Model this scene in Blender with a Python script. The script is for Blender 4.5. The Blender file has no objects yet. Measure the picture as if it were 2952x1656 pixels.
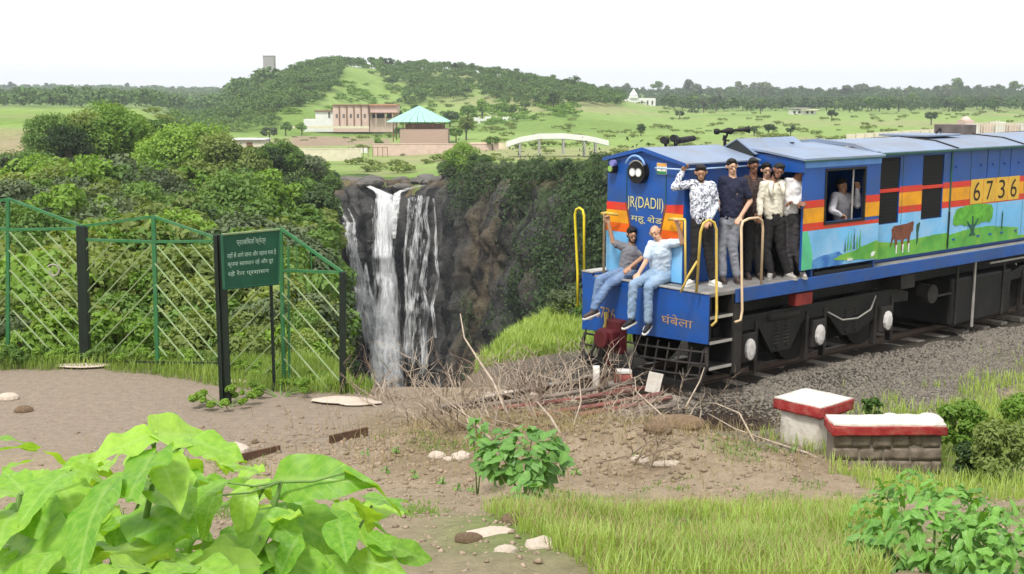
import bpy, bmesh, math, random
import numpy as np
from mathutils import Vector, Matrix

# ---------------------------------------------------------------- camera, world, sun, exposure
S = bpy.context.scene
COL = S.collection
FPX = 3500.0
PITCH = math.atan(563 / FPX)
cp, sp = math.cos(PITCH), math.sin(PITCH)
cam = bpy.data.cameras.new('camera')
cam.sensor_width = 36.0
cam.lens = 36.0 * FPX / 2952
cam.clip_start = 0.05
cam.clip_end = 9000
co = bpy.data.objects.new('camera', cam)
COL.objects.link(co)
co.location = (0, 0, 4.2)
co.rotation_euler = (math.pi / 2 - PITCH, 0, 0)
S.camera = co

W = bpy.data.worlds.new('World'); S.world = W; W.use_nodes = True
nt = W.node_tree; nt.nodes.clear()
sky = nt.nodes.new('ShaderNodeTexSky'); sky.sky_type = 'NISHITA'; sky.sun_disc = False
SUN_EL, SUN_AZ = math.radians(58), math.radians(205)
sky.sun_elevation = SUN_EL; sky.sun_rotation = SUN_AZ; sky.dust_density = 6; sky.air_density = 1.0
mx = nt.nodes.new('ShaderNodeMix'); mx.data_type = 'RGBA'; mx.inputs[0].default_value = 0.93
mx.inputs[7].default_value = (9.9, 10.0, 10.15, 1)          # the white overcast that veils the blue
bg = nt.nodes.new('ShaderNodeBackground'); bg.inputs[1].default_value = 0.105
out = nt.nodes.new('ShaderNodeOutputWorld')
nt.links.new(sky.outputs[0], mx.inputs[6]); nt.links.new(mx.outputs[2], bg.inputs[0]); nt.links.new(bg.outputs[0], out.inputs[0])

sl = bpy.data.lights.new('sun', 'SUN'); sl.energy = 3.0; sl.angle = math.radians(11); sl.color = (1, 0.965, 0.9)
so = bpy.data.objects.new('sun', sl); COL.objects.link(so)
# towards the sun: from behind the camera, a little to the left
sd = Vector((math.sin(SUN_AZ) * math.cos(SUN_EL), math.cos(SUN_AZ) * math.cos(SUN_EL), math.sin(SUN_EL)))
so.rotation_euler = sd.to_track_quat('Z', 'Y').to_euler()
so.location = (0, -10, 40)

S.view_settings.view_transform = 'Standard'
S.view_settings.look = 'None'
S.view_settings.exposure = 0.32
S.view_settings.gamma = 1
S.view_settings.use_curve_mapping = False
S.render.engine = 'CYCLES'
S.cycles.use_denoising = True
S.cycles.max_bounces = 5
S.cycles.diffuse_bounces = 3
S.cycles.glossy_bounces = 2
S.cycles.transparent_max_bounces = 24
S.cycles.volume_bounces = 0
S.cycles.transmission_bounces = 3

# ---------------------------------------------------------------- projection of the photograph's layout into the place
def ray(vx, vy):
    s = 2952 / 2576
    return ((vx * s - 1476) / FPX, cp + sp * (828 - vy * s) / FPX, -sp + cp * (828 - vy * s) / FPX)
def at(vx, vy, Y):
    r = ray(vx, vy); t = Y / r[1]
    return Vector((r[0] * t, Y, 4.2 + r[2] * t))
def atz(vx, vy, z):
    r = ray(vx, vy); t = (z - 4.2) / r[2]
    return Vector((r[0] * t, r[1] * t, z))
def proj(x, y, z):
    z = z - 4.2
    d = y * cp - z * sp
    return ((1476 + FPX * x / d) * 2576 / 2952, (828 - FPX * (z * cp + y * sp) / d) * 2576 / 2952)
def r1(x, y):
    s = 2576 / 2952; return ((1640 + x / 3.578) * s, (360 + y / 3.578) * s)
def r2(x, y):
    s = 2576 / 2952; return ((1640 + x / 3.011) * s, (700 + y / 3.011) * s)

# ---------------------------------------------------------------- numpy noise
def _hash(i, j, seed):
    n = (i.astype(np.int64) * 374761393 + j.astype(np.int64) * 668265263 + seed * 2147483 + 12345) & 0x7fffffff
    n = ((n ^ (n >> 13)) * 1274126177) & 0x7fffffff
    n = (n ^ (n >> 16)) & 0xffffff
    return n / float(0xffffff)
def vnoise(x, y, seed=0):
    x = np.asarray(x, float); y = np.asarray(y, float)
    i = np.floor(x); j = np.floor(y); fx = x - i; fy = y - j
    fx = fx * fx * (3 - 2 * fx); fy = fy * fy * (3 - 2 * fy)
    a = _hash(i, j, seed); b = _hash(i + 1, j, seed); c = _hash(i, j + 1, seed); d = _hash(i + 1, j + 1, seed)
    return (a * (1 - fx) + b * fx) * (1 - fy) + (c * (1 - fx) + d * fx) * fy
def fbm(x, y, sc=1.0, octv=4, seed=0):
    x = np.asarray(x, float); y = np.asarray(y, float)
    s = 0; amp = 0.5
    for k in range(octv):
        s = s + amp * (vnoise(x * sc + 17.3 * k, y * sc - 9.1 * k, seed + k) - 0.5)
        sc *= 2.03; amp *= 0.5
    return s            # about -0.5..0.5
def sstep(a, b, x):
    t = np.clip((np.asarray(x, float) - a) / (b - a), 0, 1); return t * t * (3 - 2 * t)

# ---------------------------------------------------------------- materials
def nodes(name):
    m = bpy.data.materials.new(name); m.use_nodes = True
    t = m.node_tree; t.nodes.clear()
    o = t.nodes.new('ShaderNodeOutputMaterial')
    return m, t, o
def N(t, typ, **kw):
    n = t.nodes.new(typ)
    for k, v in kw.items():
        if k.startswith('i'):
            n.inputs[int(k[1:])].default_value = v
        else:
            setattr(n, k, v)
    return n
def mat(name, col, rough=0.6, metal=0.0, var=0.12, scale=6.0, bump=0.0, bscale=30.0, spec=0.3, dirt=None, dscale=2.0, damt=0.5):
    m, t, o = nodes(name)
    p = N(t, 'ShaderNodeBsdfPrincipled'); p.inputs['Roughness'].default_value = rough; p.inputs['Metallic'].default_value = metal
    p.inputs['Specular IOR Level'].default_value = spec
    tc = N(t, 'ShaderNodeTexCoord'); no = N(t, 'ShaderNodeTexNoise'); no.inputs['Scale'].default_value = scale; no.inputs['Detail'].default_value = 6
    t.links.new(tc.outputs['Object'], no.inputs['Vector'])
    mr = N(t, 'ShaderNodeMapRange'); mr.inputs[1].default_value = 0.25; mr.inputs[2].default_value = 0.75
    mr.inputs[3].default_value = 1 - var; mr.inputs[4].default_value = 1 + var
    t.links.new(no.outputs[0], mr.inputs[0])
    vm = N(t, 'ShaderNodeVectorMath', operation='SCALE'); vm.inputs[0].default_value = col[:3]
    t.links.new(mr.outputs[0], vm.inputs['Scale'])
    src = vm.outputs[0]
    if dirt:
        n2 = N(t, 'ShaderNodeTexNoise'); n2.inputs['Scale'].default_value = dscale; n2.inputs['Detail'].default_value = 8; n2.inputs['Roughness'].default_value = 0.65
        t.links.new(tc.outputs['Object'], n2.inputs['Vector'])
        m2 = N(t, 'ShaderNodeMapRange'); m2.inputs[1].default_value = 0.45; m2.inputs[2].default_value = 0.7; m2.inputs[4].default_value = damt
        t.links.new(n2.outputs[0], m2.inputs[0])
        mi = N(t, 'ShaderNodeMix', data_type='RGBA'); mi.inputs[7].default_value = (*dirt[:3], 1)
        t.links.new(m2.outputs[0], mi.inputs[0]); t.links.new(src, mi.inputs[6]); src = mi.outputs[2]
    t.links.new(src, p.inputs['Base Color'])
    if bump:
        n3 = N(t, 'ShaderNodeTexNoise'); n3.inputs['Scale'].default_value = bscale; n3.inputs['Detail'].default_value = 5
        t.links.new(tc.outputs['Object'], n3.inputs['Vector'])
        b = N(t, 'ShaderNodeBump'); b.inputs['Strength'].default_value = bump; b.inputs['Distance'].default_value = 0.02
        t.links.new(n3.outputs[0], b.inputs['Height']); t.links.new(b.outputs[0], p.inputs['Normal'])
    t.links.new(p.outputs[0], o.inputs[0])
    return m
def leafmat(name, c1, c2, trans=0.3, scale=1.2, rough=0.55, tcol=None, spec=0.25):
    """foliage: colour wanders between c1 and c2 over the plant and from plant to plant"""
    m, t, o = nodes(name)
    tc = N(t, 'ShaderNodeTexCoord'); oi = N(t, 'ShaderNodeObjectInfo')
    no = N(t, 'ShaderNodeTexNoise'); no.inputs['Scale'].default_value = scale; no.inputs['Detail'].default_value = 5; no.inputs['Roughness'].default_value = 0.7
    t.links.new(tc.outputs['Object'], no.inputs['Vector'])
    a = N(t, 'ShaderNodeMath', operation='MULTIPLY_ADD'); a.inputs[1].default_value = 0.6
    t.links.new(oi.outputs['Random'], a.inputs[0]); t.links.new(no.outputs[0], a.inputs[2])
    mr = N(t, 'ShaderNodeMapRange'); mr.inputs[1].default_value = 0.35; mr.inputs[2].default_value = 1.1
    t.links.new(a.outputs[0], mr.inputs[0])
    mi = N(t, 'ShaderNodeMix', data_type='RGBA'); mi.inputs[6].default_value = (*c1, 1); mi.inputs[7].default_value = (*c2, 1)
    t.links.new(mr.outputs[0], mi.inputs[0])
    d = N(t, 'ShaderNodeBsdfPrincipled'); d.inputs['Roughness'].default_value = rough; d.inputs['Specular IOR Level'].default_value = spec
    t.links.new(mi.outputs[2], d.inputs['Base Color'])
    tr = N(t, 'ShaderNodeBsdfTranslucent')
    vm = N(t, 'ShaderNodeVectorMath', operation='MULTIPLY'); vm.inputs[1].default_value = tcol or (1.5, 1.5, 0.6)
    t.links.new(mi.outputs[2], vm.inputs[0]); t.links.new(vm.outputs[0], tr.inputs[0])
    ms = N(t, 'ShaderNodeMixShader'); ms.inputs[0].default_value = trans
    t.links.new(d.outputs[0], ms.inputs[1]); t.links.new(tr.outputs[0], ms.inputs[2]); t.links.new(ms.outputs[0], o.inputs[0])
    return m
def tintmat(name, rough=0.9, grain=0.35, gscale=14.0, bump=0.5, bscale=40.0, bdist=0.02, big=0.0):
    """ground: the soil/grass/gravel colour comes from the zone it lies in (attribute tint), grain from noise"""
    m, t, o = nodes(name)
    p = N(t, 'ShaderNodeBsdfPrincipled'); p.inputs['Roughness'].default_value = rough; p.inputs['Specular IOR Level'].default_value = 0.15
    at_ = N(t, 'ShaderNodeAttribute', attribute_name='tint')
    tc = N(t, 'ShaderNodeTexCoord')
    no = N(t, 'ShaderNodeTexNoise'); no.inputs['Scale'].default_value = gscale; no.inputs['Detail'].default_value = 9; no.inputs['Roughness'].default_value = 0.75
    t.links.new(tc.outputs['Object'], no.inputs['Vector'])
    mr = N(t, 'ShaderNodeMapRange'); mr.inputs[1].default_value = 0.3; mr.inputs[2].default_value = 0.7; mr.inputs[3].default_value = 1 - grain; mr.inputs[4].default_value = 1 + grain
    t.links.new(no.outputs[0], mr.inputs[0])
    vm = N(t, 'ShaderNodeVectorMath', operation='SCALE'); t.links.new(at_.outputs['Color'], vm.inputs[0]); t.links.new(mr.outputs[0], vm.inputs['Scale'])
    t.links.new(vm.outputs[0], p.inputs['Base Color'])
    n3 = N(t, 'ShaderNodeTexNoise'); n3.inputs['Scale'].default_value = bscale; n3.inputs['Detail'].default_value = 8; n3.inputs['Roughness'].default_value = 0.7
    t.links.new(tc.outputs['Object'], n3.inputs['Vector'])
    b = N(t, 'ShaderNodeBump'); b.inputs['Strength'].default_value = bump; b.inputs['Distance'].default_value = bdist
    t.links.new(n3.outputs[0], b.inputs['Height']); t.links.new(b.outputs[0], p.inputs['Normal'])
    t.links.new(p.outputs[0], o.inputs[0])
    return m

# ---------------------------------------------------------------- mesh helpers
class MB:
    """collects shapes; build() links them as ONE mesh object"""
    def __init__(s): s.v = []; s.f = []; s.m = []
    def add(s, vs, fs, mi=0):
        o = len(s.v); s.v += [tuple(v) for v in vs]
        for f in fs: s.f.append([o + i for i in f]); s.m.append(mi)
        return s
    def box(s, x0, x1, y0, y1, z0, z1, mi=0, R=None):
        vs = [(x, y, z) for x in (x0, x1) for y in (y0, y1) for z in (z0, z1)]
        if R is not None: vs = [R @ Vector(v) for v in vs]
        return s.add(vs, [(0, 1, 3, 2), (4, 6, 7, 5), (0, 4, 5, 1), (2, 3, 7, 6), (0, 2, 6, 4), (1, 5, 7, 3)], mi)
    def tube(s, pts, r, n=6, mi=0, cap=True):
        pts = [Vector(p) for p in pts]; rs = r if isinstance(r, (list, tuple)) else [r] * len(pts)
        o = len(s.v); prev = None
        for i, p in enumerate(pts):
            d = (pts[min(i + 1, len(pts) - 1)] - pts[max(i - 1, 0)])
            if d.length < 1e-9: d = Vector((0, 0, 1))
            d.normalize()
            if prev is None:
                a = d.orthogonal().normalized()
            else:
                a = prev - d * prev.dot(d)
                a = a.normalized() if a.length > 1e-6 else d.orthogonal().normalized()
            prev = a; b = d.cross(a)
            for k in range(n):
                t = 2 * math.pi * k / n
                s.v.append(tuple(p + (a * math.cos(t) + b * math.sin(t)) * rs[i]))
        for i in range(len(pts) - 1):
            for k in range(n):
                s.f.append([o + i * n + k, o + i * n + (k + 1) % n, o + (i + 1) * n + (k + 1) % n, o + (i + 1) * n + k]); s.m.append(mi)
        if cap:
            s.f.append([o + k for k in range(n)][::-1]); s.m.append(mi)
            s.f.append([o + (len(pts) - 1) * n + k for k in range(n)]); s.m.append(mi)
        return s
    def disc(s, c, axis, r, depth, n=20, mi=0, r2=None):
        axis = Vector(axis).normalized(); c = Vector(c)
        return s.tube([c - axis * depth / 2, c + axis * depth / 2], [r, r2 if r2 is not None else r], n, mi)
    def prism(s, poly, y0, y1, axis='y', mi=0):
        """poly of (p,q): for axis 'y' p=x q=z extruded along y; for 'x' p=y q=z; for 'z' p=x q=y"""
        def P(p, q, e): return {'y': (p, e, q), 'x': (e, p, q), 'z': (p, q, e)}[axis]
        n = len(poly); vs = [P(p, q, y0) for p, q in poly] + [P(p, q, y1) for p, q in poly]
        fs = [tuple(range(n))[::-1], tuple(range(n, 2 * n))] + [(i, (i + 1) % n, n + (i + 1) % n, n + i) for i in range(n)]
        return s.add(vs, fs, mi)
    def sheet(s, grid, mi=0):
        h = len(grid); w = len(grid[0]); vs = [p for r in grid for p in r]
        return s.add(vs, [(i * w + j, i * w + j + 1, (i + 1) * w + j + 1, (i + 1) * w + j) for i in range(h - 1) for j in range(w - 1)], mi)
    def build(s, name, mats, parent=None, smooth=False, bevel=0, loc=None):
        me = bpy.data.meshes.new(name); me.from_pydata(s.v, [], s.f)
        for m in (mats if isinstance(mats, (list, tuple)) else [mats]): me.materials.append(m)
        me.polygons.foreach_set('material_index', s.m)
        bm = bmesh.new(); bm.from_mesh(me)
        bmesh.ops.recalc_face_normals(bm, faces=bm.faces)
        bm.to_mesh(me); bm.free()
        if smooth: me.polygons.foreach_set('use_smooth', [True] * len(me.polygons))
        ob = bpy.data.objects.new(name, me); COL.objects.link(ob)
        if parent is not None: ob.parent = parent
        if loc is not None: ob.location = loc
        if bevel:
            md = ob.modifiers.new('bevel', 'BEVEL'); md.width = bevel; md.segments = 2; md.limit_method = 'ANGLE'
        return ob
def np_mesh(name, V, k=4, F=None, smooth=False):
    """V: (n*k,3) loose polygons of k corners, or shared verts with F (m,k)"""
    V = np.asarray(V, np.float32).reshape(-1, 3)
    if F is None: F = np.arange(len(V)).reshape(-1, k)
    F = np.asarray(F, np.int32); n, k = F.shape
    me = bpy.data.meshes.new(name)
    me.vertices.add(len(V)); me.vertices.foreach_set('co', V.ravel())
    me.loops.add(n * k); me.loops.foreach_set('vertex_index', F.ravel())
    me.polygons.add(n); me.polygons.foreach_set('loop_start', np.arange(0, n * k, k, dtype=np.int32))
    me.update(calc_edges=True)
    if smooth: me.polygons.foreach_set('use_smooth', np.ones(n, bool))
    return me
def grid_faces(h, w):
    i = np.arange(h - 1)[:, None] * w + np.arange(w - 1)[None, :]
    return np.stack([i, i + 1, i + w + 1, i + w], -1).reshape(-1, 4)
def set_tint(me, cols):
    a = me.color_attributes.new('tint', 'FLOAT_COLOR', 'POINT')
    c = np.ones((len(cols), 4), np.float32); c[:, :3] = cols
    a.data.foreach_set('color', c.ravel())
def link(name, me, m=None, parent=None, loc=None):
    ob = bpy.data.objects.new(name, me); COL.objects.link(ob)
    if m is not None and not me.materials: me.materials.append(m)
    if parent is not None: ob.parent = parent
    if loc is not None: ob.location = loc
    return ob
def tag(o, label, cat, group=None):
    o['label'] = label; o['category'] = cat
    if group: o['group'] = group
    return o
def struct(o): o['kind'] = 'structure'; return o
def stuff(o, label=None, cat=None):
    o['kind'] = 'stuff'
    if label: o['label'] = label
    if cat: o['category'] = cat
    return o
def thing(name, label, cat, loc=(0, 0, 0), rz=0, group=None):
    o = bpy.data.objects.new(name, None); COL.objects.link(o); o.location = loc; o.rotation_euler = (0, 0, rz)
    o.empty_display_size = 0.3
    return tag(o, label, cat, group)
def dup(root, loc, rz=None, label=None, scale=None, mats=None):
    r = root.copy(); COL.objects.link(r); r.location = loc
    if rz is not None: r.rotation_euler = (0, 0, rz)
    if label: r['label'] = label
    if scale is not None: r.scale = (scale,) * 3 if not isinstance(scale, (tuple, list)) else scale
    for ch in list(root.children):
        c = ch.copy(); COL.objects.link(c); c.parent = r
        for g in list(ch.children):
            d = g.copy(); COL.objects.link(d); d.parent = c
        if mats and ch.name.split('.')[0] in mats:
            c.material_slots[0].link = 'OBJECT'; c.material_slots[0].material = mats[ch.name.split('.')[0]]
    return r

# ---------------------------------------------------------------- foliage helpers
def leaves(rng, C, Nn, L, Wd, fold=0.25):
    """kite shaped leaves at centres C (n,3) facing Nn, length L, width Wd (scalars or arrays)"""
    n = len(C); Nn = Nn / (np.linalg.norm(Nn, axis=1, keepdims=True) + 1e-9)
    r = rng.normal(size=(n, 3)); t = r - (r * Nn).sum(1, keepdims=True) * Nn
    t /= np.linalg.norm(t, axis=1, keepdims=True) + 1e-9
    b = np.cross(Nn, t); L = np.broadcast_to(np.asarray(L, float), (n,))[:, None]; Wd = np.broadcast_to(np.asarray(Wd, float), (n,))[:, None]
    v0 = C - t * L * 0.5; v2 = C + t * L * 0.5 - Nn * L * fold
    v1 = C + b * Wd * 0.5 + Nn * Wd * fold * 0.5; v3 = C - b * Wd * 0.5 + Nn * Wd * fold * 0.5
    return np.stack([v0, v1, v2, v3], 1).reshape(-1, 3)
def lobes(rng, R, n, r, low=-0.35):
    """n lobe centres spread through an ellipsoid R, mostly towards its skin"""
    d = rng.normal(size=(n * 3, 3)); d /= np.linalg.norm(d, axis=1, keepdims=True); d = d[d[:, 2] > low][:n]
    rad = rng.uniform(0.45, 1.0, len(d)) ** 0.6
    c = d * rad[:, None] * (np.array(R) - r * 0.6)
    return c, r * rng.uniform(0.6, 1.25, len(d))
def crown_arr(rng, centres, radii, per, L, asp=0.55, flat=0.75, up=0.5, jitter=0.7, droop=0.0):
    out = []
    for c, r in zip(centres, radii):
        n = int(per * (r / np.mean(radii)) ** 1.6) + 3
        d = rng.normal(size=(n, 3)); d /= np.linalg.norm(d, axis=1, keepdims=True)
        d[:, 2] = np.where(rng.random(n) < 0.55, np.abs(d[:, 2]), d[:, 2])
        rr = r * (1 - rng.random(n) ** 2 * 0.55)
        P = c + d * rr[:, None] * np.array([1, 1, flat])
        P[:, 2] -= droop * rng.random(n) ** 2 * r
        Nn = d + np.array([0, 0, up]) + rng.normal(size=(n, 3)) * jitter * 0.6
        s = L * rng.uniform(0.6, 1.35, n)
        out.append(leaves(rng, P, Nn, s, s * asp))
    return np.concatenate(out)

# ---------------------------------------------------------------- haze: an even box of air round everything
hm, ht, ho = nodes('haze_air')
hv_ = N(ht, 'ShaderNodeVolumePrincipled'); hv_.inputs['Color'].default_value = (0.86, 0.92, 1.0, 1); hv_.inputs['Density'].default_value = 0.00021; hv_.inputs['Anisotropy'].default_value = 0.0
ht.links.new(hv_.outputs[0], ho.inputs['Volume'])
hz = MB().box(-6200, 6200, -200, 4900, -75, 75).build('haze', hm, None); stuff(hz, 'thin pale haze over the whole valley', 'haze')
# ================================================================= THE LAND
GP = np.array([(-2.6, 17.0), (0.2, 16.9), (-0.3, 18.4), (0.5, 22.6), (1.9, 27), (9, 30.5), (34, 50), (44, 74), (36, 88), (20, 92), (14, 100), (10.5, 113), (6.5, 128), (3, 146), (-3, 164),
               (-8.5, 179), (-12, 186), (-20, 187.5), (-27, 184), (-28, 174), (-24, 150), (-17, 112), (-10, 64), (-5, 30)])
def sdist(x, y, poly=GP):
    """signed distance, positive inside"""
    x = np.asarray(x, float); y = np.asarray(y, float)
    d = np.full(x.shape, 1e9); ins = np.zeros(x.shape, bool)
    n = len(poly)
    for i in range(n):
        ax, ay = poly[i]; bx, by = poly[(i + 1) % n]
        ex, ey = bx - ax, by - ay
        t = np.clip(((x - ax) * ex + (y - ay) * ey) / (ex * ex + ey * ey), 0, 1)
        d = np.minimum(d, np.hypot(x - ax - t * ex, y - ay - t * ey))
        c = ((ay > y) != (by > y)) & (x < (bx - ax) * (y - ay) / (by - ay + 1e-12) + ax)
        ins ^= c
    return np.where(ins, d, -d)
def base_h(x, y):
    x = np.asarray(x, float); y = np.asarray(y, float)
    bank = np.interp(y, [-30, 0, 3, 5, 7, 9, 11, 12.5, 14], [3.2, 3.0, 2.72, 2.15, 1.55, 0.95, 0.42, 0.12, 0.0])
    # the bank is lower towards the left path, where the footpath comes round
    bank = bank * (1 - 0.25 * sstep(-4, -9, x) * sstep(6, 9, y))
    bank = bank + (fbm(x, y, 0.9, 5, 3) * 0.28) * sstep(14.2, 12.5, y) * sstep(-8, -2, x)
    bank = bank - 0.38 * np.exp(-((x - 2.75) / .7) ** 2 - ((y - 15.5) / .5) ** 2)
    bank = bank - 0.20 * np.exp(-((x - 4.9) / 1.1) ** 2 - ((y - 12.75) / .55) ** 2)
    # rubble mound in front of the engine
    bank = bank + 0.34 * np.exp(-((x - 0.4) / 2.0) ** 2 - ((y - 13.6) / 1.1) ** 2) * (1 + 1.2 * fbm(x, y, 1.7, 4, 8))
    bank = bank + 0.22 * np.exp(-((x - 2.2) / 0.8) ** 2 - ((y - 13.0) / 0.7) ** 2)
    left = np.interp(y, [18.6, 22, 28, 45, 70, 110, 130, 150, 170, 185, 235, 300, 420, 5000], [0, -1.6, -5.5, -10, -12.5, -15, -12, -6, -2.6, -1.6, 1.0, 0, -5, -6])
    mid = np.interp(y, [18.6, 22, 28, 45, 70, 110, 150, 185, 5000], [0, -1.6, -5.5, -10, -13, -16, -13, -9.5, -8])
    right = np.interp(y, [18.6, 30, 60, 185, 320, 5000], [0, 0, -0.9, -9.0, -7.6, -7.6])
    u = x / np.maximum(y, 18)
    wl = sstep(-0.235, -0.31, u)
    lm = mid * (1 - wl) + left * wl
    wr = sstep(-0.10, -0.02, u + 0.01 * fbm(x, y, 0.05, 2, 5))
    far = np.where(y < 18.6, 0, lm * (1 - wr) + right * wr)
    # by the track the land right of the rails stays level
    far = np.where((y < 60) & (x > 0.0), np.maximum(far, right), far)
    return bank + far
def H(x, y):
    h = base_h(x, y); d = sdist(x, y)
    w = np.where(y < 60, np.where(x > -1.5 - (y - 17) * 0.12, 6.0, 4.0), 3.0)
    depth = np.where(y < 60, 40, 46.0 + h)
    drop = sstep(0, 1, np.clip(d / w, 0, 1) ** 1.2) * depth
    n = fbm(x, y, 0.12, 5, 11) * sstep(17, 30, y) * 1.6
    return h - drop + n * np.where(d > 0, 1.8, 1.0)

C_DIRT = np.array([0.335, 0.265, 0.185]); C_PATH = np.array([0.29, 0.235, 0.18]); C_BROWN = np.array([0.20, 0.145, 0.09])
C_BALL = np.array([0.155, 0.135, 0.11]); C_GRASS = np.array([0.14, 0.24, 0.035]); C_DGRASS = np.array([0.045, 0.075, 0.02])
C_ROCK = np.array([0.10, 0.092, 0.08]); C_FIELD = np.array([0.20, 0.29, 0.075]); C_TAN = np.array([0.30, 0.26, 0.15])
# train frame (shared with the engine): origin C0, local x = across (towards the viewer's side), local y = along, away
C0 = Vector((1.855, 17.167, 0)); ANG = math.atan2(-0.766, 0.643)
def TA(a, b, z=0): return Vector((C0.x + 0.643 * a + 0.766 * b, C0.y - 0.766 * a + 0.643 * b, z))
def mixc(c, k, w): return c * (1 - w[..., None]) + k * w[..., None]
def near_tint(x, y):
    n = fbm(x, y, 0.7, 5, 21); n2 = fbm(x, y, 2.5, 4, 31)
    c = np.broadcast_to(C_DIRT, x.shape + (3,)).copy()
    a = (x - C0.x) * 0.643 - (y - C0.y) * 0.766
    b = (x - C0.x) * 0.766 + (y - C0.y) * 0.643
    c = mixc(c, C_PATH, sstep(13.0, 14.2, y + n * 1.5) * sstep(-0.4, -2.2, x + n * 1.2))
    c = mixc(c, C_BROWN, np.clip(sstep(0.0, 0.25, n2 + 0.1) * 0.6, 0, 1) * sstep(11, 13, y) * sstep(-2.5, -1, x))
    bal = sstep(3.9, 3.0, a + n * 1.2) * sstep(-3.0, -2.2, a) * sstep(-2.2, -0.6, b + n)
    c = mixc(c, C_BALL, bal)
    # ballast colour darkened in a strip under and beside the engine
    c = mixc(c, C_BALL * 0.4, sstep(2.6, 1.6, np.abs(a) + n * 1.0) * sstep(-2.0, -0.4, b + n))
    g = sstep(0.02, 0.2, n + 0.12) * sstep(3.6, 4.3, a) * sstep(10, 12, y)
    c = mixc(c, C_GRASS * 0.8, g * 0.8)
    # grassy patch on the bank, lower right of centre
    gg = np.exp(-(((x - 1.1) / 1.5) ** 2) ** 2 - (((y - 6.9) / 1.7) ** 2) ** 2)
    c = mixc(c, C_GRASS * 1.0, np.clip(gg * (1.0 + n), 0, 1))
    c = mixc(c, C_GRASS * 0.75, sstep(18.4, 19.2, y + n * 1.0) * sstep(0.5, -2, x))
    c = mixc(c, C_DGRASS, sstep(20.5, 24, y) * sstep(1.0, -1, x))
    c = mixc(c, C_GRASS * 1.0, sstep(19, 21, y) * sstep(-1.8, -2.4, a) * sstep(-2, 0, x) * 0.9)
    # dark red-black tint in the hollow of the culvert between the rails and the pillar
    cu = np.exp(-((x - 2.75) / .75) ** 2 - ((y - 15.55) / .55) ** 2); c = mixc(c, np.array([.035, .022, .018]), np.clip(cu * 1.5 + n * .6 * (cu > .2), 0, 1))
    # weeds creeping over the soil
    wd = sstep(.16, .3, fbm(x, y, 1.3, 4, 121)) * sstep(14, 13, y); c = mixc(c, C_GRASS * .9, wd * .55)
    d = sdist(x, y)
    c = mixc(c, C_ROCK * 0.8, sstep(1.5, 4.0, d + n))
    return c
def far_tint(x, y):
    n = fbm(x, y, 0.05, 5, 41); n2 = fbm(x, y, 0.25, 4, 43); d = sdist(x, y)
    c = np.broadcast_to(C_DGRASS, x.shape + (3,)).copy()
    u = x / np.maximum(y, 1)
    open_ = sstep(150, 168, y + n * 30) 
    c = mixc(c, C_FIELD * 0.75, open_ * sstep(-0.3, 0.1, n + 0.1))
    c = mixc(c, C_TAN * 0.9, sstep(135, 150, y) * sstep(200, 178, y + n * 20) * sstep(-0.32, -0.36, u))
    c = mixc(c, C_FIELD * 1.05, sstep(172, 190, y + n * 20) * sstep(-0.25, -0.30, u))
    c = mixc(c, C_ROCK, sstep(0.5, 3, d))
    c = mixc(c, C_BROWN * 0.8, sstep(-5, 0, d) * sstep(150, 170, y) * sstep(0, 0.3, n2 + 0.15) * (d < 1))
    return c
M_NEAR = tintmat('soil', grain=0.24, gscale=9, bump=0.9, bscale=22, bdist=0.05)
M_FARG = tintmat('hillside_soil', grain=0.3, gscale=0.6, bump=0.6, bscale=1.5, bdist=0.4)
def land(name, xs, ys, tint, m, dz=0.0):
    X, Y = np.meshgrid(xs, ys); Z = H(X, Y) + dz
    V = np.stack([X, Y, Z], -1).reshape(-1, 3)
    me = np_mesh(name, V, F=grid_faces(len(ys), len(xs)), smooth=True)
    set_tint(me, tint(X, Y).reshape(-1, 3)); return struct(link(name, me, m))
# fine relief of the bank and path, real geometry
_H0 = H
def H(x, y):
    x = np.asarray(x, float); y = np.asarray(y, float)
    fine = fbm(x, y, 3.0, 4, 77) * 0.10 * sstep(15, 12, y) + fbm(x, y, 2.0, 3, 79) * 0.03
    fine = fine + np.abs(fbm(x, y, 5.0, 3, 83)) * 0.08 * sstep(14.5, 12, y) * sstep(-2.5, -1, x)
    return _H0(x, y) + fine * (y < 26)
def Hs(x, y): return float(H(np.array([x]), np.array([y]))[0])
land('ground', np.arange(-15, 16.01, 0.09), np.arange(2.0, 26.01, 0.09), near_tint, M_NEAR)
land('ground', np.concatenate([np.arange(-70, 70.1, 1.0)]), np.arange(-30, 30.1, 1.0), near_tint, M_NEAR, -0.35)
land('gorge_land', np.arange(-130, 150.1, 0.8), np.arange(25.5, 200.1, 0.8), far_tint, M_FARG)

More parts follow.
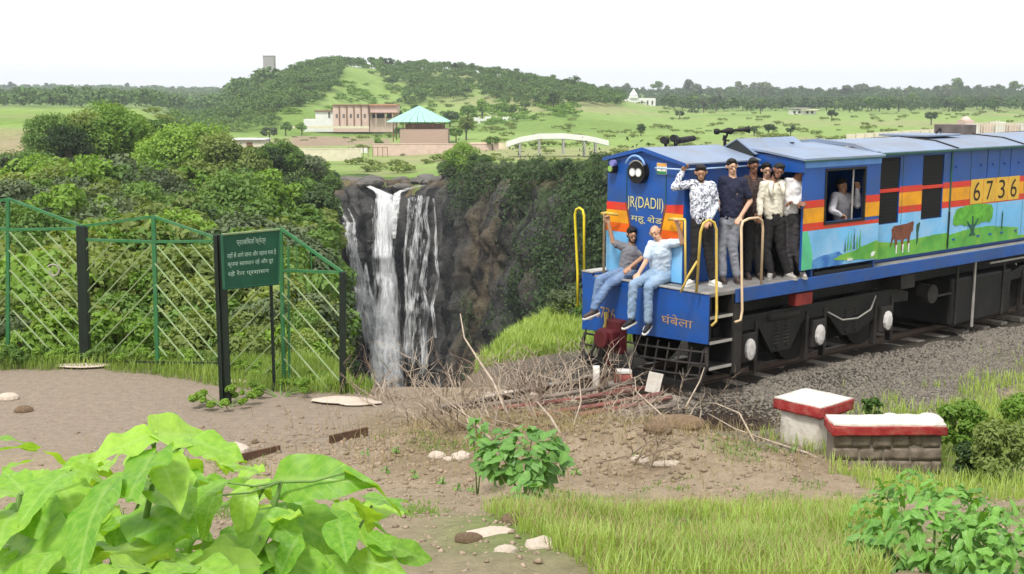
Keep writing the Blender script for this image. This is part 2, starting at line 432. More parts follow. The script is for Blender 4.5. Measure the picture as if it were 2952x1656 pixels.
# ---------------------------------------------------------------- the country beyond: fields, wooded hill, far ridges
RV = np.array([(-900, 300), (300, 300), (440, 300), (500, 290), (560, 268), (600, 246), (640, 229), (700, 208), (780, 172), (850, 159), (1000, 157), (1150, 161), (1250, 174), (1350, 195), (1450, 214), (1520, 228), (1620, 246), (1800, 264), (4000, 280)], float)
def u_of_vx(vx): return ((vx * 2952 / 2576 - 1476) / FPX) / cp
RU = u_of_vx(RV[:, 0])
def hv(vy, D): return 4.2 + (231 - vy) * (2952 / 2576) / FPX * D / 1.0
def far_h(u, y):
    x = u * y
    b = base_h(x, np.minimum(y, 1000.0))
    n = fbm(x, y, 0.006, 5, 51)
    b = b + n * 5 * sstep(260, 420, y)
    ridge = 4.2 + (231 - np.interp(u, RU, RV[:, 1])) * (2952 / 2576) / FPX * 700 - 4.0
    t = sstep(400, 690, y + n * 90 + 55 * np.sin(u * 23))
    hill = -7.5 + (ridge + 7.5) * t ** 0.85
    hill = np.where(y > 700, ridge + (-7.5 - ridge) * sstep(700, 980, y), hill) + n * 7 * t
    isn = sstep(u_of_vx(380), u_of_vx(470), u) * sstep(u_of_vx(1780), u_of_vx(1600), u) * sstep(385, 430, y)
    h = b * (1 - isn) + np.maximum(hill, b - 2) * isn
    # right: fields rise to a low wooded ridge
    r = sstep(900, 1300, y) * 9.5 * sstep(0.0, 0.05, u)
    h = h + r
    # left: long dark ridge
    l = sstep(1150, 1900, y) * (8.5 + 4.0 * fbm(x, y * 0, 0.004, 3, 61)) * sstep(0.02, -0.05, u)
    h = h + l + sstep(1250, 1900, y) * 2 * sstep(0, 0.1, u)
    return h - sstep(2400, 4500, y) * 10
nu, ny = 420, 300
U_ = np.linspace(-1.25, 1.35, nu); Y_ = 190.0 * np.exp(np.linspace(0, math.log(4600 / 190.0), ny))
UU, YY = np.meshgrid(U_, Y_); ZZ = far_h(UU, YY) - 1.2 * (YY < 198); XX = UU * YY
me = np_mesh('plain', np.stack([XX, YY, ZZ], -1).reshape(-1, 3), F=grid_faces(ny, nu), smooth=True)
n = fbm(XX, YY, 0.012, 5, 71); n2 = fbm(XX, YY, 0.05, 4, 73)
c = np.broadcast_to(C_FIELD, XX.shape + (3,)).copy()
c = mixc(c, C_TAN * 0.95, sstep(0.05, 0.22, n) * 0.55)
c = mixc(c, C_GRASS * 0.8, sstep(0.0, 0.2, -n) * 0.6)
# brown terraces and paved forecourt by the pavilion
c = mixc(c, np.array([0.27, 0.19, 0.14]), sstep(300, 320, YY) * sstep(386, 372, YY) * sstep(u_of_vx(730), u_of_vx(750), UU) * sstep(u_of_vx(1000), u_of_vx(980), UU) * sstep(-0.15, 0.05, n2 + 0.05) * 0.9)
c = mixc(c, np.array([0.62, 0.42, 0.34]), sstep(262, 268, YY) * sstep(300, 290, YY) * sstep(u_of_vx(1000), u_of_vx(1030), UU) * sstep(u_of_vx(1300), u_of_vx(1230), UU) * 0.95)
c = mixc(c, C_DGRASS * 1.6, sstep(1100, 1300, YY))
c = mixc(c, C_TAN * 0.8, sstep(230, 205, YY + n2 * 30) * sstep(0.0, 0.2, n2 + 0.1) * 0.7)
set_tint(me, c.reshape(-1, 3)); struct(link('plain', me, tintmat('meadow', grain=0.25, gscale=0.25, bump=0.5, bscale=0.5, bdist=0.6)))
def HF(x, y):
    if y < 199: return Hs(x, y)
    return float(far_h(np.array([x / y]), np.array([y]))[0])

# ---------------------------------------------------------------- rock walls of the gorge (a thick, folded skin in front of the drop)
def chain(pts, step):
    P = [np.array(pts[0], float)]; 
    for a, b in zip(pts[:-1], pts[1:]):
        a = np.array(a, float); b = np.array(b, float); k = max(1, int(np.linalg.norm(b - a) / step))
        for i in range(1, k + 1): P.append(a + (b - a) * i / k)
    P = np.array(P)
    for _ in range(6):
        Q = P.copy(); Q[1:-1] = (P[:-2] + 2 * P[1:-1] + P[2:]) / 4; P = Q
    return P
path = chain([tuple(p) for p in GP[7:20]], 0.55)
tan = np.gradient(path, axis=0); tan /= np.linalg.norm(tan, axis=1, keepdims=True)
nor = np.stack([-tan[:, 1], tan[:, 0]], 1)
mid_ = path + nor * 1.0
if sdist(mid_[:, 0], mid_[:, 1]).mean() < 0: nor = -nor     # towards the void
sarc = np.concatenate([[0], np.cumsum(np.linalg.norm(np.diff(path, axis=0), axis=1))])
zt = base_h(path[:, 0], path[:, 1]) + 0.25
nr = 110
tt = np.linspace(0, 1, nr)
Sg, Tg = np.meshgrid(sarc, tt)
Ztop = np.interp(Sg, sarc, zt); Zg = Ztop + (-47 - Ztop) * Tg
Zg = Zg + fbm(Sg, Tg * 40, 0.5, 3, 91) * 1.0 * (Tg > 0.01)
butt = np.abs(fbm(Sg, Zg * 0.06, 0.13, 4, 92)) * 2.0          # vertical buttresses
crag = fbm(Sg, Zg * 0.35, 0.45, 5, 95)
led = np.abs(((Zg * 0.16 + fbm(Sg, Zg, 0.05, 3, 97) * 2.0) % 1.0) - 0.5)
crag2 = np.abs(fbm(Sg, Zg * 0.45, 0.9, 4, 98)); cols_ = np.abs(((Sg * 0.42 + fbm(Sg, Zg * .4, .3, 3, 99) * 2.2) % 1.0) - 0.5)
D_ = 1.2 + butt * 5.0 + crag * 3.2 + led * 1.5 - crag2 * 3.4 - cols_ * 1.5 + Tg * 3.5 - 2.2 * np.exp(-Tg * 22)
PX = np.interp(Sg, sarc, path[:, 0]) + np.interp(Sg, sarc, nor[:, 0]) * D_
PY = np.interp(Sg, sarc, path[:, 1]) + np.interp(Sg, sarc, nor[:, 1]) * D_
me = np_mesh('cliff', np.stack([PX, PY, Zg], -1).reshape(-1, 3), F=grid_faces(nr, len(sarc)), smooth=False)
cn = fbm(Sg, Zg * 0.5, 0.12, 5, 101); cs = fbm(Sg * 2.2, Zg * 0.15, 0.5, 4, 103)
c = np.broadcast_to(np.array([0.085, 0.082, 0.078]), PX.shape + (3,)).copy()
c = mixc(c, np.array([0.17, 0.13, 0.075]), sstep(0.0, 0.2, cn) * 0.8 * sstep(0.2, -3, PX + 6 - 0 * PY) * 0 + sstep(0.0, 0.2, cn) * 0.75 * sstep(172, 160, PY))
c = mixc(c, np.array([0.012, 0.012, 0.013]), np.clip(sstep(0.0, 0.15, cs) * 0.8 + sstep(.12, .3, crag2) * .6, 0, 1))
c = mixc(c, C_DGRASS * 1.3, sstep(0.06, 0.2, -cn) * sstep(165, 145, PY) * 0.9)
c = mixc(c, C_BROWN * 0.9, sstep(0.03, 0.0, Tg) * 0.6)
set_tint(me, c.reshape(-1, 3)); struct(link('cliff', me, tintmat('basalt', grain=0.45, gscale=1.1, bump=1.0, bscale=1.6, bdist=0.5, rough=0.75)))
CLIFF = (path, nor, sarc, zt)
# ================================================================= WATERFALL
def fallmat(name, col, dens, streak=26.0, emis=0.0):
    m, t, o = nodes(name)
    uv = N(t, 'ShaderNodeUVMap'); mp = N(t, 'ShaderNodeMapping'); mp.inputs['Scale'].default_value = (streak, 1.6, 1)
    t.links.new(uv.outputs[0], mp.inputs[0])
    no = N(t, 'ShaderNodeTexNoise'); no.inputs['Scale'].default_value = 1.0; no.inputs['Detail'].default_value = 7; no.inputs['Roughness'].default_value = 0.65
    t.links.new(mp.outputs[0], no.inputs['Vector'])
    sx = N(t, 'ShaderNodeSeparateXYZ'); t.links.new(uv.outputs[0], sx.inputs[0])
    # thins out towards the edges of the sheet (u 0..1)
    e = N(t, 'ShaderNodeMath', operation='PINGPONG'); e.inputs[1].default_value = 0.5; t.links.new(sx.outputs[0], e.inputs[0])
    e2 = N(t, 'ShaderNodeMapRange'); e2.inputs[1].default_value = 0.0; e2.inputs[2].default_value = 0.3; e2.inputs[3].default_value = -0.55; e2.inputs[4].default_value = dens
    t.links.new(e.outputs[0], e2.inputs[0])
    mp2 = N(t, 'ShaderNodeMapping'); mp2.inputs['Scale'].default_value = (streak * .3, 1.8, 1); t.links.new(uv.outputs[0], mp2.inputs[0])
    n2 = N(t, 'ShaderNodeTexNoise'); n2.inputs['Scale'].default_value = 1.0; n2.inputs['Detail'].default_value = 5; t.links.new(mp2.outputs[0], n2.inputs['Vector'])
    av = N(t, 'ShaderNodeMath', operation='MULTIPLY_ADD'); av.inputs[1].default_value = 0.9; t.links.new(n2.outputs[0], av.inputs[0]); t.links.new(no.outputs[0], av.inputs[2])
    sb = N(t, 'ShaderNodeMath', operation='SUBTRACT'); sb.inputs[1].default_value = 0.45; t.links.new(av.outputs[0], sb.inputs[0])
    ad = N(t, 'ShaderNodeMath', operation='ADD'); t.links.new(sb.outputs[0], ad.inputs[0]); t.links.new(e2.outputs[0], ad.inputs[1])
    a = N(t, 'ShaderNodeMapRange'); a.inputs[1].default_value = 0.38; a.inputs[2].default_value = 0.76; t.links.new(ad.outputs[0], a.inputs[0])
    p = N(t, 'ShaderNodeBsdfPrincipled'); p.inputs['Base Color'].default_value = (*col, 1); p.inputs['Roughness'].default_value = 0.5
    tl = N(t, 'ShaderNodeBsdfTranslucent'); tl.inputs[0].default_value = (*col, 1)
    m1 = N(t, 'ShaderNodeMixShader'); m1.inputs[0].default_value = 0.35; t.links.new(p.outputs[0], m1.inputs[1]); t.links.new(tl.outputs[0], m1.inputs[2])
    tr = N(t, 'ShaderNodeBsdfTransparent'); m2 = N(t, 'ShaderNodeMixShader')
    t.links.new(a.outputs[0], m2.inputs[0]); t.links.new(tr.outputs[0], m2.inputs[1]); t.links.new(m1.outputs[0], m2.inputs[2])
    t.links.new(m2.outputs[0], o.inputs[0]); return m
M_FALL = fallmat('falling_water', (0.94, 0.95, 0.96), 0.24, 34)
M_FALL2 = fallmat('thin_water', (0.90, 0.91, 0.92), 0.05, 14)
M_SPRAY = fallmat('spray', (0.90, 0.92, 0.94), 0.06, 16)
M_VEIL = fallmat('water_veil', (0.90, 0.92, 0.94), 0.03, 36)
M_VEIL2 = fallmat('thin_veil', (0.86, 0.88, 0.90), -0.09, 26)
from mathutils.bvhtree import BVHTree
_cv = np.stack([PX, PY, Zg], -1).reshape(-1, 3)
ROCK_BVH = BVHTree.FromPolygons([tuple(v) for v in _cv.tolist()], grid_faces(nr, len(sarc)).tolist())
def ribbon(name, prof, m, parent, bulge=0.25, seed=0, nu_=14, nv=70, off=0.5):
    """prof rows (Vx_left, Vx_right, Vy, Y): a bulging sheet of water following the rock"""
    pr = np.array(prof, float); tv = np.linspace(0, 1, len(pr)); T = np.linspace(0, 1, nv)
    L_, R_, Yv, Dv = [np.interp(T, tv, pr[:, k]) for k in range(4)]
    # how far out the rock stands behind each point of the sheet, then water just clear of it
    DD = np.zeros((nv, nu_))
    for i in range(nv):
        for j in range(nu_):
            r = Vector(ray(L_[i] + (R_[i] - L_[i]) * j / (nu_ - 1), Yv[i])); hit = ROCK_BVH.ray_cast(Vector((0, 0, 4.2)), r.normalized(), 400)
            DD[i, j] = hit[0].y if hit[0] is not None else Dv[i] + 1
    DD = np.minimum(DD, Dv[:, None] + 1)
    lo = DD.min(axis=1)
    for _ in range(3): lo = np.minimum(np.minimum(lo, np.roll(lo, 1) if False else np.concatenate([lo[:1], lo[:-1]])), np.concatenate([lo[1:], lo[-1:]]))
    for _ in range(6): lo = np.concatenate([lo[:1], (lo[:-2] + 2 * lo[1:-1] + lo[2:]) / 4, lo[-1:]])
    V = []; UV = []
    for i in range(nv):
        D = lo[i] - off
        a = at(L_[i], Yv[i], D); b = at(R_[i], Yv[i], D); w = (b - a).length
        for j in range(nu_):
            s = j / (nu_ - 1); p = a.lerp(b, s)
            p.y -= math.sin(math.pi * s) * w * bulge + 0.35 * float(fbm(s * w, T[i] * 30 + seed * 9, 0.8, 3, seed + 7))
            V.append(p); UV.append((s, T[i] * 6 + seed * 3.3))
    me = np_mesh(name, np.array([tuple(v) for v in V]), F=grid_faces(nv, nu_), smooth=True)
    uvl = me.uv_layers.new(name='UVMap'); li = np.zeros(len(me.loops), np.int32); me.loops.foreach_get('vertex_index', li)
    uvl.data.foreach_set('uv', np.array(UV, np.float32)[li].ravel())
    return link(name, me, m, parent)
fall = thing('waterfall', 'tall white waterfall pouring over the dark cliff into the gorge', 'waterfall', tuple(at(985, 470, 184)))
FM = fall.matrix_world
def fr(name, prof, m, seed, bulge=0.08, off=0.5):
    o = ribbon(name, prof, m, None, bulge, seed, off=off); o.parent = fall; o.matrix_parent_inverse = Matrix.Translation(-fall.location); return o
fr('cascade', [(900, 918, 458, 187), (912, 940, 468, 186), (930, 965, 478, 184), (936, 1004, 492, 181.5), (934, 1014, 525, 180.5), (930, 1008, 560, 180), (936, 998, 600, 179.8), (944, 1000, 640, 179.5), (946, 1010, 700, 179), (938, 1018, 760, 178.5), (926, 1026, 820, 178), (915, 1034, 900, 177), (915, 1040, 990, 176), (920, 1045, 1075, 175)], M_FALL, 1)
fr('cascade', [(950, 988, 500, 182), (948, 992, 560, 181), (950, 990, 640, 180), (948, 1000, 700, 179), (952, 1000, 760, 178), (960, 990, 840, 177)], M_FALL, 11, .1, 1.2)
fr('cascade', [(1004, 1016, 479, 182.5), (985, 1014, 488, 181), (978, 1012, 520, 180.2), (975, 1006, 560, 179.8), (985, 998, 600, 179.5)], M_FALL, 2)
fr('cascade', [(1050, 1082, 466, 185), (1012, 1046, 474, 183.5), (995, 1018, 484, 182)], M_FALL2, 3, 0.1)
fr('cascade', [(846, 856, 512, 184), (855, 872, 540, 183), (868, 884, 562, 182.6), (864, 880, 590, 182), (872, 896, 615, 181.5), (876, 918, 650, 181), (880, 935, 700, 180.5), (884, 940, 760, 180), (896, 950, 830, 179), (912, 965, 900, 178)], M_FALL2, 4, .2)
fr('cascade', [(872, 880, 525, 183.5), (886, 896, 556, 182.5), (880, 900, 590, 182.3), (894, 902, 625, 182)], M_FALL2, 14)
fr('cascade', [(1046, 1070, 492, 182), (1038, 1070, 520, 181.6), (1040, 1062, 560, 181), (1030, 1058, 620, 180.5), (1020, 1054, 670, 180), (1008, 1048, 740, 179.5), (1010, 1056, 800, 178.5), (990, 1052, 900, 177.5)], M_FALL2, 5, .15)
fr('cascade', [(1072, 1082, 495, 182), (1060, 1080, 545, 181), (1074, 1088, 600, 180.5), (1060, 1082, 650, 180), (1050, 1070, 710, 180), (1062, 1090, 780, 179.5), (1048, 1080, 860, 179), (1045, 1090, 940, 178)], M_FALL2, 6, .15)
fr('cascade', [(1086, 1095, 500, 181), (1092, 1100, 560, 180.5), (1088, 1104, 640, 180.2), (1096, 1110, 700, 180), (1078, 1096, 770, 179.5), (1088, 1104, 850, 179)], M_FALL2, 7)
fr('cascade', [(1024, 1032, 500, 181), (1020, 1034, 560, 180.5), (1012, 1022, 640, 180.2), (1016, 1030, 720, 180)], M_FALL2, 27)
fr('cascade', [(925, 1000, 500, 181), (920, 1008, 560, 180), (918, 1010, 660, 179.5), (915, 1020, 760, 179), (905, 1030, 860, 178), (900, 1045, 1000, 176)], M_VEIL, 41, .05, .9)
fr('cascade', [(1004, 1096, 496, 181), (1002, 1100, 560, 180), (1000, 1106, 680, 179.5), (992, 1104, 800, 179), (985, 1100, 930, 178)], M_VEIL2, 43, .03, .7)
fr('cascade', [(940, 985, 505, 181), (946, 984, 600, 180), (955, 990, 700, 179), (950, 1000, 800, 178), (945, 1010, 900, 177), (945, 1020, 1040, 176)], M_FALL, 47, .05, 1.5)
fr('cascade', [(852, 905, 560, 182), (862, 915, 640, 181), (876, 930, 720, 180), (884, 945, 820, 179)], M_VEIL, 49, .03, .8)
fr('spray', [(968, 972, 700, 177), (930, 1005, 790, 175), (905, 1035, 880, 173), (893, 1055, 970, 171), (890, 1065, 1080, 168)], M_SPRAY, 8, 0.2, 2.0)
fr('spray', [(918, 922, 660, 178), (900, 950, 740, 177), (905, 985, 820, 176), (915, 1010, 900, 174), (925, 1020, 1060, 171)], M_SPRAY, 9, 0.2, 1.4)
fr('spray', [(978, 982, 800, 177), (945, 1010, 880, 175), (930, 1030, 960, 173), (925, 1040, 1080, 170)], M_SPRAY, 18, 0.2, 3.0)
# the stream that feeds it, on the shelf above
V_ = [at(900, 459, 190), at(930, 459, 190), at(985, 484, 182.6), at(940, 478, 184), at(1090, 466, 189)]
# rock shelf at the lip
rng = np.random.default_rng(5)
M_ROCK = mat('wet_rock', (0.10, 0.09, 0.078), 0.6, var=0.5, scale=1.2, bump=0.8, bscale=6)
def rock_mesh(name, r, seed, n=2, flat=0.6, mats_=None):
    bm = bmesh.new(); bmesh.ops.create_icosphere(bm, subdivisions=n, radius=1)
    rg = np.random.default_rng(seed); off = rg.uniform(-50, 50, 2)
    for v in bm.verts:
        k = 1 + 0.55 * float(fbm(v.co.x * 1.3 + off[0] + v.co.z, v.co.y * 1.3 + off[1], 1.1, 3, seed))
        v.co = Vector((v.co.x * r[0], v.co.y * r[1], v.co.z * r[2])) * k
    me = bpy.data.meshes.new(name); bm.to_mesh(me); bm.free()
    if mats_: me.materials.append(mats_)
    return me
RKM = [rock_mesh('boulder', (1, 0.8, 0.55), 60 + i, 2, mats_=M_ROCK) for i in range(4)]
for i in range(26):
    vx = rng.uniform(1000, 1170) if i < 16 else rng.uniform(880, 935); Y = rng.uniform(183.5, 192)
    x = at(vx, 460, Y).x
    o = bpy.data.objects.new('boulder', RKM[i % 4]); COL.objects.link(o); s = rng.uniform(0.8, 2.0)
    o.location = (x, Y, Hs(x, min(Y, 199)) + 0.1 * s); o.scale = (s * 1.5, s, s * 0.8); o.rotation_euler = (0, 0, rng.uniform(0, 6))
    tag(o, 'dark wet boulder at the lip of the falls', 'boulder', 'boulders at the lip of the waterfall')

# ================================================================= TREES AND BUSHES
LM = {
 'bright': leafmat('bright_leaves', (0.10, 0.20, 0.025), (0.24, 0.38, 0.06), 0.3, 0.5),
 'yellow': leafmat('yellow_green_leaves', (0.115, 0.165, 0.042), (0.25, 0.31, 0.085), 0.3, 0.6),
 'mid': leafmat('green_leaves', (0.055, 0.115, 0.022), (0.14, 0.24, 0.05), 0.25, 0.4),
 'dark': leafmat('dark_leaves', (0.022, 0.05, 0.014), (0.065, 0.115, 0.032), 0.2, 0.4),
 'grey': leafmat('grey_green_leaves', (0.06, 0.09, 0.04), (0.16, 0.21, 0.10), 0.2, 0.35, tcol=(1.2, 1.2, 0.8)),
 'far': leafmat('distant_leaves', (0.04, 0.085, 0.022), (0.10, 0.18, 0.045), 0.2, 0.02),
}
M_BARK = mat('bark', (0.10, 0.08, 0.06), 0.9, var=0.3, scale=4, bump=0.5)
def tree_proto(seed, R=(3.4, 3.4, 2.6), trunk_h=3.2, nl=26, lr=1.05, per=210, L=0.26, droop=0.0, low=-0.3, up=0.5):
    """crown + trunk meshes; origin at the foot"""
    rg = np.random.default_rng(seed)
    c, r = lobes(rg, R, nl, lr, low); c = c + np.array([0, 0, trunk_h + R[2] * 0.75])
    V = crown_arr(rg, c, r, per, L, up=up, droop=droop)
    cm = np_mesh('crown', V, 4)
    mb = MB(); top = Vector((rg.uniform(-.3, .3), rg.uniform(-.3, .3), trunk_h))
    mb.tube([(0, 0, -0.8), (0.05, 0, 0.4), tuple(top * 0.6), tuple(top)], [0.26, 0.2, 0.16, 0.13], 7)
    for k in range(min(10, len(c))):
        p = Vector(c[k]); m_ = top.lerp(p, 0.5) + Vector((0, 0, 0.25)); mb.tube([tuple(top * 0.9), tuple(m_), tuple(p)], [0.1, 0.06, 0.025], 5)
    tm = bpy.data.meshes.new('trunk'); tm.from_pydata(mb.v, [], mb.f); tm.materials.append(M_BARK)
    return cm, tm
PROT = [tree_proto(1, lr=.9, nl=34, L=.3), tree_proto(2, (4.2, 4.0, 2.2), 3.6, 36, .95, 190, L=.3), tree_proto(3, (2.8, 2.8, 3.4), 3.2, 28, 0.95, 200, droop=0.5),
        tree_proto(4, (3.8, 3.4, 3.0), 3.0, 22, 1.3, 300, droop=0.9, L=0.3), tree_proto(5, (3.0, 3.2, 2.2), 4.2, 18, 0.9, 190), tree_proto(6, (3.8, 3.6, 2.6), 3.4, 26, .85, 90, L=.44), tree_proto(7, (3.2, 3.6, 3.0), 3.0, 20, .8, 100, L=.40, droop=.8)]
BUSH = [tree_proto(11, (1.9, 1.8, 1.3), 0.5, 20, 0.62, 170, 0.17, low=-0.6), tree_proto(12, (2.3, 1.9, 1.5), 0.5, 24, 0.6, 170, 0.17, low=-0.6), tree_proto(13, (1.5, 1.5, 1.7), 0.6, 18, 0.55, 180, 0.16, low=-0.6)]
NB = [tree_proto(21, (1.35, 1.2, 1.25), 0.5, 24, 0.38, 130, 0.15, low=-0.7), tree_proto(22, (1.6, 1.3, 1.1), 0.45, 26, 0.38, 170, 0.125, low=-0.7), tree_proto(23, (1.1, 1.0, 1.5), 0.5, 24, 0.38, 280, 0.095, low=-0.7)]
rt = random.Random(77)
def plant_tree(proto, mk, x, y, z, s, label, group, name='tree', rz=None, cat='tree', sz=None):
    t = thing(name, label, cat, (x, y, z), rt.uniform(0, 6.28) if rz is None else rz, group)
    t.scale = (s, s, s * (sz or rt.uniform(0.88, 1.15)))
    c = bpy.data.objects.new('crown', proto[0]); COL.objects.link(c); c.parent = t
    if not proto[0].materials: proto[0].materials.append(LM['mid'])
    c.material_slots[0].link = 'OBJECT'; c.material_slots[0].material = LM[mk]
    k = bpy.data.objects.new('trunk', proto[1]); COL.objects.link(k); k.parent = t
    return t
KN = {'bright': 'bright green', 'yellow': 'yellow-green', 'mid': 'mid-green', 'dark': 'dark green', 'grey': 'grey-green'}
# --- wooded left side of the gorge: (Vx, Vy of crown top, distance, prototype, size, kind)
def keep_left(vx, vy, D, s, pr_):
    # trees of the left side stop where the open gorge begins
    if vx > 1000: return vx, s
    h = BB[id(pr_)][0][2] * s / D * FPX * .8726; rp = RAD[id(pr_)] * s / D * FPX * .8726
    lim = 866 + max(0, vy + h * 0.3 - 900) * 0.25 - (12 if vy < 520 else 0)
    return min(vx, lim - rp), s
def rows(n, vx0, vx1, y0, y1, D0, D1, kinds, sizes, label, group, protos, jy=14, name='tree', cat='tree', hmul=None):
    for i in range(n):
        f = (i + rt.uniform(-0.3, 0.3)) / max(1, n - 1)
        vx = vx0 + (vx1 - vx0) * f; vy = y0 + (y1 - y0) * f + rt.uniform(-jy, jy); D = rt.uniform(D0, D1)
        s = rt.uniform(*sizes); k = rt.choice(kinds); pr_ = rt.choice(protos)
        vx, s = keep_left(vx, vy, D, s, pr_)
        top = at(vx, vy, D); ztop = max(v[2] for v in BB[id(pr_)]) * s
        plant_tree(pr_, k, top.x, D, top.z - ztop, s, label, group, name=name, cat=cat, sz=1.0)
BB = {}; RAD = {}
for p_ in PROT + BUSH + NB:
    a = np.zeros(len(p_[0].vertices) * 3, np.float32); p_[0].vertices.foreach_get('co', a); BB[id(p_)] = [(0, 0, np.percentile(a.reshape(-1, 3)[:, 2], 99))]; RAD[id(p_)] = float(np.percentile(np.abs(a.reshape(-1, 3)[:, 0]), 97))
def one(vx, vy, D, s, k, pr_, label, name='tree', cat='tree', group=None, sz=1.0):
    vx, s = keep_left(vx, vy, D, s, pr_)
    top = at(vx, vy, D); return plant_tree(pr_, k, top.x, D, top.z - BB[id(pr_)][0][2] * s * sz, s, label, group, name=name, cat=cat, sz=sz)
P1, P2, P3, P4, P5, P6, P7 = PROT
GL = 'trees on the left side of the gorge'
# tall ones that break the field behind
one(120, 290, 122, 1.05, 'mid', P3, 'mid-green tree at the far left, beside the bright field', group=GL)
one(170, 320, 118, 0.9, 'dark', P3, 'small dark tree at the far left below the bright field', group=GL)
one(215, 285, 126, 1.1, 'yellow', P4, 'yellow-green tree left of the tallest feathery tree', group=GL)
one(268, 264, 128, 1.2, 'bright', P4, 'tallest feathery light green tree before the far ridge', group=GL)
one(330, 296, 130, 1.1, 'bright', P3, 'light green tree right of the tallest feathery one', group=GL)
one(375, 296, 138, 1.1, 'mid', P1, 'round mid-green tree below the foot of the wooded spur', group=GL)
one(440, 318, 120, 1.25, 'bright', P4, 'broad drooping light green tree above the gate peak', group=GL)
one(505, 318, 122, 1.2, 'bright', P4, 'drooping light green tree leaning towards the gorge', group=GL)
one(560, 342, 118, 1.1, 'yellow', P4, 'yellow-green tree on the shoulder above the gorge', group=GL)
one(612, 368, 120, 0.95, 'mid', P1, 'mid-green tree on the shoulder left of the brown terraces', group=GL)
one(665, 372, 125, 0.8, 'dark', P3, 'dark tree below the cream hut at the gorge edge', group=GL)
one(700, 358, 135, 0.9, 'mid', P1, 'mid-green tree right of the cream hut', group=GL)
one(740, 385, 140, 0.9, 'grey', P2, 'grey-green tree at the rim left of the falls', group=GL)
one(790, 410, 150, 0.9, 'mid', P1, 'mid-green tree at the rim just left of the falls', group=GL)
one(835, 425, 160, 0.8, 'dark', P2, 'dark tree on the rim beside the lip of the falls', group=GL)
one(860, 440, 166, 0.7, 'mid', P1, 'small green tree almost touching the top of the falls', group=GL)
one(75, 385, 110, 0.7, 'yellow', P5, 'yellow-green tree at the foot of the bare tan slope', group=GL)
rows(15, 20, 860, 392, 470, 92, 108, ['dark', 'dark', 'mid', 'mid', 'grey'], (0.95, 1.2), 'dark tree in the top row of the left slope', GL, [P1, P2, P4], 12)
rows(12, 40, 640, 400, 430, 80, 90, ['yellow', 'grey', 'mid', 'bright'], (0.9, 1.15), 'tree in the second row of the left slope', GL, [P6, P2, P4, P7], 20)
rows(15, 0, 850, 440, 520, 68, 80, ['dark', 'mid', 'grey', 'yellow', 'mid'], (0.85, 1.15), 'tree in the third row of the left slope', GL, [P1, P6, P7, P3], 20)
rows(13, 20, 830, 470, 600, 54, 66, ['grey', 'grey', 'mid', 'yellow', 'bright'], (0.75, 1.05), 'tree in the fourth row of the left slope', GL, [P6, P2, P7, P4], 24)
rows(15, 0, 850, 525, 650, 42, 52, ['dark', 'mid', 'mid', 'grey'], (0.65, 0.95), 'tree halfway up the slope behind the fence', GL, [P6, P3, P7], 24)
rows(11, 560, 850, 600, 780, 36, 50, ['dark', 'dark', 'grey', 'mid'], (0.55, 0.8), 'dark tree on the steep bank left of the waterfall', GL, [P1, P3, P5], 20)
rows(7, 770, 862, 590, 860, 48, 72, ['grey', 'mid', 'grey'], (0.7, 1.0), 'grey-green tree whose crown edges the white water', GL, [P1, P3], 10)
rows(12, 0, 840, 590, 700, 31, 39, ['dark', 'mid', 'dark', 'mid'], (0.55, 0.75), 'shaded tree just below the green fence', GL, [P1, P3, P2], 18)
# --- near bushes behind the fence
GB = 'bushes behind the green fence'
nbs = [(60, 650, 23.5, 1.5, 'bright', 0), (130, 600, 25.5, 1.55, 'yellow', 1), (185, 640, 24, 1.3, 'yellow', 2), (20, 700, 22, 1.2, 'bright', 0), (95, 720, 21.6, 1.1, 'yellow', 1), (160, 770, 21, 0.95, 'bright', 0),
       (40, 800, 20.6, 0.8, 'grey', 2), (250, 575, 26.5, 1.45, 'bright', 2), (300, 555, 27.5, 1.5, 'yellow', 0), (355, 560, 28, 1.45, 'mid', 1), (270, 640, 24.5, 1.35, 'yellow', 1), (330, 660, 24.5, 1.2, 'yellow', 0),
       (420, 640, 25.0, 1.25, 'mid', 2), (470, 630, 24.8, 1.25, 'yellow', 1), (525, 640, 24.2, 1.35, 'yellow', 0), (500, 720, 22.6, 1.05, 'yellow', 2), (440, 745, 22.6, 0.9, 'mid', 0), (255, 745, 22.4, 1.0, 'mid', 0),
       (300, 800, 21.2, 0.75, 'bright', 1), (380, 690, 23.5, 0.95, 'bright', 2), (540, 800, 20.8, 0.8, 'yellow', 1), (600, 760, 22, 1.05, 'mid', 0), (640, 700, 23.2, 1.3, 'yellow', 1), (670, 590, 27.5, 1.4, 'yellow', 2),
       (700, 680, 24.2, 1.2, 'mid', 0), (620, 830, 20.2, 0.75, 'yellow', 0), (690, 830, 20.4, 0.75, 'bright', 1), (745, 740, 22.2, 0.95, 'grey', 1), (790, 760, 21.8, 0.85, 'yellow', 0), (835, 790, 21.0, 0.75, 'mid', 2),
       (770, 840, 20.2, 0.6, 'yellow', 2), (735, 640, 27, 1.1, 'mid', 2), (800, 600, 34, 1.3, 'grey', 0), (590, 590, 29, 1.3, 'mid', 1), (660, 900, 18.6, 0.5, 'bright', 0), (80, 835, 20.2, 0.6, 'bright', 1), (200, 835, 20.0, 0.55, 'bright', 2),]
pos_words = ['behind the leftmost panel of the fence', 'behind the left half of the middle gate', 'behind the right half of the middle gate', 'behind the green notice board', 'behind the rightmost fence panel', 'beyond the last fence post']
for vx, vy, D, s, k, pi_ in nbs:
    w = pos_words[0 if vx < 215 else 1 if vx < 390 else 2 if vx < 555 else 3 if vx < 705 else 4 if vx < 860 else 5]
    low = 'tall' if s > 1.25 else 'middling' if s > 0.9 else 'low'
    one(vx, vy, D, s, k, NB[pi_], f'{low} {KN[k]} bush {w}', name='bush', cat='bush', group=GB)
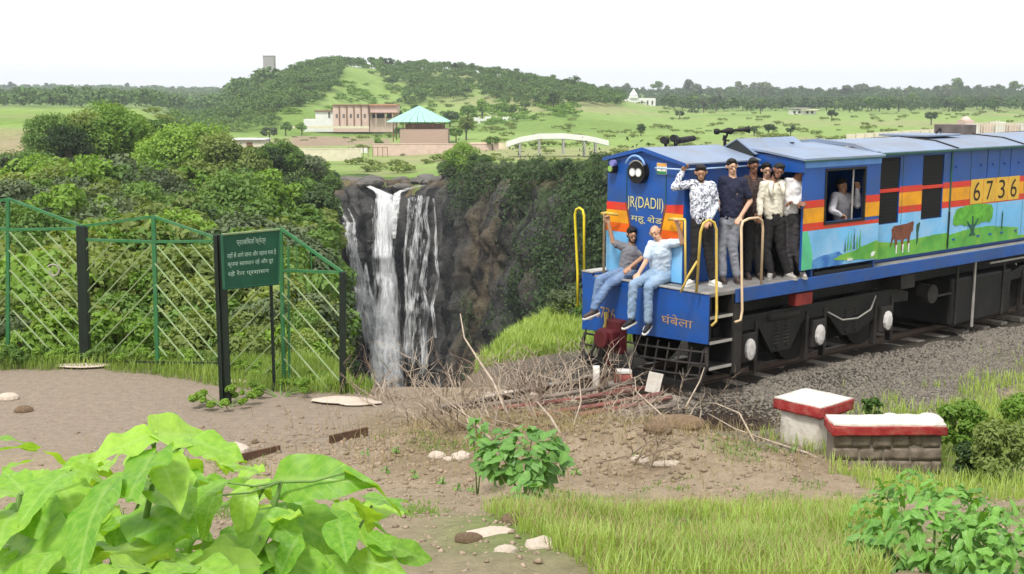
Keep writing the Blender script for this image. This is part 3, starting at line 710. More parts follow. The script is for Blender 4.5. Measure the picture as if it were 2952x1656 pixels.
# --- bushes on the rim and on the cliff right of the falls
GR = 'bushes along the rim right of the falls'
for i in range(64):
    k_ = rt.random(); j = int((0.25 + 0.72 * k_) * (len(path) - 1)); off = rt.uniform(-4.5, 0.8)
    x = path[j, 0] + nor[j, 0] * off; y = path[j, 1] + nor[j, 1] * off
    vx = proj(x, y, -6)[0]
    if vx < 1095: continue
    s = rt.uniform(0.6, 1.15)
    plant_tree(rt.choice(BUSH), rt.choice(['dark', 'dark', 'mid', 'grey']), x, y, float(base_h(np.array([x]), np.array([y]))[0]) - 0.5, s, 'dark bush on the cliff top right of the falls', GR, name='bush', cat='bush')
one(1165, 362, 176, 1.1, 'bright', P3, 'bright green upright tree on the rim right of the falls', group=None, sz=1.0)
one(1205, 388, 172, 0.7, 'mid', P1, 'mid-green tree right of the bright one on the rim')
one(1130, 400, 178, 0.6, 'mid', P5, 'small green tree left of the bright one on the rim')
# creepers that hang over the rock: too many leaves to count
rg = np.random.default_rng(9)
Vc = []
for i in range(1150):
    j = int(rg.uniform(0.30, 0.97) * (len(path) - 1)); t = rg.random() ** 1.5 * 0.85
    if fbm(np.array([sarc[j]]), np.array([t * 40]), 0.09, 3, 5)[0] < -0.10 + 0.20 * t: continue
    i_r = int(t * (nr - 1)); p = np.array([PX[i_r, j], PY[i_r, j], Zg[i_r, j]])
    r = rg.uniform(0.6, 1.7); m_ = int(85 * r)
    vxp, vyp = proj(*p)
    if vxp < 1150 or (vxp < 1360 and vyp > 500 and rg.random() < .8): continue
    q = p + rg.normal(size=(m_, 3)) * np.array([r * .7, r * .7, r]) + np.append(nor[j] * 0.7, 0)
    s = rg.uniform(0.25, 0.55, m_)
    Vc.append(leaves(rg, q, np.tile(np.append(nor[j], 0.8), (m_, 1)) + rg.normal(size=(m_, 3)) * 0.5, s, s * 0.6))
stuff(link('creepers', np_mesh('creepers', np.concatenate(Vc)), LM['dark']), 'dark creepers and scrub hanging down the cliff right of the falls', 'creepers')
# dense scrub on the level ground between the cliff and the engine, and behind the engine
GS = 'scrub behind the engine'
for i in range(70):
    b = rt.uniform(6, 60); a = rt.uniform(-22, -5)
    p = TA(a, b)
    if p.y < 24 or sdist(np.array([p.x]), np.array([p.y]))[0] > 1.5: continue
    z = Hs(p.x, p.y); tz = z + 2.6
    plant_tree(rt.choice(BUSH), rt.choice(['dark', 'dark', 'mid']), p.x, p.y, z - 0.7, rt.uniform(0.45, 0.85), 'dark scrub bush on the level ground beyond the engine', GS, name='bush', cat='bush')
# near bank slope right of the void: low bushes and coarse grass
for i in range(26):
    a = rt.uniform(-6.5, -2.7); b = rt.uniform(-2.5, 9); p = TA(a, b)
    if sdist(np.array([p.x]), np.array([p.y]))[0] > -.2: continue
    vx = proj(p.x, p.y, 0)[0]; k = rt.choice(['bright', 'yellow', 'yellow', 'mid', 'grey']); s = rt.uniform(.16, .3)
    plant_tree(rt.choice(BUSH), k, p.x, p.y, Hs(p.x, p.y) - .25 * s, s, f'{KN[k]} shrub on the bank beside the engine', 'shrubs on the bank by the engine', name='shrub', cat='shrub')

# --- distant trees: one by one on the skyline and in the fields
rf = random.Random(5)
farp = []
for k in range(4):
    rg = np.random.default_rng(300 + k); c_, r_ = lobes(rg, (3.2, 3.2, 2.6) if k % 2 else (2.6, 2.6, 3.2), 12, 1.2, -0.3); c_ = c_ + np.array([0, 0, 3.8])
    cm = np_mesh('crown', crown_arr(rg, c_, r_, 75, 0.6, 0.8), 4)
    mb = MB(); mb.tube([(0, 0, -1), (0, 0, 2.0), (0.1, 0, 4.2)], [0.32, 0.25, 0.15], 5); mb.tube([(0, 0, 2), (1, 0.4, 3.8)], [0.14, 0.08], 4); mb.tube([(0, 0, 2), (-1, -0.4, 3.9)], [0.14, 0.08], 4)
    tm = bpy.data.meshes.new('trunk'); tm.from_pydata(mb.v, [], mb.f); tm.materials.append(M_BARK); farp.append((cm, tm)); BB[id(farp[-1])] = [(0, 0, 7.0 if k % 2 else 7.2)]
def fartree(vx, D, s, k, label, group, z=None):
    x = u_of_vx(vx) * D; zz = HF(x, D) if z is None else z
    plant_tree(rf.choice(farp), k, x, D, zz - 0.3, s, label, group)
for vx, s in [(1742, 1.5), (1795, 1.2), (1862, 1.3), (1903, 2.0)]:
    fartree(vx, 1080, s * 1.35, 'grey', {1742: 'umbrella-shaped tree alone on the right skyline, leftmost of four', 1795: 'low round tree on the right skyline, second of four', 1862: 'round tree on the right skyline, third of four', 1903: 'widest flat-topped tree on the right skyline'}[vx], 'lone trees on the right skyline')
for i in range(46):
    vx = 1500 + i * 25 + rf.uniform(-10, 10)
    fartree(vx, rf.uniform(1000, 1250), rf.choice([1.1, 1.3, 1.5, 1.8, 2.4]), rf.choice(['grey', 'grey', 'mid']), 'hazy tree along the right skyline', 'trees along the right skyline')
for i in range(50):
    vx = 1460 + i * 24 + rf.uniform(-14, 14)
    if 1490 < vx < 1670: vx += 190
    fartree(vx, rf.uniform(640, 900), rf.uniform(0.9, 1.5), rf.choice(['mid', 'grey', 'dark']), 'tree in the belt beyond the right-hand fields', 'trees in the belt beyond the fields')
for vx, D, s in [(1606, 330, .55), (1885, 330, .5), (1920, 330, .65), (2050, 250, .5), (2320, 420, .8), (2075, 470, .7), (1700, 520, .7), (1975, 330, .5)]:
    fartree(vx, D, s, 'dark', 'small dark tree standing alone in the bright field', 'lone field trees')
for vx, D, s, k in [(1215, 470, 1.25, 'bright'), (1180, 480, 1.0, 'bright'), (1262, 480, 0.9, 'bright'), (1320, 485, .8, 'mid'), (1390, 470, 1.1, 'dark'), (1375, 480, .9, 'mid'), (1290, 470, .7, 'mid')]:
    fartree(vx, D, s, k, {'bright': 'light green tree before the white wall', 'mid': 'mid-green tree behind the white wall', 'dark': 'dark tree at the right end of the white wall'}[k], 'trees by the white wall')
for i in range(52):
    vx = [345, 150, 165, 410, 455, 480, 100, 60][i] if i < 8 else rf.uniform(-40, 640)
    fartree(vx, rf.uniform(1750, 1950), (1.9 if i < 8 else rf.uniform(1.1, 1.6)), 'dark', 'tiny dark tree on the crest of the far left ridge', 'trees on the left skyline')
crest = [(x_, None) for x_ in range(655, 1520, 15)]
for vx, _ in crest:
    vx += rf.uniform(-6, 6); D = rf.uniform(690, 735)
    fartree(vx, D, rf.uniform(0.65, 1.15), rf.choice(['mid', 'dark', 'mid']), 'tree on the crest of the wooded hill', 'trees on the hill crest')
# --- the woods on the hill and ridges read as one mass
def in_poly(px, py, poly):
    c = False; n = len(poly)
    for i in range(n):
        ax, ay = poly[i]; bx, by = poly[(i + 1) % n]
        if (ay > py) != (by > py) and px < (bx - ax) * (py - ay) / (by - ay) + ax: c = not c
    return c
clear = [[(862, 168), (940, 165), (960, 200), (1030, 250), (990, 268), (840, 262), (780, 300), (650, 305), (690, 280), (800, 255), (850, 215)],
         [(1120, 262), (1190, 235), (1260, 262), (1420, 270), (1440, 300), (1120, 300)], [(1040, 262), (1130, 245), (1120, 275), (1040, 285)]]
rg = np.random.default_rng(44)
def wood(name, label, n, urange, yrange, test, m, sc=(0.6, 1.2), quads=95, L=0.75):
    tmpl = []
    for k in range(6):
        c_, r_ = lobes(rg, (2.9, 2.9, 2.4), 9, 1.25, -0.2); c_ = c_ + np.array([0, 0, 3.0])
        tmpl.append(crown_arr(rg, c_, r_, quads // 9 + 2, L, 0.8))
    out = []; cnt = 0; tries = 0
    while cnt < n and tries < n * 8:
        tries += 1
        u = rg.uniform(*urange); y = yrange[0] * (yrange[1] / yrange[0]) ** rg.random(); x = u * y; z = float(far_h(np.array([u]), np.array([y]))[0])
        vx, vy = proj(x, y, z)
        if not test(vx, vy, x, y, z): continue
        s = rg.uniform(*sc); V = tmpl[rg.integers(6)] * s
        a = rg.uniform(0, 6.28); V = V @ np.array([[math.cos(a), math.sin(a), 0], [-math.sin(a), math.cos(a), 0], [0, 0, 1]])
        out.append(V + np.array([x, y, z - 0.6])); cnt += 1
    return stuff(link(name, np_mesh(name, np.concatenate(out)), m), label, 'wood')
def t_hill(vx, vy, x, y, z):
    if any(in_poly(vx, vy - 6, p) for p in clear): return False
    if vy > 268 and vx > 760: return False
    return y < 715 and (vx > 445)
def t_spur(vx, vy, x, y, z): return vx < 700 and vy < 335 and not any(in_poly(vx, vy - 6, p) for p in clear) and vx > 430 - (330 - vy) * 0
LM['hill'] = leafmat('hill_wood_leaves', (0.045, 0.10, 0.025), (0.16, 0.26, 0.06), 0.2, 0.035)
wood('hill_wood', 'dense green wood covering the hill behind the pink building', 1700, (u_of_vx(440), u_of_vx(1560)), (430, 715), t_hill, LM['hill'], (0.6, 1.25), 90)
wood('spur_wood', 'green wood on the spur running down left of the hill', 650, (u_of_vx(360), u_of_vx(720)), (330, 640), t_spur, LM['hill'], (0.5, 1.0), 80, 0.65)
wood('ridge_wood', 'dark hazy forest on the far left ridge', 2300, (u_of_vx(-300), u_of_vx(700)), (560, 1950), lambda vx, vy, x, y, z: vy < 292 and rg.random() < (y / 1200) ** 1.2, LM['far'], (1.2, 2.4), 55, 0.95)
wood('plain_wood', 'hazy scrub and trees scattered beyond the right-hand fields', 3000, (u_of_vx(1430), u_of_vx(2900)), (560, 1250), lambda vx, vy, x, y, z: not (1480 < vx < 1675 and y < 905) and rg.random() < (y > 720) * 0.5 + (y > 900) * 0.5 + 0.04, LM['far'], (0.8, 1.75), 50, 0.95)

def scrub(name, label, n, urange, yrange, m, sc, seed):
    rg = np.random.default_rng(seed); tm = []
    for k in range(5):
        c_, r_ = lobes(rg, (2.4, 2.4, 1.3), 7, .9, -.1); tm.append(crown_arr(rg, c_ + np.array([0, 0, 1.2]), r_, 9, .8, .8))
    out = []
    for _ in range(n * 3):
        u = rg.uniform(*urange); y = yrange[0] * (yrange[1] / yrange[0]) ** rg.random(); x = u * y
        if fbm(np.array([x]), np.array([y]), .02, 3, seed)[0] < -.02 and rg.random() < .8: continue
        if any(abs(x - bx_) < w_ and abs(y - by_) < 26 for bx_, by_, w_ in ((g0.x + 15, 402, 19), (p0.x, 304, 11), (g0.x + 22, 262, 18))): continue
        s = rg.uniform(*sc); out.append(tm[rg.integers(5)] * s * np.array([1.3, 1, .8]) + np.array([x, y, HF(x, y) - .2]))
        if len(out) >= n: break
    return stuff(link(name, np_mesh(name, np.concatenate(out)), m), label, 'scrub')
# ================================================================= FAR BUILDINGS
M_PINK = mat('pink_plaster', (0.62, 0.46, 0.40), 0.85, var=0.08, scale=1.0, dirt=(0.42, 0.32, 0.26), dscale=0.6, damt=0.35)
M_WHITE = mat('white_plaster', (0.72, 0.72, 0.70), 0.85, var=0.08, scale=1.0, dirt=(0.45, 0.44, 0.40), dscale=0.5, damt=0.3)
M_CREAM = mat('cream_plaster', (0.66, 0.60, 0.46), 0.85, var=0.1, scale=1.0)
M_TRIM = mat('brown_trim', (0.20, 0.11, 0.07), 0.8)
M_DARK = mat('dark_opening', (0.025, 0.02, 0.018), 0.7)
M_TEAL = mat('pale_green_sheet', (0.30, 0.58, 0.46), 0.5, var=0.1, scale=1.5)
M_CONC = mat('grey_concrete', (0.33, 0.32, 0.31), 0.9, var=0.08, scale=0.6)
k4 = 400 / FPX / 2.1467
def six(x, y, Y):
    sx, sy = 600 + x / 2.1467, 120 + y / 2.1467
    return at(sx * 2576 / 2952, sy * 2576 / 2952, Y)
g0 = six(585, 522, 400)
bl = thing('school_building', 'long pink flat-roofed building with tall ribs and five small windows below the hill', 'building', (g0.x, 400, g0.z))
def bx(name, m, x0, x1, y0, y1, d0, d1, par=bl, k=k4, X0=585, Z0=522):
    """pixels of the enlarged photograph -> metres on the facade plane"""
    return MB().box((x0 - X0) * k, (x1 - X0) * k, d0, d1, (Z0 - y1) * k, (Z0 - y0) * k).build(name, m, par)
bx('wall', M_WHITE, 585, 662, 484, 560, 2, 8); bx('wall', M_WHITE, 662, 772, 436, 560, 1, 9); bx('roof', M_TRIM, 655, 776, 430, 436, 0.5, 9.5)
bx('wall', M_PINK, 772, 992, 400, 560, 0, 10); bx('roof', M_TRIM, 768, 996, 394, 400, -0.4, 10.4)
bx('wall', M_PINK, 996, 1165, 400, 442, 0.5, 10); bx('roof', mat('rust_roof_edge', (0.42, 0.22, 0.13), 0.8), 996, 1168, 392, 400, -0.2, 10.4)
bx('verandah_roof', M_TRIM, 992, 1182, 441, 446, -2.2, 0.5); bx('wall', M_PINK, 996, 1165, 476, 560, 0.4, 1.0); bx('doorway', M_DARK, 1012, 1095, 447, 476, 0.8, 1.2); bx('doorway', M_DARK, 1102, 1140, 447, 476, 0.8, 1.2)
bx('wall', M_PINK, 996, 1012, 446, 476, 0.3, 0.9); bx('wall', M_PINK, 1140, 1165, 446, 476, 0.3, 0.9)
for x in (992, 1040, 1096, 1140, 1178): bx('post', M_PINK, x - 2, x + 2, 446, 520, -2.1, -1.9)
for x in (812, 857, 901, 945, 990):
    bx('rib', M_TRIM, x - 2.5, x + 2.5, 398, 525, -0.45, -0.02); bx('rib', M_TRIM, x - 22, x + 2.5, 396, 402, -0.45, -0.02)
for x in (747, 795, 838, 882, 925, 967):
    y0, y1, d = (440, 476, 0.96) if x == 747 else (450, 475, -0.04)
    w = bx('window', M_DARK, x - 6, x + 6, y0, y1, d, d + 0.1)
    bx('frame', M_WHITE, x - 0.6, x + 0.6, y0, y1, d - 0.04, d)
tr = thing('terrace', 'low pale terrace wall in front of the pink building', 'terrace', (g0.x, 396, g0.z))
bx('wall', M_CREAM, 500, 1000, 522, 536, 0.5, 1.0, tr); bx('parapet', M_WHITE, 560, 720, 515, 522, 0.5, 0.8, tr)
# pavilion
k3 = 300 / FPX / 2.1467; p0 = six(1300, 620, 300)
pv = thing('pavilion', 'open pavilion with pale green pyramid roof beside the pink building', 'pavilion', (p0.x, 300 + 4, p0.z))
hw = 190 * k3; ez = (620 - 498) * k3; az = (620 - 402) * k3
mb = MB(); 
nrf = 8
for s in range(4):
    a0, a1 = math.pi / 4 + s * math.pi / 2, math.pi / 4 + (s + 1) * math.pi / 2
    for k in range(nrf):
        q0 = Vector((math.cos(a0), math.sin(a0), 0)).lerp(Vector((math.cos(a1), math.sin(a1), 0)), k / nrf) * hw * 1.414
        q1 = Vector((math.cos(a0), math.sin(a0), 0)).lerp(Vector((math.cos(a1), math.sin(a1), 0)), (k + 0.92) / nrf) * hw * 1.414
        q0.y *= 0.75; q1.y *= 0.75; q0.z = q1.z = ez
        o = MB(); tp = Vector((0, 0, az)); dn = Vector((0, 0, -0.12))
        o.add([q0, q1, tp, q0 + dn, q1 + dn, tp + dn], [(0, 1, 2), (5, 4, 3), (0, 3, 4, 1), (1, 4, 5, 2), (2, 5, 3, 0)]); o.build('roof_sheet', M_TEAL, pv)
for i in range(6):
    for j in (-1, 1):
        MB().box(-hw * .8 + i * hw * .32 - 0.12, -hw * .8 + i * hw * .32 + 0.12, j * hw * .55 - .12, j * hw * .55 + .12, 0, ez).build('post', M_TRIM, pv)
MB().box(-110 * k3, 185 * k3, -hw * 0.62, hw * .6, -2, 76 * k3).build('plinth', mat('pinkish_stone', (0.40, 0.29, 0.24), 0.9, var=0.15), pv)
MB().box(-80 * k3, 150 * k3, -hw * .4, hw * .5, 76 * k3, 105 * k3).build('counter', M_TRIM, pv)
# forecourt railing
for (xa, xb, yy, D, nm, lb, m_) in [(870, 1110, 700, 240, 'railing', 'short railing with pale panels at the edge above the falls', M_WHITE)]:
    a = six(xa, yy, D); b = six(xb, yy, D); t = thing(nm, lb, 'railing', (a.x, D, a.z)); w = b.x - a.x
    for i in range(9): MB().box(w * i / 8 - .06, w * i / 8 + .06, -.06, .06, -.5, 1.5).build('post', M_TRIM, t)
    for i in range(4): MB().box(w * i / 8 + .1, w * (i + 1) / 8 - .1, -.03, .03, .3, 1.3).build('panel', M_WHITE, t)
    MB().box(0, w, -.04, .04, 1.36, 1.46).build('rail', M_TRIM, t)
a = six(490, 690, 232); t = thing('low_wall', 'low cream wall along the meadow edge above the falls', 'wall', (a.x, 232, a.z))
MB().box(0, 14.0, 0, .4, -1.5, .75).build('wall', M_CREAM, t); MB().box(-.05, 14.05, -.06, .46, .752, .85).build('coping', M_CREAM, t)
a = six(1020, 665, 262); t = thing('forecourt_wall', 'long pinkish retaining wall below the pavilion', 'wall', (a.x, 262, a.z))
MB().box(0, 27, 0, .5, -1.5, 1.0).build('wall', M_PINK, t); MB().box(-.05, 27.05, -.08, .58, 1.002, 1.14).build('coping', M_PINK, t)
a = at(628, 372, 160); t = thing('cream_hut', 'little cream hut among the trees at the left rim', 'hut', (a.x, 160, a.z))
MB().box(-2.0, 2.0, 0, 3, -2, 1.0).build('wall', M_CREAM, t); MB().box(-2.2, 2.2, -.3, 3.3, 1.0, 1.15).build('roof', M_WHITE, t); MB().box(-.4, .4, -.03, .05, -.9, .7).build('door', M_TRIM, t)
# tower
a = six(375, 216, 760); t = thing('water_tower', 'plain grey concrete tower block on the hill shoulder', 'tower', (a.x, 760, a.z))
kk = 760 / FPX / 2.1467
MB().box(-32 * kk, 32 * kk, 0, 7, -8, 121 * kk).build('shaft', M_CONC, t); MB().box(-33.5 * kk, 33.5 * kk, -.3, 7.3, 121 * kk, 125 * kk).build('cap', M_CONC, t)
for i in range(5): MB().box(-30 * kk, 30 * kk, -.12, 0, (8 + 22 * i) * kk, (9.5 + 22 * i) * kk).build('band', M_CONC, t)
# white wall
a = at(1192, 313, 455); a.z = HF(a.x, a.y); t = thing('white_wall', 'broken white wall with pillars behind light green trees', 'wall', (a.x, 455, a.z))
for i in range(16):
    x = i * 2.15; hgt = [2.6, 2.2, 3.0, 2.4, 2.0, 2.8, 2.2, 2.6][i % 8]
    MB().box(x, x + 1.85, 0, .3, -1, hgt - .4).build('panel', M_WHITE, t); MB().box(x + 1.87, x + 2.13, -.08, .38, -1, hgt).build('pillar', M_WHITE, t)
# arched white footbridge
pts = [(1845, 640), (1930, 612), (2050, 590), (2200, 588), (2330, 600), (2400, 612), (2480, 632)]
q = [six(x, y, 238) for x, y in pts]; t = thing('white_footbridge', 'low arched white footbridge on the meadow left of the engine', 'bridge', (q[0].x, 238, q[0].z))
up_ = [(p.x - q[0].x, p.z - q[0].z + 0.5) for p in q]; dn_ = [(x, z - 0.95) for x, z in up_]
MB().prism(up_ + dn_[::-1], 0, .3).build('parapet', M_WHITE, t); MB().prism(up_ + dn_[::-1], 2.6, 2.9).build('parapet', M_WHITE, t)
MB().prism([(x, z + 0.15) for x, z in dn_] + [(x, z - .1) for x, z in dn_[::-1]], .302, 2.598).build('deck', M_CONC, t)
for x, z in dn_[1:-1]: MB().box(x - .2, x + .2, .05, 2.8, z - 3, z - .12).build('pier', M_CONC, t)
# shrine, sheds
a = at(1570, 276, 880); a.z = HF(a.x, a.y); k9 = 880 / FPX * 2952 / 2576; a.z = HF(a.x, a.y); t = thing('white_shrine', 'white shrine with a domed tower among trees at the right', 'shrine', (a.x, 880, a.z))
MB().box(0, 78 * k9, 0, 9, -3, 20 * k9).build('wall', M_WHITE, t); MB().box(14 * k9, 34 * k9, -1, 7, 20 * k9, 26 * k9).build('tower', M_WHITE, t)
m_ = MB(); c = (24 * k9, 3, 0); prof = [(10 * k9, 26 * k9), (9.5 * k9, 30 * k9), (7 * k9, 34 * k9), (3 * k9, 38 * k9), (.6 * k9, 43 * k9)]
m_.tube([(c[0], c[1], z) for r, z in prof], [r for r, z in prof], 12); m_.build('dome', M_WHITE, t, smooth=True)
for x in (8, 44, 58, 70): MB().box((x - 2) * k9, (x + 2) * k9, -.1, .1, 4 * k9, 14 * k9).build('window', M_DARK, t)
a = at(1503, 277, 860); a.z = HF(a.x, a.y); t = thing('open_shed', 'flat white shed roof left of the white shrine', 'shed', (a.x, 860, a.z))
MB().box(0, 70 * k9, 0, 8, 6 * k9, 9 * k9).build('roof', M_WHITE, t)
for i in range(6): MB().box(i * 13 * k9, (i * 13 + 2) * k9, 0, .5, -2, 6 * k9).build('post', M_WHITE, t)
k6 = 600 / FPX * 2952 / 2576; a = at(1992, 297, 600); a.z = HF(a.x, a.y); t = thing('white_hut', 'white flat-roofed hut in the field above the cab', 'hut', (a.x, 600, a.z))
MB().box(0, 60 * k6, 0, 8, -2, 10 * k6).build('wall', M_WHITE, t); MB().box(-2 * k6, 44 * k6, -1, 9, 14 * k6, 16 * k6).build('roof', M_CONC, t); MB().box(20 * k6, 66 * k6, -1.5, 9, 10 * k6, 12 * k6).build('roof', M_CREAM, t)
for x in (6, 18, 38, 50): MB().box((x - 3) * k6, (x + 3) * k6, -.1, .1, 2 * k6, 8 * k6).build('window', M_DARK, t)
# cream wall and lineside fence on the far right
k2 = 170 / FPX * 2952 / 2576
a = at(2130, 352, 170); t = thing('cream_wall', 'long low cream wall beyond the engine roof', 'wall', (a.x, 170, a.z))
for i in range(12): MB().box(i * 23 * k2, (i * 23 + 21.5) * k2, 0, .4, -3, (14 + i * 1.4) * k2).build('panel', M_CREAM, t)
a = at(2405, 320, 165); t = thing('pink_hut', 'small pink domed hut at the right end of the cream wall', 'hut', (a.x, 165, a.z))
MB().box(22 * k2, 44 * k2, 0, 3, -3, 16 * k2).build('wall', M_PINK, t); MB().tube([(33 * k2, 1.5, 16 * k2), (33 * k2, 1.5, 21 * k2), (33 * k2, 1.5, 25 * k2)], [12 * k2, 10 * k2, 3 * k2], 12).build('dome', M_PINK, t)
a = at(2455, 322, 150); t = thing('lineside_railing', 'cream railing with many upright posts at the far right', 'railing', (a.x, 150, a.z)); k1 = 150 / FPX * 2952 / 2576
for i in range(22): MB().box(i * 7 * k1, (i * 7 + 2) * k1, 0, .12, -3, (11 + (i * 37 % 9)) * k1).build('post', M_CREAM, t)
for z in (5, 10): MB().box(0, 155 * k1, .14, .2, z * k1, (z + 2) * k1).build('rail', M_CREAM, t)
for i in range(5): MB().box((i * 32 + 3) * k1, (i * 32 + 26) * k1, 2.0, 4.0, -3, (7 + i % 3 * 3) * k1).build('backing_wall', M_PINK if i % 2 else M_WHITE, t)
scrub('meadow_scrub', 'low light green scrub dotted over the meadow and round the buildings', 480, (u_of_vx(300), u_of_vx(2700)), (205, 800), LM['yellow'], (.25, .9), 12)
scrub('slope_scrub', 'bright scrub on the open grassy flank of the hill', 500, (u_of_vx(700), u_of_vx(1450)), (430, 700), LM['bright'], (.5, 1.3), 13)
for i, (vx, D, s_, k_) in enumerate([(770, 388, .7, 'bright'), (1010, 385, .6, 'mid'), (1030, 320, .55, 'bright'), (1150, 300, .6, 'mid'), (1175, 310, .8, 'yellow'), (730, 380, .8, 'mid'), (960, 292, .5, 'bright'), (890, 250, .45, 'bright'), (1240, 262, .5, 'mid'), (690, 330, .8, 'grey'), (1135, 420, 1.0, 'dark'), (1060, 430, 1.1, 'dark'), (1000, 450, 1.0, 'mid')]):
    fartree(vx, D, s_, k_, 'bushy tree near the pink building and pavilion', 'trees round the pink building')
# cattle in the field
def cow(vx, vy, D, rz, col, lab):
    a = at(vx, vy, D); t = thing('cow', lab, 'cow', (a.x, D, HF(a.x, D)), rz, 'cattle grazing beyond the engine'); t.scale = (1.5,) * 3
    m = MB(); m.tube([(-.8, 0, 1.0), (-.6, 0, 1.05), (0, 0, 1.0), (.6, 0, 1.1), (.85, 0, 1.15)], [.15, .33, .38, .33, .18], 8)
    m.tube([(.8, 0, 1.2), (1.15, 0, 1.25), (1.45, 0, 1.0)], [.17, .14, .08], 7)
    for x in (-.6, .6):
        for y in (-.17, .17): m.tube([(x, y, .85), (x + .03, y, .45), (x, y, 0)], [.12, .07, .05], 6)
    m.tube([(-.85, 0, 1.2), (-.98, 0, .8), (-.95, 0, .4)], .03, 4); m.tube([(1.2, -.1, 1.35), (1.2, -.22, 1.5)], .025, 4); m.tube([(1.2, .1, 1.35), (1.2, .22, 1.5)], .025, 4)
    m.build('body', mat('hide', col, 0.8), t, smooth=True)
cow(2066, 326, 210, 0.2, (0.16, 0.07, 0.04), 'leftmost brown cow in the field above the cab roof'); cow(2086, 324, 214, 2.9, (0.10, 0.06, 0.04), 'dark brown cow, middle of the three'); cow(2112, 323, 218, 0.1, (0.14, 0.07, 0.05), 'reddish cow, right of the three')

# ================================================================= GREEN FENCE
M_GREEN = mat('green_paint', (0.03, 0.15, 0.05), 0.5, var=0.25, scale=5, dirt=(0.12, 0.2, 0.10), dscale=3, damt=0.4)
M_LGREEN = mat('faded_green_paint', (0.24, 0.34, 0.16), 0.6, var=0.2, scale=6, dirt=(0.38, 0.36, 0.24), dscale=8, damt=0.6)
M_BLACKP = mat('black_green_paint', (0.012, 0.02, 0.014), 0.5, var=0.3, scale=4)
pA = [at(20, 500, 18.9), at(20, 905, 18.9)]; p1 = [at(206, 568, 18.5), at(215, 914, 18.5)]; pB = [at(386, 545, 18.1), at(396, 914, 18.1)]
p2 = [at(552, 600, 17.6), at(556, 935, 17.6)]; pC = [at(706, 575, 17.15), at(715, 962, 17.15)]; p3 = [at(862, 684, 16.7), at(862, 992, 16.7)]
pZ = [p1[0] + (pA[0] - p1[0]) * 2, None]; pZ[0].z = p1[0].z + .05; pZ[1] = pZ[0] - Vector((0, 0, 2.1))
fc = thing('green_fence', 'green metal fence with peaked panels and slanting slats along the gorge edge', 'fence', (p1[1].x, p1[1].y, 0))
fo = Vector(fc.location)
def fb(name, a, b, r, m, n=4):
    return MB().tube([a - fo, b - fo], r, n).build(name, m, fc)
def sq(name, top, bot, w, m):
    o = MB(); d = top - bot
    o.box(-w / 2, w / 2, -w / 2, w / 2, -0.25, d.length); ob = o.build(name, m, fc, bevel=0.006)
    ob.location = bot - fo; ob.rotation_euler = d.to_track_quat('Z', 'Y').to_euler(); return ob
sq('post', p1[0], p1[1], 0.14, M_BLACKP); sq('post', p3[0], p3[1], 0.085, M_BLACKP); sq('post', p2[0], p2[1], 0.07, M_BLACKP); sq('post', pZ[0], pZ[1], .12, M_BLACKP)
sq('pole', pA[0], pA[1], 0.055, M_GREEN); sq('pole', pB[0], pB[1], 0.06, M_GREEN); sq('pole', pC[0], pC[1], 0.055, M_GREEN)
sq('pole', at(725, 620, 17.1), at(728, 965, 17.1), 0.03, M_GREEN)
def panel(cpole, post, drail_c, drail_p, zb, mat_s, n=9, step=0.32, gab=True):
    """half a gate: centre pole to corner post; slats run down and outwards"""
    c0, c1 = cpole; q0, q1 = post
    rc = c0 + (c1 - c0) * drail_c; rp = q0 + (q1 - q0) * drail_p
    fb('rail', rc, rp, 0.028, M_GREEN); fb('gable_rail', c0, q0 + (q1 - q0) * 0.005, 0.027, M_GREEN)
    bc = c1 + Vector((0, 0, zb)); bp = q1 + Vector((0, 0, zb))
    for k in range(1, 4 if gab else 1):
        f = k / 4; fb('brace', (rc + (rp - rc) * f), (c0 + (q0 - c0) * f), 0.008, M_GREEN)
    wdt = (Vector((rp.x, rp.y, 0)) - Vector((rc.x, rc.y, 0))).length
    for k in range(-n, n + 8):
        # start on the pole at height z0, falls 45 deg towards the post
        z0 = rc.z - k * step
        pts = []
        for s in np.linspace(0, 1, 41):
            zt = rc.z + (rp.z - rc.z) * s - 0.03; zbm = bc.z + (bp.z - bc.z) * s; z = z0 - s * wdt * 0.92
            if zbm < z < zt: pts.append(Vector((rc.x + (rp.x - rc.x) * s, rc.y + (rp.y - rc.y) * s - 0.02, z)))
        if len(pts) > 3: fb('slat', pts[0], pts[-1], 0.012, mat_s)
panel(pA, p1, 0.19, 0.02, 0.12, M_LGREEN, gab=False); panel(pA, pZ, 0.19, 0.02, 0.12, M_LGREEN, gab=False)
panel(pB, p1, 0.17, 0.10, 0.12, M_LGREEN, gab=False); panel(pB, p2, 0.17, 0.02, 0.12, M_LGREEN, gab=False)
panel(pC, p2, 0.24, 0.02, 0.05, M_LGREEN); panel(pC, p3, 0.27, 0.005, 0.02, M_LGREEN)
fb('bottom_rail', at(240, 914, 18.4) + Vector((0, 0, .03)), at(556, 914, 17.7), 0.02, M_BLACKP); fb('bottom_rail', at(715, 958, 17.1), at(862, 996, 16.7), 0.02, M_GREEN)
# scroll on the left panel
import itertools
sc = [at(135 + 14 * math.cos(t) * (1 - t / 9), 682 + 14 * math.sin(t) * (1 - t / 9), 18.6) - fo for t in np.linspace(-2.5, 3.5, 16)]
MB().tube(sc, 0.016, 5).build('scroll', mat('grey_scroll', (0.3, 0.28, 0.24), 0.6), fc)

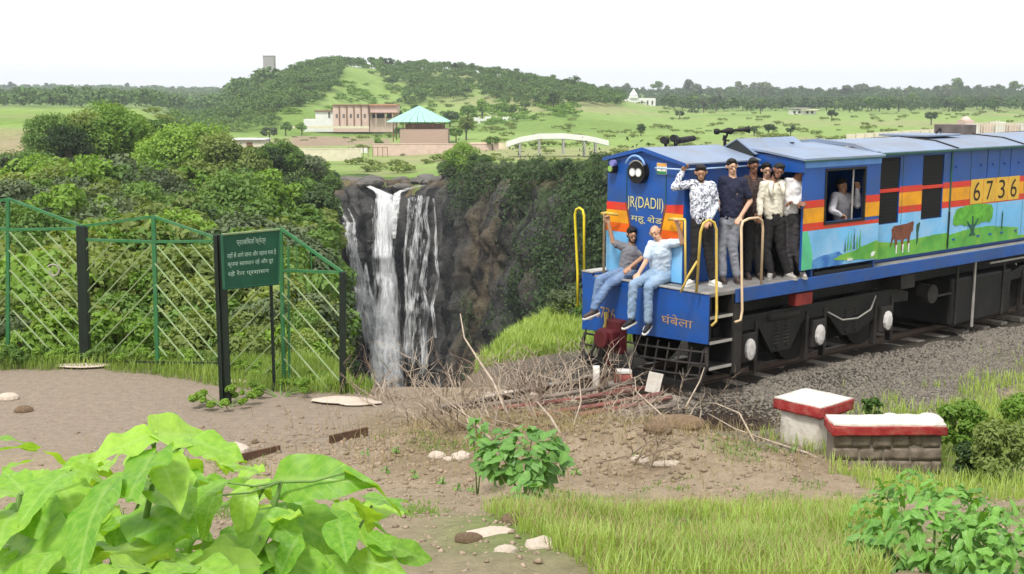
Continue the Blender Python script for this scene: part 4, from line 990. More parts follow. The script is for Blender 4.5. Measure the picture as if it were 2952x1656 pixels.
# ================================================================= NOTICE BOARD
M_SIGN = mat('sign_green', (0.016, 0.085, 0.045), 0.45, var=0.15, scale=3)
M_SIGNT = mat('sign_lettering', (0.42, 0.58, 0.46), 0.6)
s0 = at(572, 1020, 16.0); s1 = at(693, 985, 16.75); s0.z = Hs(s0.x, s0.y); s1.z = Hs(s1.x, s1.y)
sg = thing('notice_board', 'green metal notice board with white Hindi lettering on dark posts', 'sign', tuple(s0))
def sw(v): return v - s0
tl, trr, bl_, br_ = at(556, 590, 15.95), at(700, 577, 16.7), at(562, 727, 15.95), at(697, 714, 16.7)
ax = (trr - tl); axn = ax.normalized(); nrm = Vector((axn.y, -axn.x, 0)).normalized()
if nrm.y > 0: nrm = -nrm
def signpt(u, v): # u right 0..1, v down 0..1
    return tl.lerp(trr, u).lerp(bl_.lerp(br_, u), v)
o = MB(); th = nrm * 0.02
q = [signpt(0, 0), signpt(1, 0), signpt(1, 1), signpt(0, 1)]
o.add([sw(p + th) for p in q] + [sw(p - th) for p in q], [(0, 1, 2, 3), (7, 6, 5, 4), (0, 4, 5, 1), (1, 5, 6, 2), (2, 6, 7, 3), (3, 7, 4, 0)]); o.build('board', M_SIGN, sg)
for a, b in ((q[0], q[1]), (q[1], q[2]), (q[2], q[3]), (q[3], q[0])):
    MB().tube([sw(a + th * 1.4), sw(b + th * 1.4)], 0.016, 4).build('frame', M_LGREEN if a == q[0] else M_SIGN, sg)
for (v0, v1, w, y) in ((556, 578, .03, 0),):
    pass
def spost(vt, vb, Y, w, m=M_BLACKP):
    a = at(vt, 600, Y); b = at(vb, 1010, Y); b = Vector((b.x, b.y, Hs(b.x, b.y) - .2)); a = Vector((a.x, a.y, q[0].z - .02))
    MB().box(-w / 2, w / 2, -w / 2, w / 2, 0, (a - b).length).build('post', m, sg).location = sw(b)
spost(556, 558, 16.02, .05); spost(573, 573, 16.08, .085); spost(694, 691, 16.78, .04)
def text_mesh(name, body, size, m, origin, right, up, nout, width=None, height=None, extrude=0.002, parent=None, off=0.004):
    cu = bpy.data.curves.new(name, 'FONT'); cu.body = body; cu.size = 1.0; cu.extrude = 0.0
    tmp = bpy.data.objects.new('tmp', cu); COL.objects.link(tmp)
    dg = bpy.context.evaluated_depsgraph_get(); me = bpy.data.meshes.new_from_object(tmp.evaluated_get(dg)); bpy.data.objects.remove(tmp)
    n = len(me.vertices)
    if n == 0: return None
    a = np.zeros(n * 3, np.float32); me.vertices.foreach_get('co', a); a = a.reshape(-1, 3)
    mn = a.min(0); mx_ = a.max(0); sx = (width / (mx_[0] - mn[0])) if width else size; sy = (height / (mx_[1] - mn[1])) if height else size
    R = np.array(right); Uu = np.array(up); No = np.array(nout)
    P = np.array(origin)[None] + (a[:, :1] - mn[0]) * sx * R + (a[:, 1:2] - mn[1]) * sy * Uu + No * off
    me.vertices.foreach_set('co', P.astype(np.float32).ravel()); me.name = name; me.materials.clear(); me.update()
    return link(name, me, m, parent)
up_s = Vector((0, 0, 1)); fr_ = nrm
def stext(body, u0, u1, v0, v1):
    o0 = sw(signpt(u0, v1)) + nrm * 0.02; w = (signpt(u1, v1) - signpt(u0, v1)); h = (signpt(u0, v0) - signpt(u0, v1)).length
    text_mesh('lettering', body, 1, M_SIGNT, tuple(o0), tuple(w.normalized()), (0, 0, 1), tuple(nrm), width=w.length, height=h, parent=sg)
stext('प्रतबिंधति क्षेत्र', .24, .76, .1, .25); stext('यहाँ से आगे जाना और नहाना मना है', .07, .95, .34, .46); stext('कृपया सावधान रहें और दूर', .07, .9, .5, .62); stext('रहें रेल प्रशासन', .07, .82, .68, .8)

# ================================================================= PARAPET, STONES, PIPES
M_RED = mat('red_paint', (0.33, 0.028, 0.028), 0.65, var=0.3, scale=9, dirt=(0.25, 0.14, 0.1), dscale=9, damt=0.6, bump=0.4, bscale=30)
M_WASH = mat('whitewash', (0.62, 0.58, 0.52), 0.85, var=0.15, scale=5, dirt=(0.30, 0.24, 0.18), dscale=5, damt=0.8, bump=0.5, bscale=14)
M_CAPW = mat('white_cap_paint', (0.74, 0.70, 0.64), 0.8, var=0.10, scale=8, dirt=(0.42, 0.35, 0.27), dscale=5, damt=0.75, bump=0.3)
M_STONE = mat('grey_brown_stone', (0.155, 0.125, 0.095), 0.9, var=0.4, scale=5, bump=0.8, bscale=14, dirt=(0.30, 0.25, 0.2), dscale=6, damt=0.5)
fcn = atz(2055, 1140, 0.02)
pl = thing('gate_pillar', 'square whitewashed pillar with a red-edged white cap', 'pillar', (fcn.x + .04, fcn.y + .40, 0), math.radians(45 - 4))
def lumpy(name, x, y, z0, z1, m, seed, parent, amp=0.02, cuts=5, R=None, loc=(0, 0, 0)):
    bm = bmesh.new(); bmesh.ops.create_cube(bm, size=1); bmesh.ops.subdivide_edges(bm, edges=bm.edges[:], cuts=cuts, use_grid_fill=True)
    for v in bm.verts:
        v.co = Vector((v.co.x * x, v.co.y * y, z0 + (v.co.z + .5) * (z1 - z0)))
        nn = Vector((float(fbm(v.co.y * 1.0, v.co.z, 5, 3, seed)), float(fbm(v.co.x, v.co.z, 5, 3, seed + 3)), float(fbm(v.co.x, v.co.y, 5, 3, seed + 5))))
        v.co += nn * amp * 2.4
    me = bpy.data.meshes.new(name); bm.to_mesh(me); bm.free(); ob = link(name, me, m, parent, loc); me.polygons.foreach_set('use_smooth', [True] * len(me.polygons)); return ob
lumpy('shaft', .54, .54, -.3, .44, M_WASH, 3, pl, 0.03); lumpy('cap', .67, .67, .442, .57, M_RED, 5, pl, 0.012); lumpy('cap_top', .665, .665, .571, .59, M_CAPW, 7, pl, 0.012)
w0 = atz(2094, 1182, 0.03); w1_ = atz(2366, 1182, 0.03); wl_ = (w1_ - w0).length
wa = thing('parapet_wall', 'short stone parapet with red slab edge and humped white coping', 'wall', (w0.x, w0.y, 0), math.atan2(w1_.y - w0.y, w1_.x - w0.x) - .02)
k = 0
for r in range(-1, 4):
    x = 0.0; rr_ = random.Random(r + 13)
    while x < wl_ - 0.03:
        w = min(rr_.uniform(.16, .3), wl_ - x); 
        if wl_ - x - w < .1: w = wl_ - x
        ob = lumpy('stone', w - .022, .34 + rr_.uniform(-.02, .02), 0, .135, M_STONE, 40 + k, wa, 0.02, 2, loc=(x + w / 2, .18, -.16 + r * .15)); k += 1; x += w
MB().box(.005, wl_ - .005, .03, .32, -.45, .43).build('mortar', mat('mortar', (0.20, 0.17, 0.14), 0.95), wa)
lumpy('slab', wl_ + .06, .44, 0, .10, M_RED, 9, wa, .015, 6, loc=(wl_ / 2, .17, .44))
lumpy('coping_bed', wl_ + .03, .41, 0, .03, M_CAPW, 19, wa, .012, 6, loc=(wl_ / 2, .17, .538))
x = 0.02
for i, w in enumerate([.34, .26, .2, .22, .24]):
    w = w * wl_ / 1.26
    bm = bmesh.new(); bmesh.ops.create_uvsphere(bm, u_segments=14, v_segments=8, radius=1)
    for v in bm.verts: v.co = Vector((v.co.x * w * .62, v.co.y * .21, max(v.co.z, -.2) * (.03 if i < 1 else [.05, .04, .07, .055, .075][i])))
    me = bpy.data.meshes.new('coping_stone'); bm.to_mesh(me); bm.free(); me.polygons.foreach_set('use_smooth', [True] * len(me.polygons))
    link('coping_stone', me, M_CAPW, wa, (x + w / 2, .17, .555)); x += w
# stones
PALE = mat('pale_stone', (0.52, 0.44, 0.36), 0.9, var=0.15, scale=6, bump=0.5, bscale=20); BRN = mat('brown_rock', (0.19, 0.13, 0.08), 0.9, var=0.35, scale=6, bump=0.9, bscale=18)
STN = [rock_mesh('stone', (1, .8, .55), 80 + i, 2) for i in range(5)]
for s_ in STN: s_.materials.append(PALE)
def stone(vx, vy, s, m, label, sc=(1, 1, 1), z=None, grp='loose stones on the bank', nm='stone'):
    p = atz(vx, vy, 0.1)
    for _ in range(6):
        p = atz(vx, vy, Hs(p.x, p.y))
    o = bpy.data.objects.new(nm, STN[rt.randrange(5)]); COL.objects.link(o); o.material_slots[0].link = 'OBJECT'; o.material_slots[0].material = m
    o.location = (p.x, p.y, Hs(p.x, p.y) + .1 * s); o.scale = (s * sc[0], s * sc[1], s * sc[2]); o.rotation_euler = (0, 0, rt.uniform(-.4, .4)); return tag(o, label, 'stone', grp)
for a in [(1100, 1150, .10, PALE, 'pale stone left of the leafy clump'), (1128, 1158, .06, PALE, 'small pale stone beside a bigger one'), (1160, 1152, .11, PALE, 'pale stone touching the left side of the leafy clump'),
          (1610, 1178, .10, PALE, 'pale stone left of the flat pale block'), (1675, 1172, .17, PALE, 'flat pale block in the dirt before the mound', (1, .5, .5)), (1240, 1002, .14, PALE, 'cream stone among the dry twigs'),
          (1300, 996, .3, PALE, 'long pale slab behind the twigs', (1, .4, .25)), (1700, 1095, .34, BRN, 'big brown boulder at the edge of the mound', (1, .8, .7)), (1655, 1105, .16, BRN, 'brown clod left of the big boulder'),
          (1230, 1385, .14, PALE, 'flat cracked stone at the bottom edge', (1, .8, .35)), (1300, 1355, .1, BRN, 'brown clod near the bottom edge'), (1360, 1400, .09, PALE, 'pale stone at the edge of the grass'), (585, 1145, .2, PALE, 'rounded tan stone behind the big leaves'),
          (1180, 1395, .08, BRN, 'dark clod in the dirt at the bottom'), (1440, 1345, .05, PALE, 'small pale stone half hidden in grass'), (60, 1035, .12, BRN, 'dark clod on the footpath at the far left'), (20, 1005, .16, PALE, 'tan lump at the left edge of the path'),
          (640, 1115, .05, BRN, 'little clod on the footpath'), (1270, 1425, .06, PALE, 'pale chip at the bottom edge')]:
    stone(*a)
for a in [(862, 1012, .32, PALE, 'pale broken slab at the foot of the last fence post', (1.3, .7, .16)), (905, 1018, .22, PALE, 'small pale slab beside the bigger one', (1.3, .7, .18)), (212, 925, .36, PALE, 'flat stone slab at the foot of the leaning black post', (1.2, .6, .14)), (595, 962, .22, PALE, 'little pale slab behind the notice board', (1.2, .6, .15))]:
    stone(*a[:5], sc=a[5], grp='flat slabs by the fence', nm='slab')
# kerb plates
for (va, vb, nm_, lb) in [((600, 1166), (705, 1142), 'kerb_plate', 'dark angle iron lying at the path edge behind the leaves'), ((830, 1120), (925, 1098), 'kerb_plate', 'brown iron strip at the path edge')]:
    a = atz(*va, .05); b = atz(*vb, .05); o = MB(); o.box(0, (b - a).length, -.01, .02, -.06, .1); ob = o.build(nm_, mat('rusty_iron', (0.10, 0.055, 0.035), .8, var=.3), None); ob.location = (a.x, a.y, Hs(a.x, a.y)); ob.rotation_euler = (0, 0, math.atan2(b.y - a.y, b.x - a.x)); tag(ob, lb, 'iron strip')
# pipes
M_PIPE = mat('rusty_red_pipe', (0.20, 0.07, 0.06), .75, var=.35, scale=6, dirt=(0.25, 0.2, 0.16), dscale=5, damt=.7)
M_PIPE2 = mat('grey_brown_pipe', (0.22, 0.18, 0.15), .8, var=.3, scale=6)
for i, (va, vb, z, m, lb) in enumerate([((1205, 1022), (1592, 962), .12, M_PIPE2, 'grey-brown pipe, farthest of the pipes by the engine'), ((1240, 1030), (1622, 976), .1, M_PIPE, 'rusty pipe, second from the gorge'), ((1330, 1046), (1668, 990), .14, M_PIPE, 'red pipe in the middle of the bundle'),
                           ((1370, 1058), (1690, 1000), .08, M_PIPE, 'red pipe, second nearest of the bundle'), ((1430, 1066), (1700, 1018), .1, M_PIPE2, 'short grey-brown pipe, nearest of the bundle')]):
    a = atz(*va, z); b = atz(*vb, z + .12); m_ = MB(); mid = (a + b) / 2; mid.z -= .02; m_.tube([a - a, mid - a, b - a], .032, 8)
    tag(m_.build('rusty_pipe', m, None, smooth=True, loc=tuple(a)), lb, 'pipe', 'pipes lying in front of the engine')
a = at(1622, 984, 15.7); t = thing('marker_board', 'small white board leaning in the twigs before the engine', 'marker board', tuple(a))
MB().box(0, .19, -.012, .012, 0, .27, R=Matrix.Rotation(math.radians(12), 3, 'Y')).build('plate', M_CAPW, t); MB().box(.06, .1, .014, .05, -.4, .2).build('stake', BRN, t)
a = at(1500, 957, 16.6); t = thing('marker_stone', 'small white upright stone beside the rail left of the coupler', 'marker stone', (a.x, 16.6, a.z)); lumpy('stone', .09, .07, -.3, .2, M_CAPW, 66, t, .01, 3)
a = at(1568, 957, 16.7); t = thing('red_block', 'dull red block with pale top in front of the coupler', 'block', (a.x, 16.7, a.z)); lumpy('body', .25, .16, -.2, .1, mat('dull_red', (.22, .06, .05), .8, var=.3), 67, t, .01, 3); lumpy('top', .22, .15, .101, .15, M_CAPW, 68, t, .01, 3)
# ================================================================= NEAR PLANTS, GRASS, TWIGS, PEBBLES
def near_leaf_mat(name, c1, c2, trans=0.35, vein=0.22):
    m, t, o = nodes(name)
    uv = N(t, 'ShaderNodeUVMap'); sx = N(t, 'ShaderNodeSeparateXYZ'); t.links.new(uv.outputs[0], sx.inputs[0])
    ab = N(t, 'ShaderNodeMath', operation='ABSOLUTE'); t.links.new(sx.outputs[0], ab.inputs[0])
    # side veins: v*8 - |u|*4
    m1 = N(t, 'ShaderNodeMath', operation='MULTIPLY'); m1.inputs[1].default_value = 4.0; t.links.new(ab.outputs[0], m1.inputs[0])
    m2 = N(t, 'ShaderNodeMath', operation='MULTIPLY_ADD'); m2.inputs[1].default_value = 8.0; t.links.new(sx.outputs[1], m2.inputs[0])
    ng = N(t, 'ShaderNodeMath', operation='MULTIPLY'); ng.inputs[1].default_value = -1; t.links.new(m1.outputs[0], ng.inputs[0]); t.links.new(ng.outputs[0], m2.inputs[2])
    pp = N(t, 'ShaderNodeMath', operation='PINGPONG'); pp.inputs[1].default_value = 0.5; t.links.new(m2.outputs[0], pp.inputs[0])
    v1 = N(t, 'ShaderNodeMapRange'); v1.inputs[1].default_value = 0.0; v1.inputs[2].default_value = 0.09; v1.inputs[3].default_value = vein; v1.inputs[4].default_value = 0; t.links.new(pp.outputs[0], v1.inputs[0])
    v2 = N(t, 'ShaderNodeMapRange'); v2.inputs[1].default_value = 0.02; v2.inputs[2].default_value = 0.06; v2.inputs[3].default_value = vein * 1.1; v2.inputs[4].default_value = 0; t.links.new(ab.outputs[0], v2.inputs[0])
    mxm = N(t, 'ShaderNodeMath', operation='MAXIMUM'); t.links.new(v1.outputs[0], mxm.inputs[0]); t.links.new(v2.outputs[0], mxm.inputs[1])
    oi = N(t, 'ShaderNodeObjectInfo'); tc = N(t, 'ShaderNodeTexCoord'); no = N(t, 'ShaderNodeTexNoise'); no.inputs['Scale'].default_value = 9; no.inputs['Detail'].default_value = 5
    t.links.new(tc.outputs['Object'], no.inputs['Vector'])
    a = N(t, 'ShaderNodeMath', operation='MULTIPLY_ADD'); a.inputs[1].default_value = 0.7; t.links.new(oi.outputs['Random'], a.inputs[0]); t.links.new(no.outputs[0], a.inputs[2])
    mr = N(t, 'ShaderNodeMapRange'); mr.inputs[1].default_value = 0.3; mr.inputs[2].default_value = 1.2; t.links.new(a.outputs[0], mr.inputs[0])
    mi = N(t, 'ShaderNodeMix', data_type='RGBA'); mi.inputs[6].default_value = (*c1, 1); mi.inputs[7].default_value = (*c2, 1); t.links.new(mr.outputs[0], mi.inputs[0])
    mv = N(t, 'ShaderNodeMix', data_type='RGBA'); mv.inputs[7].default_value = (0.42, 0.58, 0.2, 1); t.links.new(mxm.outputs[0], mv.inputs[0]); t.links.new(mi.outputs[2], mv.inputs[6])
    d = N(t, 'ShaderNodeBsdfPrincipled'); d.inputs['Roughness'].default_value = 0.42; d.inputs['Specular IOR Level'].default_value = 0.35; t.links.new(mv.outputs[2], d.inputs['Base Color'])
    bp = N(t, 'ShaderNodeBump'); bp.inputs['Strength'].default_value = 0.5; bp.inputs['Distance'].default_value = 0.004; bp.invert = True
    t.links.new(mxm.outputs[0], bp.inputs['Height']); t.links.new(bp.outputs[0], d.inputs['Normal'])
    tr = N(t, 'ShaderNodeBsdfTranslucent'); vm = N(t, 'ShaderNodeVectorMath', operation='MULTIPLY'); vm.inputs[1].default_value = (1.7, 1.5, 0.4)
    t.links.new(mv.outputs[2], vm.inputs[0]); t.links.new(vm.outputs[0], tr.inputs[0])
    ms = N(t, 'ShaderNodeMixShader'); ms.inputs[0].default_value = trans; t.links.new(d.outputs[0], ms.inputs[1]); t.links.new(tr.outputs[0], ms.inputs[2]); t.links.new(ms.outputs[0], o.inputs[0])
    return m
ML1 = near_leaf_mat('broad_leaf', (0.10, 0.29, 0.02), (0.36, 0.58, 0.08), 0.38, .25)
ML2 = near_leaf_mat('vine_leaf', (0.06, 0.17, 0.035), (0.17, 0.36, 0.08), 0.3)
ML3 = near_leaf_mat('shrub_leaf', (0.07, 0.20, 0.03), (0.20, 0.42, 0.08), 0.3)
M_STEM = mat('green_stem', (0.14, 0.24, 0.06), .6, var=.2, scale=20)
def leaf_mesh(seed, wid=0.62, heart=0.0, droop=0.5, cup=0.25, nu_=9, nv=13, wave=0.03):
    """unit leaf: base at origin, runs along +y, face up +z"""
    V = []; UV = []; rg = np.random.default_rng(seed); ph = rg.uniform(0, 6, 3)
    for i in range(nv):
        v = i / (nv - 1)
        w = wid / 2 * (math.sin(math.pi * min(1, v * 0.96 + 0.04) ** 0.72) ** 0.85) * (1 - 0.12 * v)
        if i in (0, nv - 1): w = 0.004
        for j in range(nu_):
            s = -1 + 2 * j / (nu_ - 1); x = s * w
            back = heart * abs(s) ** 1.5 * (1 - v) ** 3
            y = v - back; z = -droop * v * v * 0.5 + cup * abs(x) - cup * 0.6 * x * x * 2 + wave * math.sin(v * 14 + ph[0] + s) * abs(s)
            z += 0.018 * math.cos((v * 8 - abs(s) * 4) * 2 * math.pi) * (1 - abs(s)) * abs(s) * 2
            V.append((x, y, z)); UV.append((s * 0.5 * max(.15, math.sin(math.pi * v)), v))
    me = np_mesh('leaf', np.array(V), F=grid_faces(nv, nu_), smooth=True)
    uvl = me.uv_layers.new(name='UVMap'); li = np.zeros(len(me.loops), np.int32); me.loops.foreach_get('vertex_index', li)
    uvl.data.foreach_set('uv', np.array(UV, np.float32)[li].ravel()); return me
BL = [leaf_mesh(1, .6, .05, .55), leaf_mesh(2, .66, .08, .3, .35), leaf_mesh(3, .55, .04, .8, .2), leaf_mesh(4, .62, .1, .15, .15, wave=.06)]
for b in BL: b.materials.append(ML1)
VL = [leaf_mesh(11, .8, .25, .4, .3, 7, 8), leaf_mesh(12, .85, .3, .2, .2, 7, 8), leaf_mesh(13, .75, .2, .7, .25, 7, 8)]
for b in VL: b.materials.append(ML2)
SL = [leaf_mesh(21, .42, .0, .6, .3, 7, 9, .06), leaf_mesh(22, .5, .0, .4, .2, 7, 9, .07), leaf_mesh(23, .38, .0, .9, .3, 7, 9, .05)]
for b in SL: b.materials.append(ML3)
def put_leaf(meshes, base, tip, par, up=(0, 0, 1), roll=0.0, k=None):
    base = Vector(base); tip = Vector(tip); y = (tip - base); L = y.length; y.normalize(); upv = Vector(up)
    x = y.cross(upv)
    x = x.normalized() if x.length > 1e-3 else y.orthogonal().normalized()
    z = x.cross(y); R = Matrix((x, y, z)).transposed() @ Matrix.Rotation(roll, 3, 'Y')
    me = meshes[rt.randrange(len(meshes)) if k is None else k]
    o = bpy.data.objects.new('leaf', me); COL.objects.link(o); o.parent = par
    M = R.to_4x4(); o.matrix_local = Matrix.Translation(base - Vector(par.location)) @ M @ Matrix.Diagonal((L, L, L, 1)); return o
def qv(x, y): return (x * .4064, 1018 + y * .4064)
# --- big-leaved plants, lower left: leaves given by base, tip in the enlarged photograph and their distances
def stem(par, pts, r0, r1, m=None):
    pts = [Vector(p) - Vector(par.location) for p in pts]; n = len(pts)
    MB().tube(pts, [r0 + (r1 - r0) * i / (n - 1) for i in range(n)], 7).build('stem', m or M_STEM, par, smooth=True)
plants = [
 ('tall broad-leaved plant left of centre with its thick pale stem in view', (860, 1080), 2.45,
  [((940, 190), (545, 320), 2.35, 2.25, .0), ((950, 190), (1330, 150), 2.35, 2.5, .3), ((1180, 215), (1530, 340), 2.4, 2.35, -.2), ((960, 300), (760, 560), 2.3, 2.1, .4), ((980, 310), (1120, 470), 2.35, 2.2, -.3),
   ((930, 480), (560, 480), 2.4, 2.3, .3), ((950, 500), (1180, 640), 2.45, 2.3, -.4), ((900, 660), (1160, 790), 2.45, 2.25, .2), ((690, 890), (470, 860), 2.4, 2.3, .1), ((700, 880), (1040, 900), 2.4, 2.2, -.3), ((700, 480), (330, 870), 2.2, 2.0, .5),
   ((920, 420), (1010, 230), 2.5, 2.7, 0), ((880, 700), (620, 760), 2.5, 2.6, .2)], [(860, 1100), (875, 900), (905, 690), (945, 500), (960, 320)]),
 ('broad-leaved plant in the bottom left corner', (80, 1080), 2.3,
  [((430, 420), (90, 560), 2.25, 2.1, .2), ((120, 560), (-90, 480), 2.3, 2.2, 0), ((110, 620), (330, 700), 2.3, 2.15, .3), ((100, 640), (-60, 760), 2.3, 2.1, 0), ((60, 880), (400, 930), 2.25, 2.05, .2), ((310, 420), (520, 640), 2.35, 2.2, -.2),
   ((440, 400), (700, 420), 2.3, 2.35, .1), ((60, 900), (-90, 1000), 2.2, 2.1, 0), ((330, 640), (210, 830), 2.3, 2.2, .3), ((140, 540), (10, 380), 2.4, 2.5, .1), ((200, 700), (330, 560), 2.4, 2.5, 0), ((300, 930), (180, 1080), 2.1, 2.0, 0)], [(60, 1100), (90, 900), (110, 700), (120, 560)]),
 ('broad-leaved plant with long arching leaves below the path edge', (1560, 1090), 2.7,
  [((1690, 480), (1420, 470), 2.7, 2.65, .2), ((1700, 470), (2210, 400), 2.7, 2.6, .4), ((2130, 420), (2540, 530), 2.65, 2.7, -.3), ((1700, 640), (1900, 590), 2.7, 2.8, .1), ((1650, 880), (2120, 1060), 2.6, 2.5, .2), ((1600, 1000), (1060, 980), 2.5, 2.35, -.2),
   ((1690, 650), (1480, 800), 2.7, 2.5, .2), ((1720, 660), (2240, 880), 2.8, 2.7, .4), ((1620, 860), (1300, 780), 2.65, 2.5, .2), ((1640, 900), (1420, 1040), 2.6, 2.4, 0), ((1400, 480), (1130, 560), 2.6, 2.5, .2), ((1340, 560), (1200, 760), 2.5, 2.4, .3)], [(1590, 1100), (1620, 900), (1690, 660), (1740, 480)]),
 ('low broad-leaved seedling between the two taller plants', (1180, 1100), 2.2,
  [((1180, 1010), (900, 1070), 2.1, 2.0, .2), ((1190, 1000), (1490, 1090), 2.1, 2.0, -.2), ((1180, 980), (1120, 840), 2.2, 2.3, 0), ((700, 1010), (480, 1080), 2.0, 1.9, 0), ((720, 1010), (980, 990), 2.0, 2.1, .1)], [(1200, 1150), (1190, 1000)]),
]
for lab, b, D, lv, sp_ in plants:
    p = at(*qv(*b), D); t = thing('broad_leaved_plant', lab, 'plant', (p.x, D, Hs(p.x, D)), 0, 'broad-leaved plants in the lower left corner')
    axis = [at(*qv(*q), D - .02 * i) for i, q in enumerate(sp_)]; axis[0] = Vector((axis[0].x, axis[0].y, Hs(axis[0].x, D) - .05))
    stem(t, axis, 0.0085, 0.005)
    for (a, c_, Da, Dc, rl) in lv:
        A = at(*qv(*a), Da); B = at(*qv(*c_), Dc)
        put_leaf(BL, A, B, t, (0.0, -0.2 if 'arching' in lab and A.z > B.z - .03 else -0.5, 1.0), rl, k=2 if 'arching' in lab else None)
        k = min(axis, key=lambda s: (s - A).length + (0.4 if s.z > A.z else 0)); mid_p = k.lerp(A, .5) - Vector((0, 0, .01)); stem(t, [k, mid_p, A + (B - A) * .03], .0035, .002)
    # undergrowth leaves of the same plant
    for i in range(34):
        a = rt.uniform(0, 6.28); z = rt.uniform(.05, .46); c0_ = Vector((p.x + rt.uniform(-.3, .3), D + rt.uniform(-.02, .5), Hs(p.x, D) + z)); L = rt.uniform(.1, .17)
        put_leaf(BL, c0_, c0_ + Vector((math.cos(a) * L, math.sin(a) * L, rt.uniform(-.06, .03))), t, (0, -.2, 1), rt.uniform(-.3, .3))
_later = []
# --- leafy clump (vine over a stump) centre, shrub right, each leaf set on the skin of a mound
def mound_plant(name, label, cat, c, R, meshes, n, L, group=None, stems=5, sm=None):
    c = Vector(c); t = thing(name, label, cat, (c.x, c.y, Hs(c.x, c.y)), 0, group)
    for i in range(n):
        d = Vector((rt.gauss(0, 1), rt.gauss(0, 1), rt.gauss(.25, .9))).normalized()
        if d.y > .45 and rt.random() < .7: d.y *= -1
        rad = rt.uniform(.72, 1.05); lump = 1 + .5 * float(fbm(d.x * 2 + c.x, d.z * 2 + d.y, 1.0, 3, 7))
        P = c + Vector((d.x * R[0], d.y * R[1], d.z * R[2])) * rad * lump
        if P.z < Hs(P.x, P.y) + .01: P.z = Hs(P.x, P.y) + rt.uniform(.01, .06)
        l = rt.uniform(*L); dirv = (Vector((d.x, d.y, -.25 + .35 * d.z)) + Vector((rt.gauss(0, .5), rt.gauss(0, .5), rt.gauss(-.1, .3)))).normalized()
        put_leaf(meshes, P - dirv * l * .4, P + dirv * l * .6, t, tuple((d + Vector((0, -.2, .9))).normalized()), rt.uniform(-.4, .4))
    for i in range(stems):
        a = 6.28 * i / stems; q = c + Vector((math.cos(a) * R[0] * .7, math.sin(a) * R[1] * .7, R[2] * .6)); stem(t, [Vector(t.location) - Vector((0, 0, .05)), Vector(t.location).lerp(q, .5) + Vector((0, 0, .05)), q], .008, .003, sm)
    return t
p = at(1315, 1150, 10.4); mound_plant('vine_clump', 'leafy green heart-leaved clump growing over a stump in front of the twigs', 'plant', (p.x, 10.4, p.z), (.44, .34, .27), VL, 270, (.08, .125))
p = at(1200, 1085, 11.2); mound_plant('vine_shoot', 'small shoot of pale heart-shaped leaves left of the leafy clump', 'plant', (p.x, 11.2, p.z), (.13, .12, .14), VL, 24, (.06, .1), stems=3)
p = at(1330, 1240, 9.6); mound_plant('vine_clump', 'dark trailing leaves below the leafy clump', 'plant', (p.x, 9.6, p.z), (.12, .16, .18), VL, 36, (.06, .1), stems=3)
p = at(2350, 1360, 5.3); mound_plant('leafy_shrub', 'large bright green shrub with jagged drooping leaves at the lower right', 'shrub', (p.x, 5.3, p.z), (.36, .32, .30), SL, 430, (.06, .115))
p = at(2500, 1420, 5.0); mound_plant('leafy_shrub', 'right-hand part of the jagged-leaved shrub at the bottom right corner', 'shrub', (p.x, 5.0, p.z), (.28, .27, .24), SL, 230, (.06, .11))
p = at(2185, 1395, 5.2); mound_plant('leafy_shrub', 'small bluish green sprig beside the big shrub', 'shrub', (p.x, 5.2, p.z), (.1, .12, .13), VL, 26, (.07, .11), stems=3)
for vx, vy, D, R, n, lab in [(130, 1330, 2.75, (.34, .3, .2), 60, 'mass of lower leaves at the bottom left corner'), (420, 1310, 2.85, (.36, .3, .17), 70, 'mass of lower leaves behind the pale stem'), (700, 1370, 2.75, (.32, .28, .16), 60, 'mass of lower leaves under the arching leaves')]:
    p = at(vx, vy, D); mound_plant('leafy_undergrowth', lab, 'plant', (p.x, D, p.z), R, BL, n, (.08, .135), stems=4)
# scattered weeds on the bare soil
_rw = random.Random(8)
for i in range(16):
    vx = _rw.uniform(900, 2000); vy = _rw.uniform(1110, 1240); p = atz(vx, vy, .3)
    for _ in range(5): p = atz(vx, vy, Hs(p.x, p.y))
    mound_plant('weed', 'tiny weed sprouting on the bare soil of the bank', 'weed', (p.x, p.y, p.z + .03), (.05, .05, .04), SL, 9, (.03, .06), 'weeds on the bank', stems=1)
# middle-distance leafy things: clouds of real leaves, many
def leaf_bush(vx, vy_top, D, w, h, m, label, L=.05, n=900, name='bush', group=None, asp=.55, cat='bush'):
    top = at(vx, vy_top, D); g = Hs(top.x, D); hh = max(.1, top.z - g); rg = np.random.default_rng(int(vx * 7 + D))
    c_, r_ = lobes(rg, (w / 2, w / 2 * .8, hh * .45), 14, min(w, hh) * .22, -.7); c_ = c_ + np.array([0, 0, hh * .5])
    t = thing(name, label, cat, (top.x, D, g), 0, group)
    link('foliage', np_mesh('foliage', crown_arr(rg, c_, r_, n // 14, L, asp)), m, t)
    mb = MB()
    for k in range(6): mb.tube([(0, 0, -.05), tuple(c_[k] * .5), tuple(c_[k])], [.012, .008, .003], 5)
    mb.build('stem', M_STEM, t); return t
leaf_bush(2425, 985, 13.6, .62, .9, LM['bright'], 'bright green feathery bush at the right end of the parapet', .06, 2200, group='bushes by the parapet')
leaf_bush(2530, 1045, 12.4, .75, .9, LM['yellow'], 'yellow-green bush at the right edge of the picture', .06, 2400, group='bushes by the parapet')
leaf_bush(2450, 1090, 12.8, .45, .6, LM['dark'], 'dark low bush behind the right end of the parapet', .05, 1300, group='bushes by the parapet')
leaf_bush(2200, 978, 14.6, .32, .4, LM['mid'], 'small green plant behind the white-capped pillar', .05, 700, group='bushes by the parapet')
leaf_bush(2590, 985, 14.5, .8, .9, LM['bright'], 'green bush half out of the picture on the right', .06, 1500, group='bushes by the parapet')
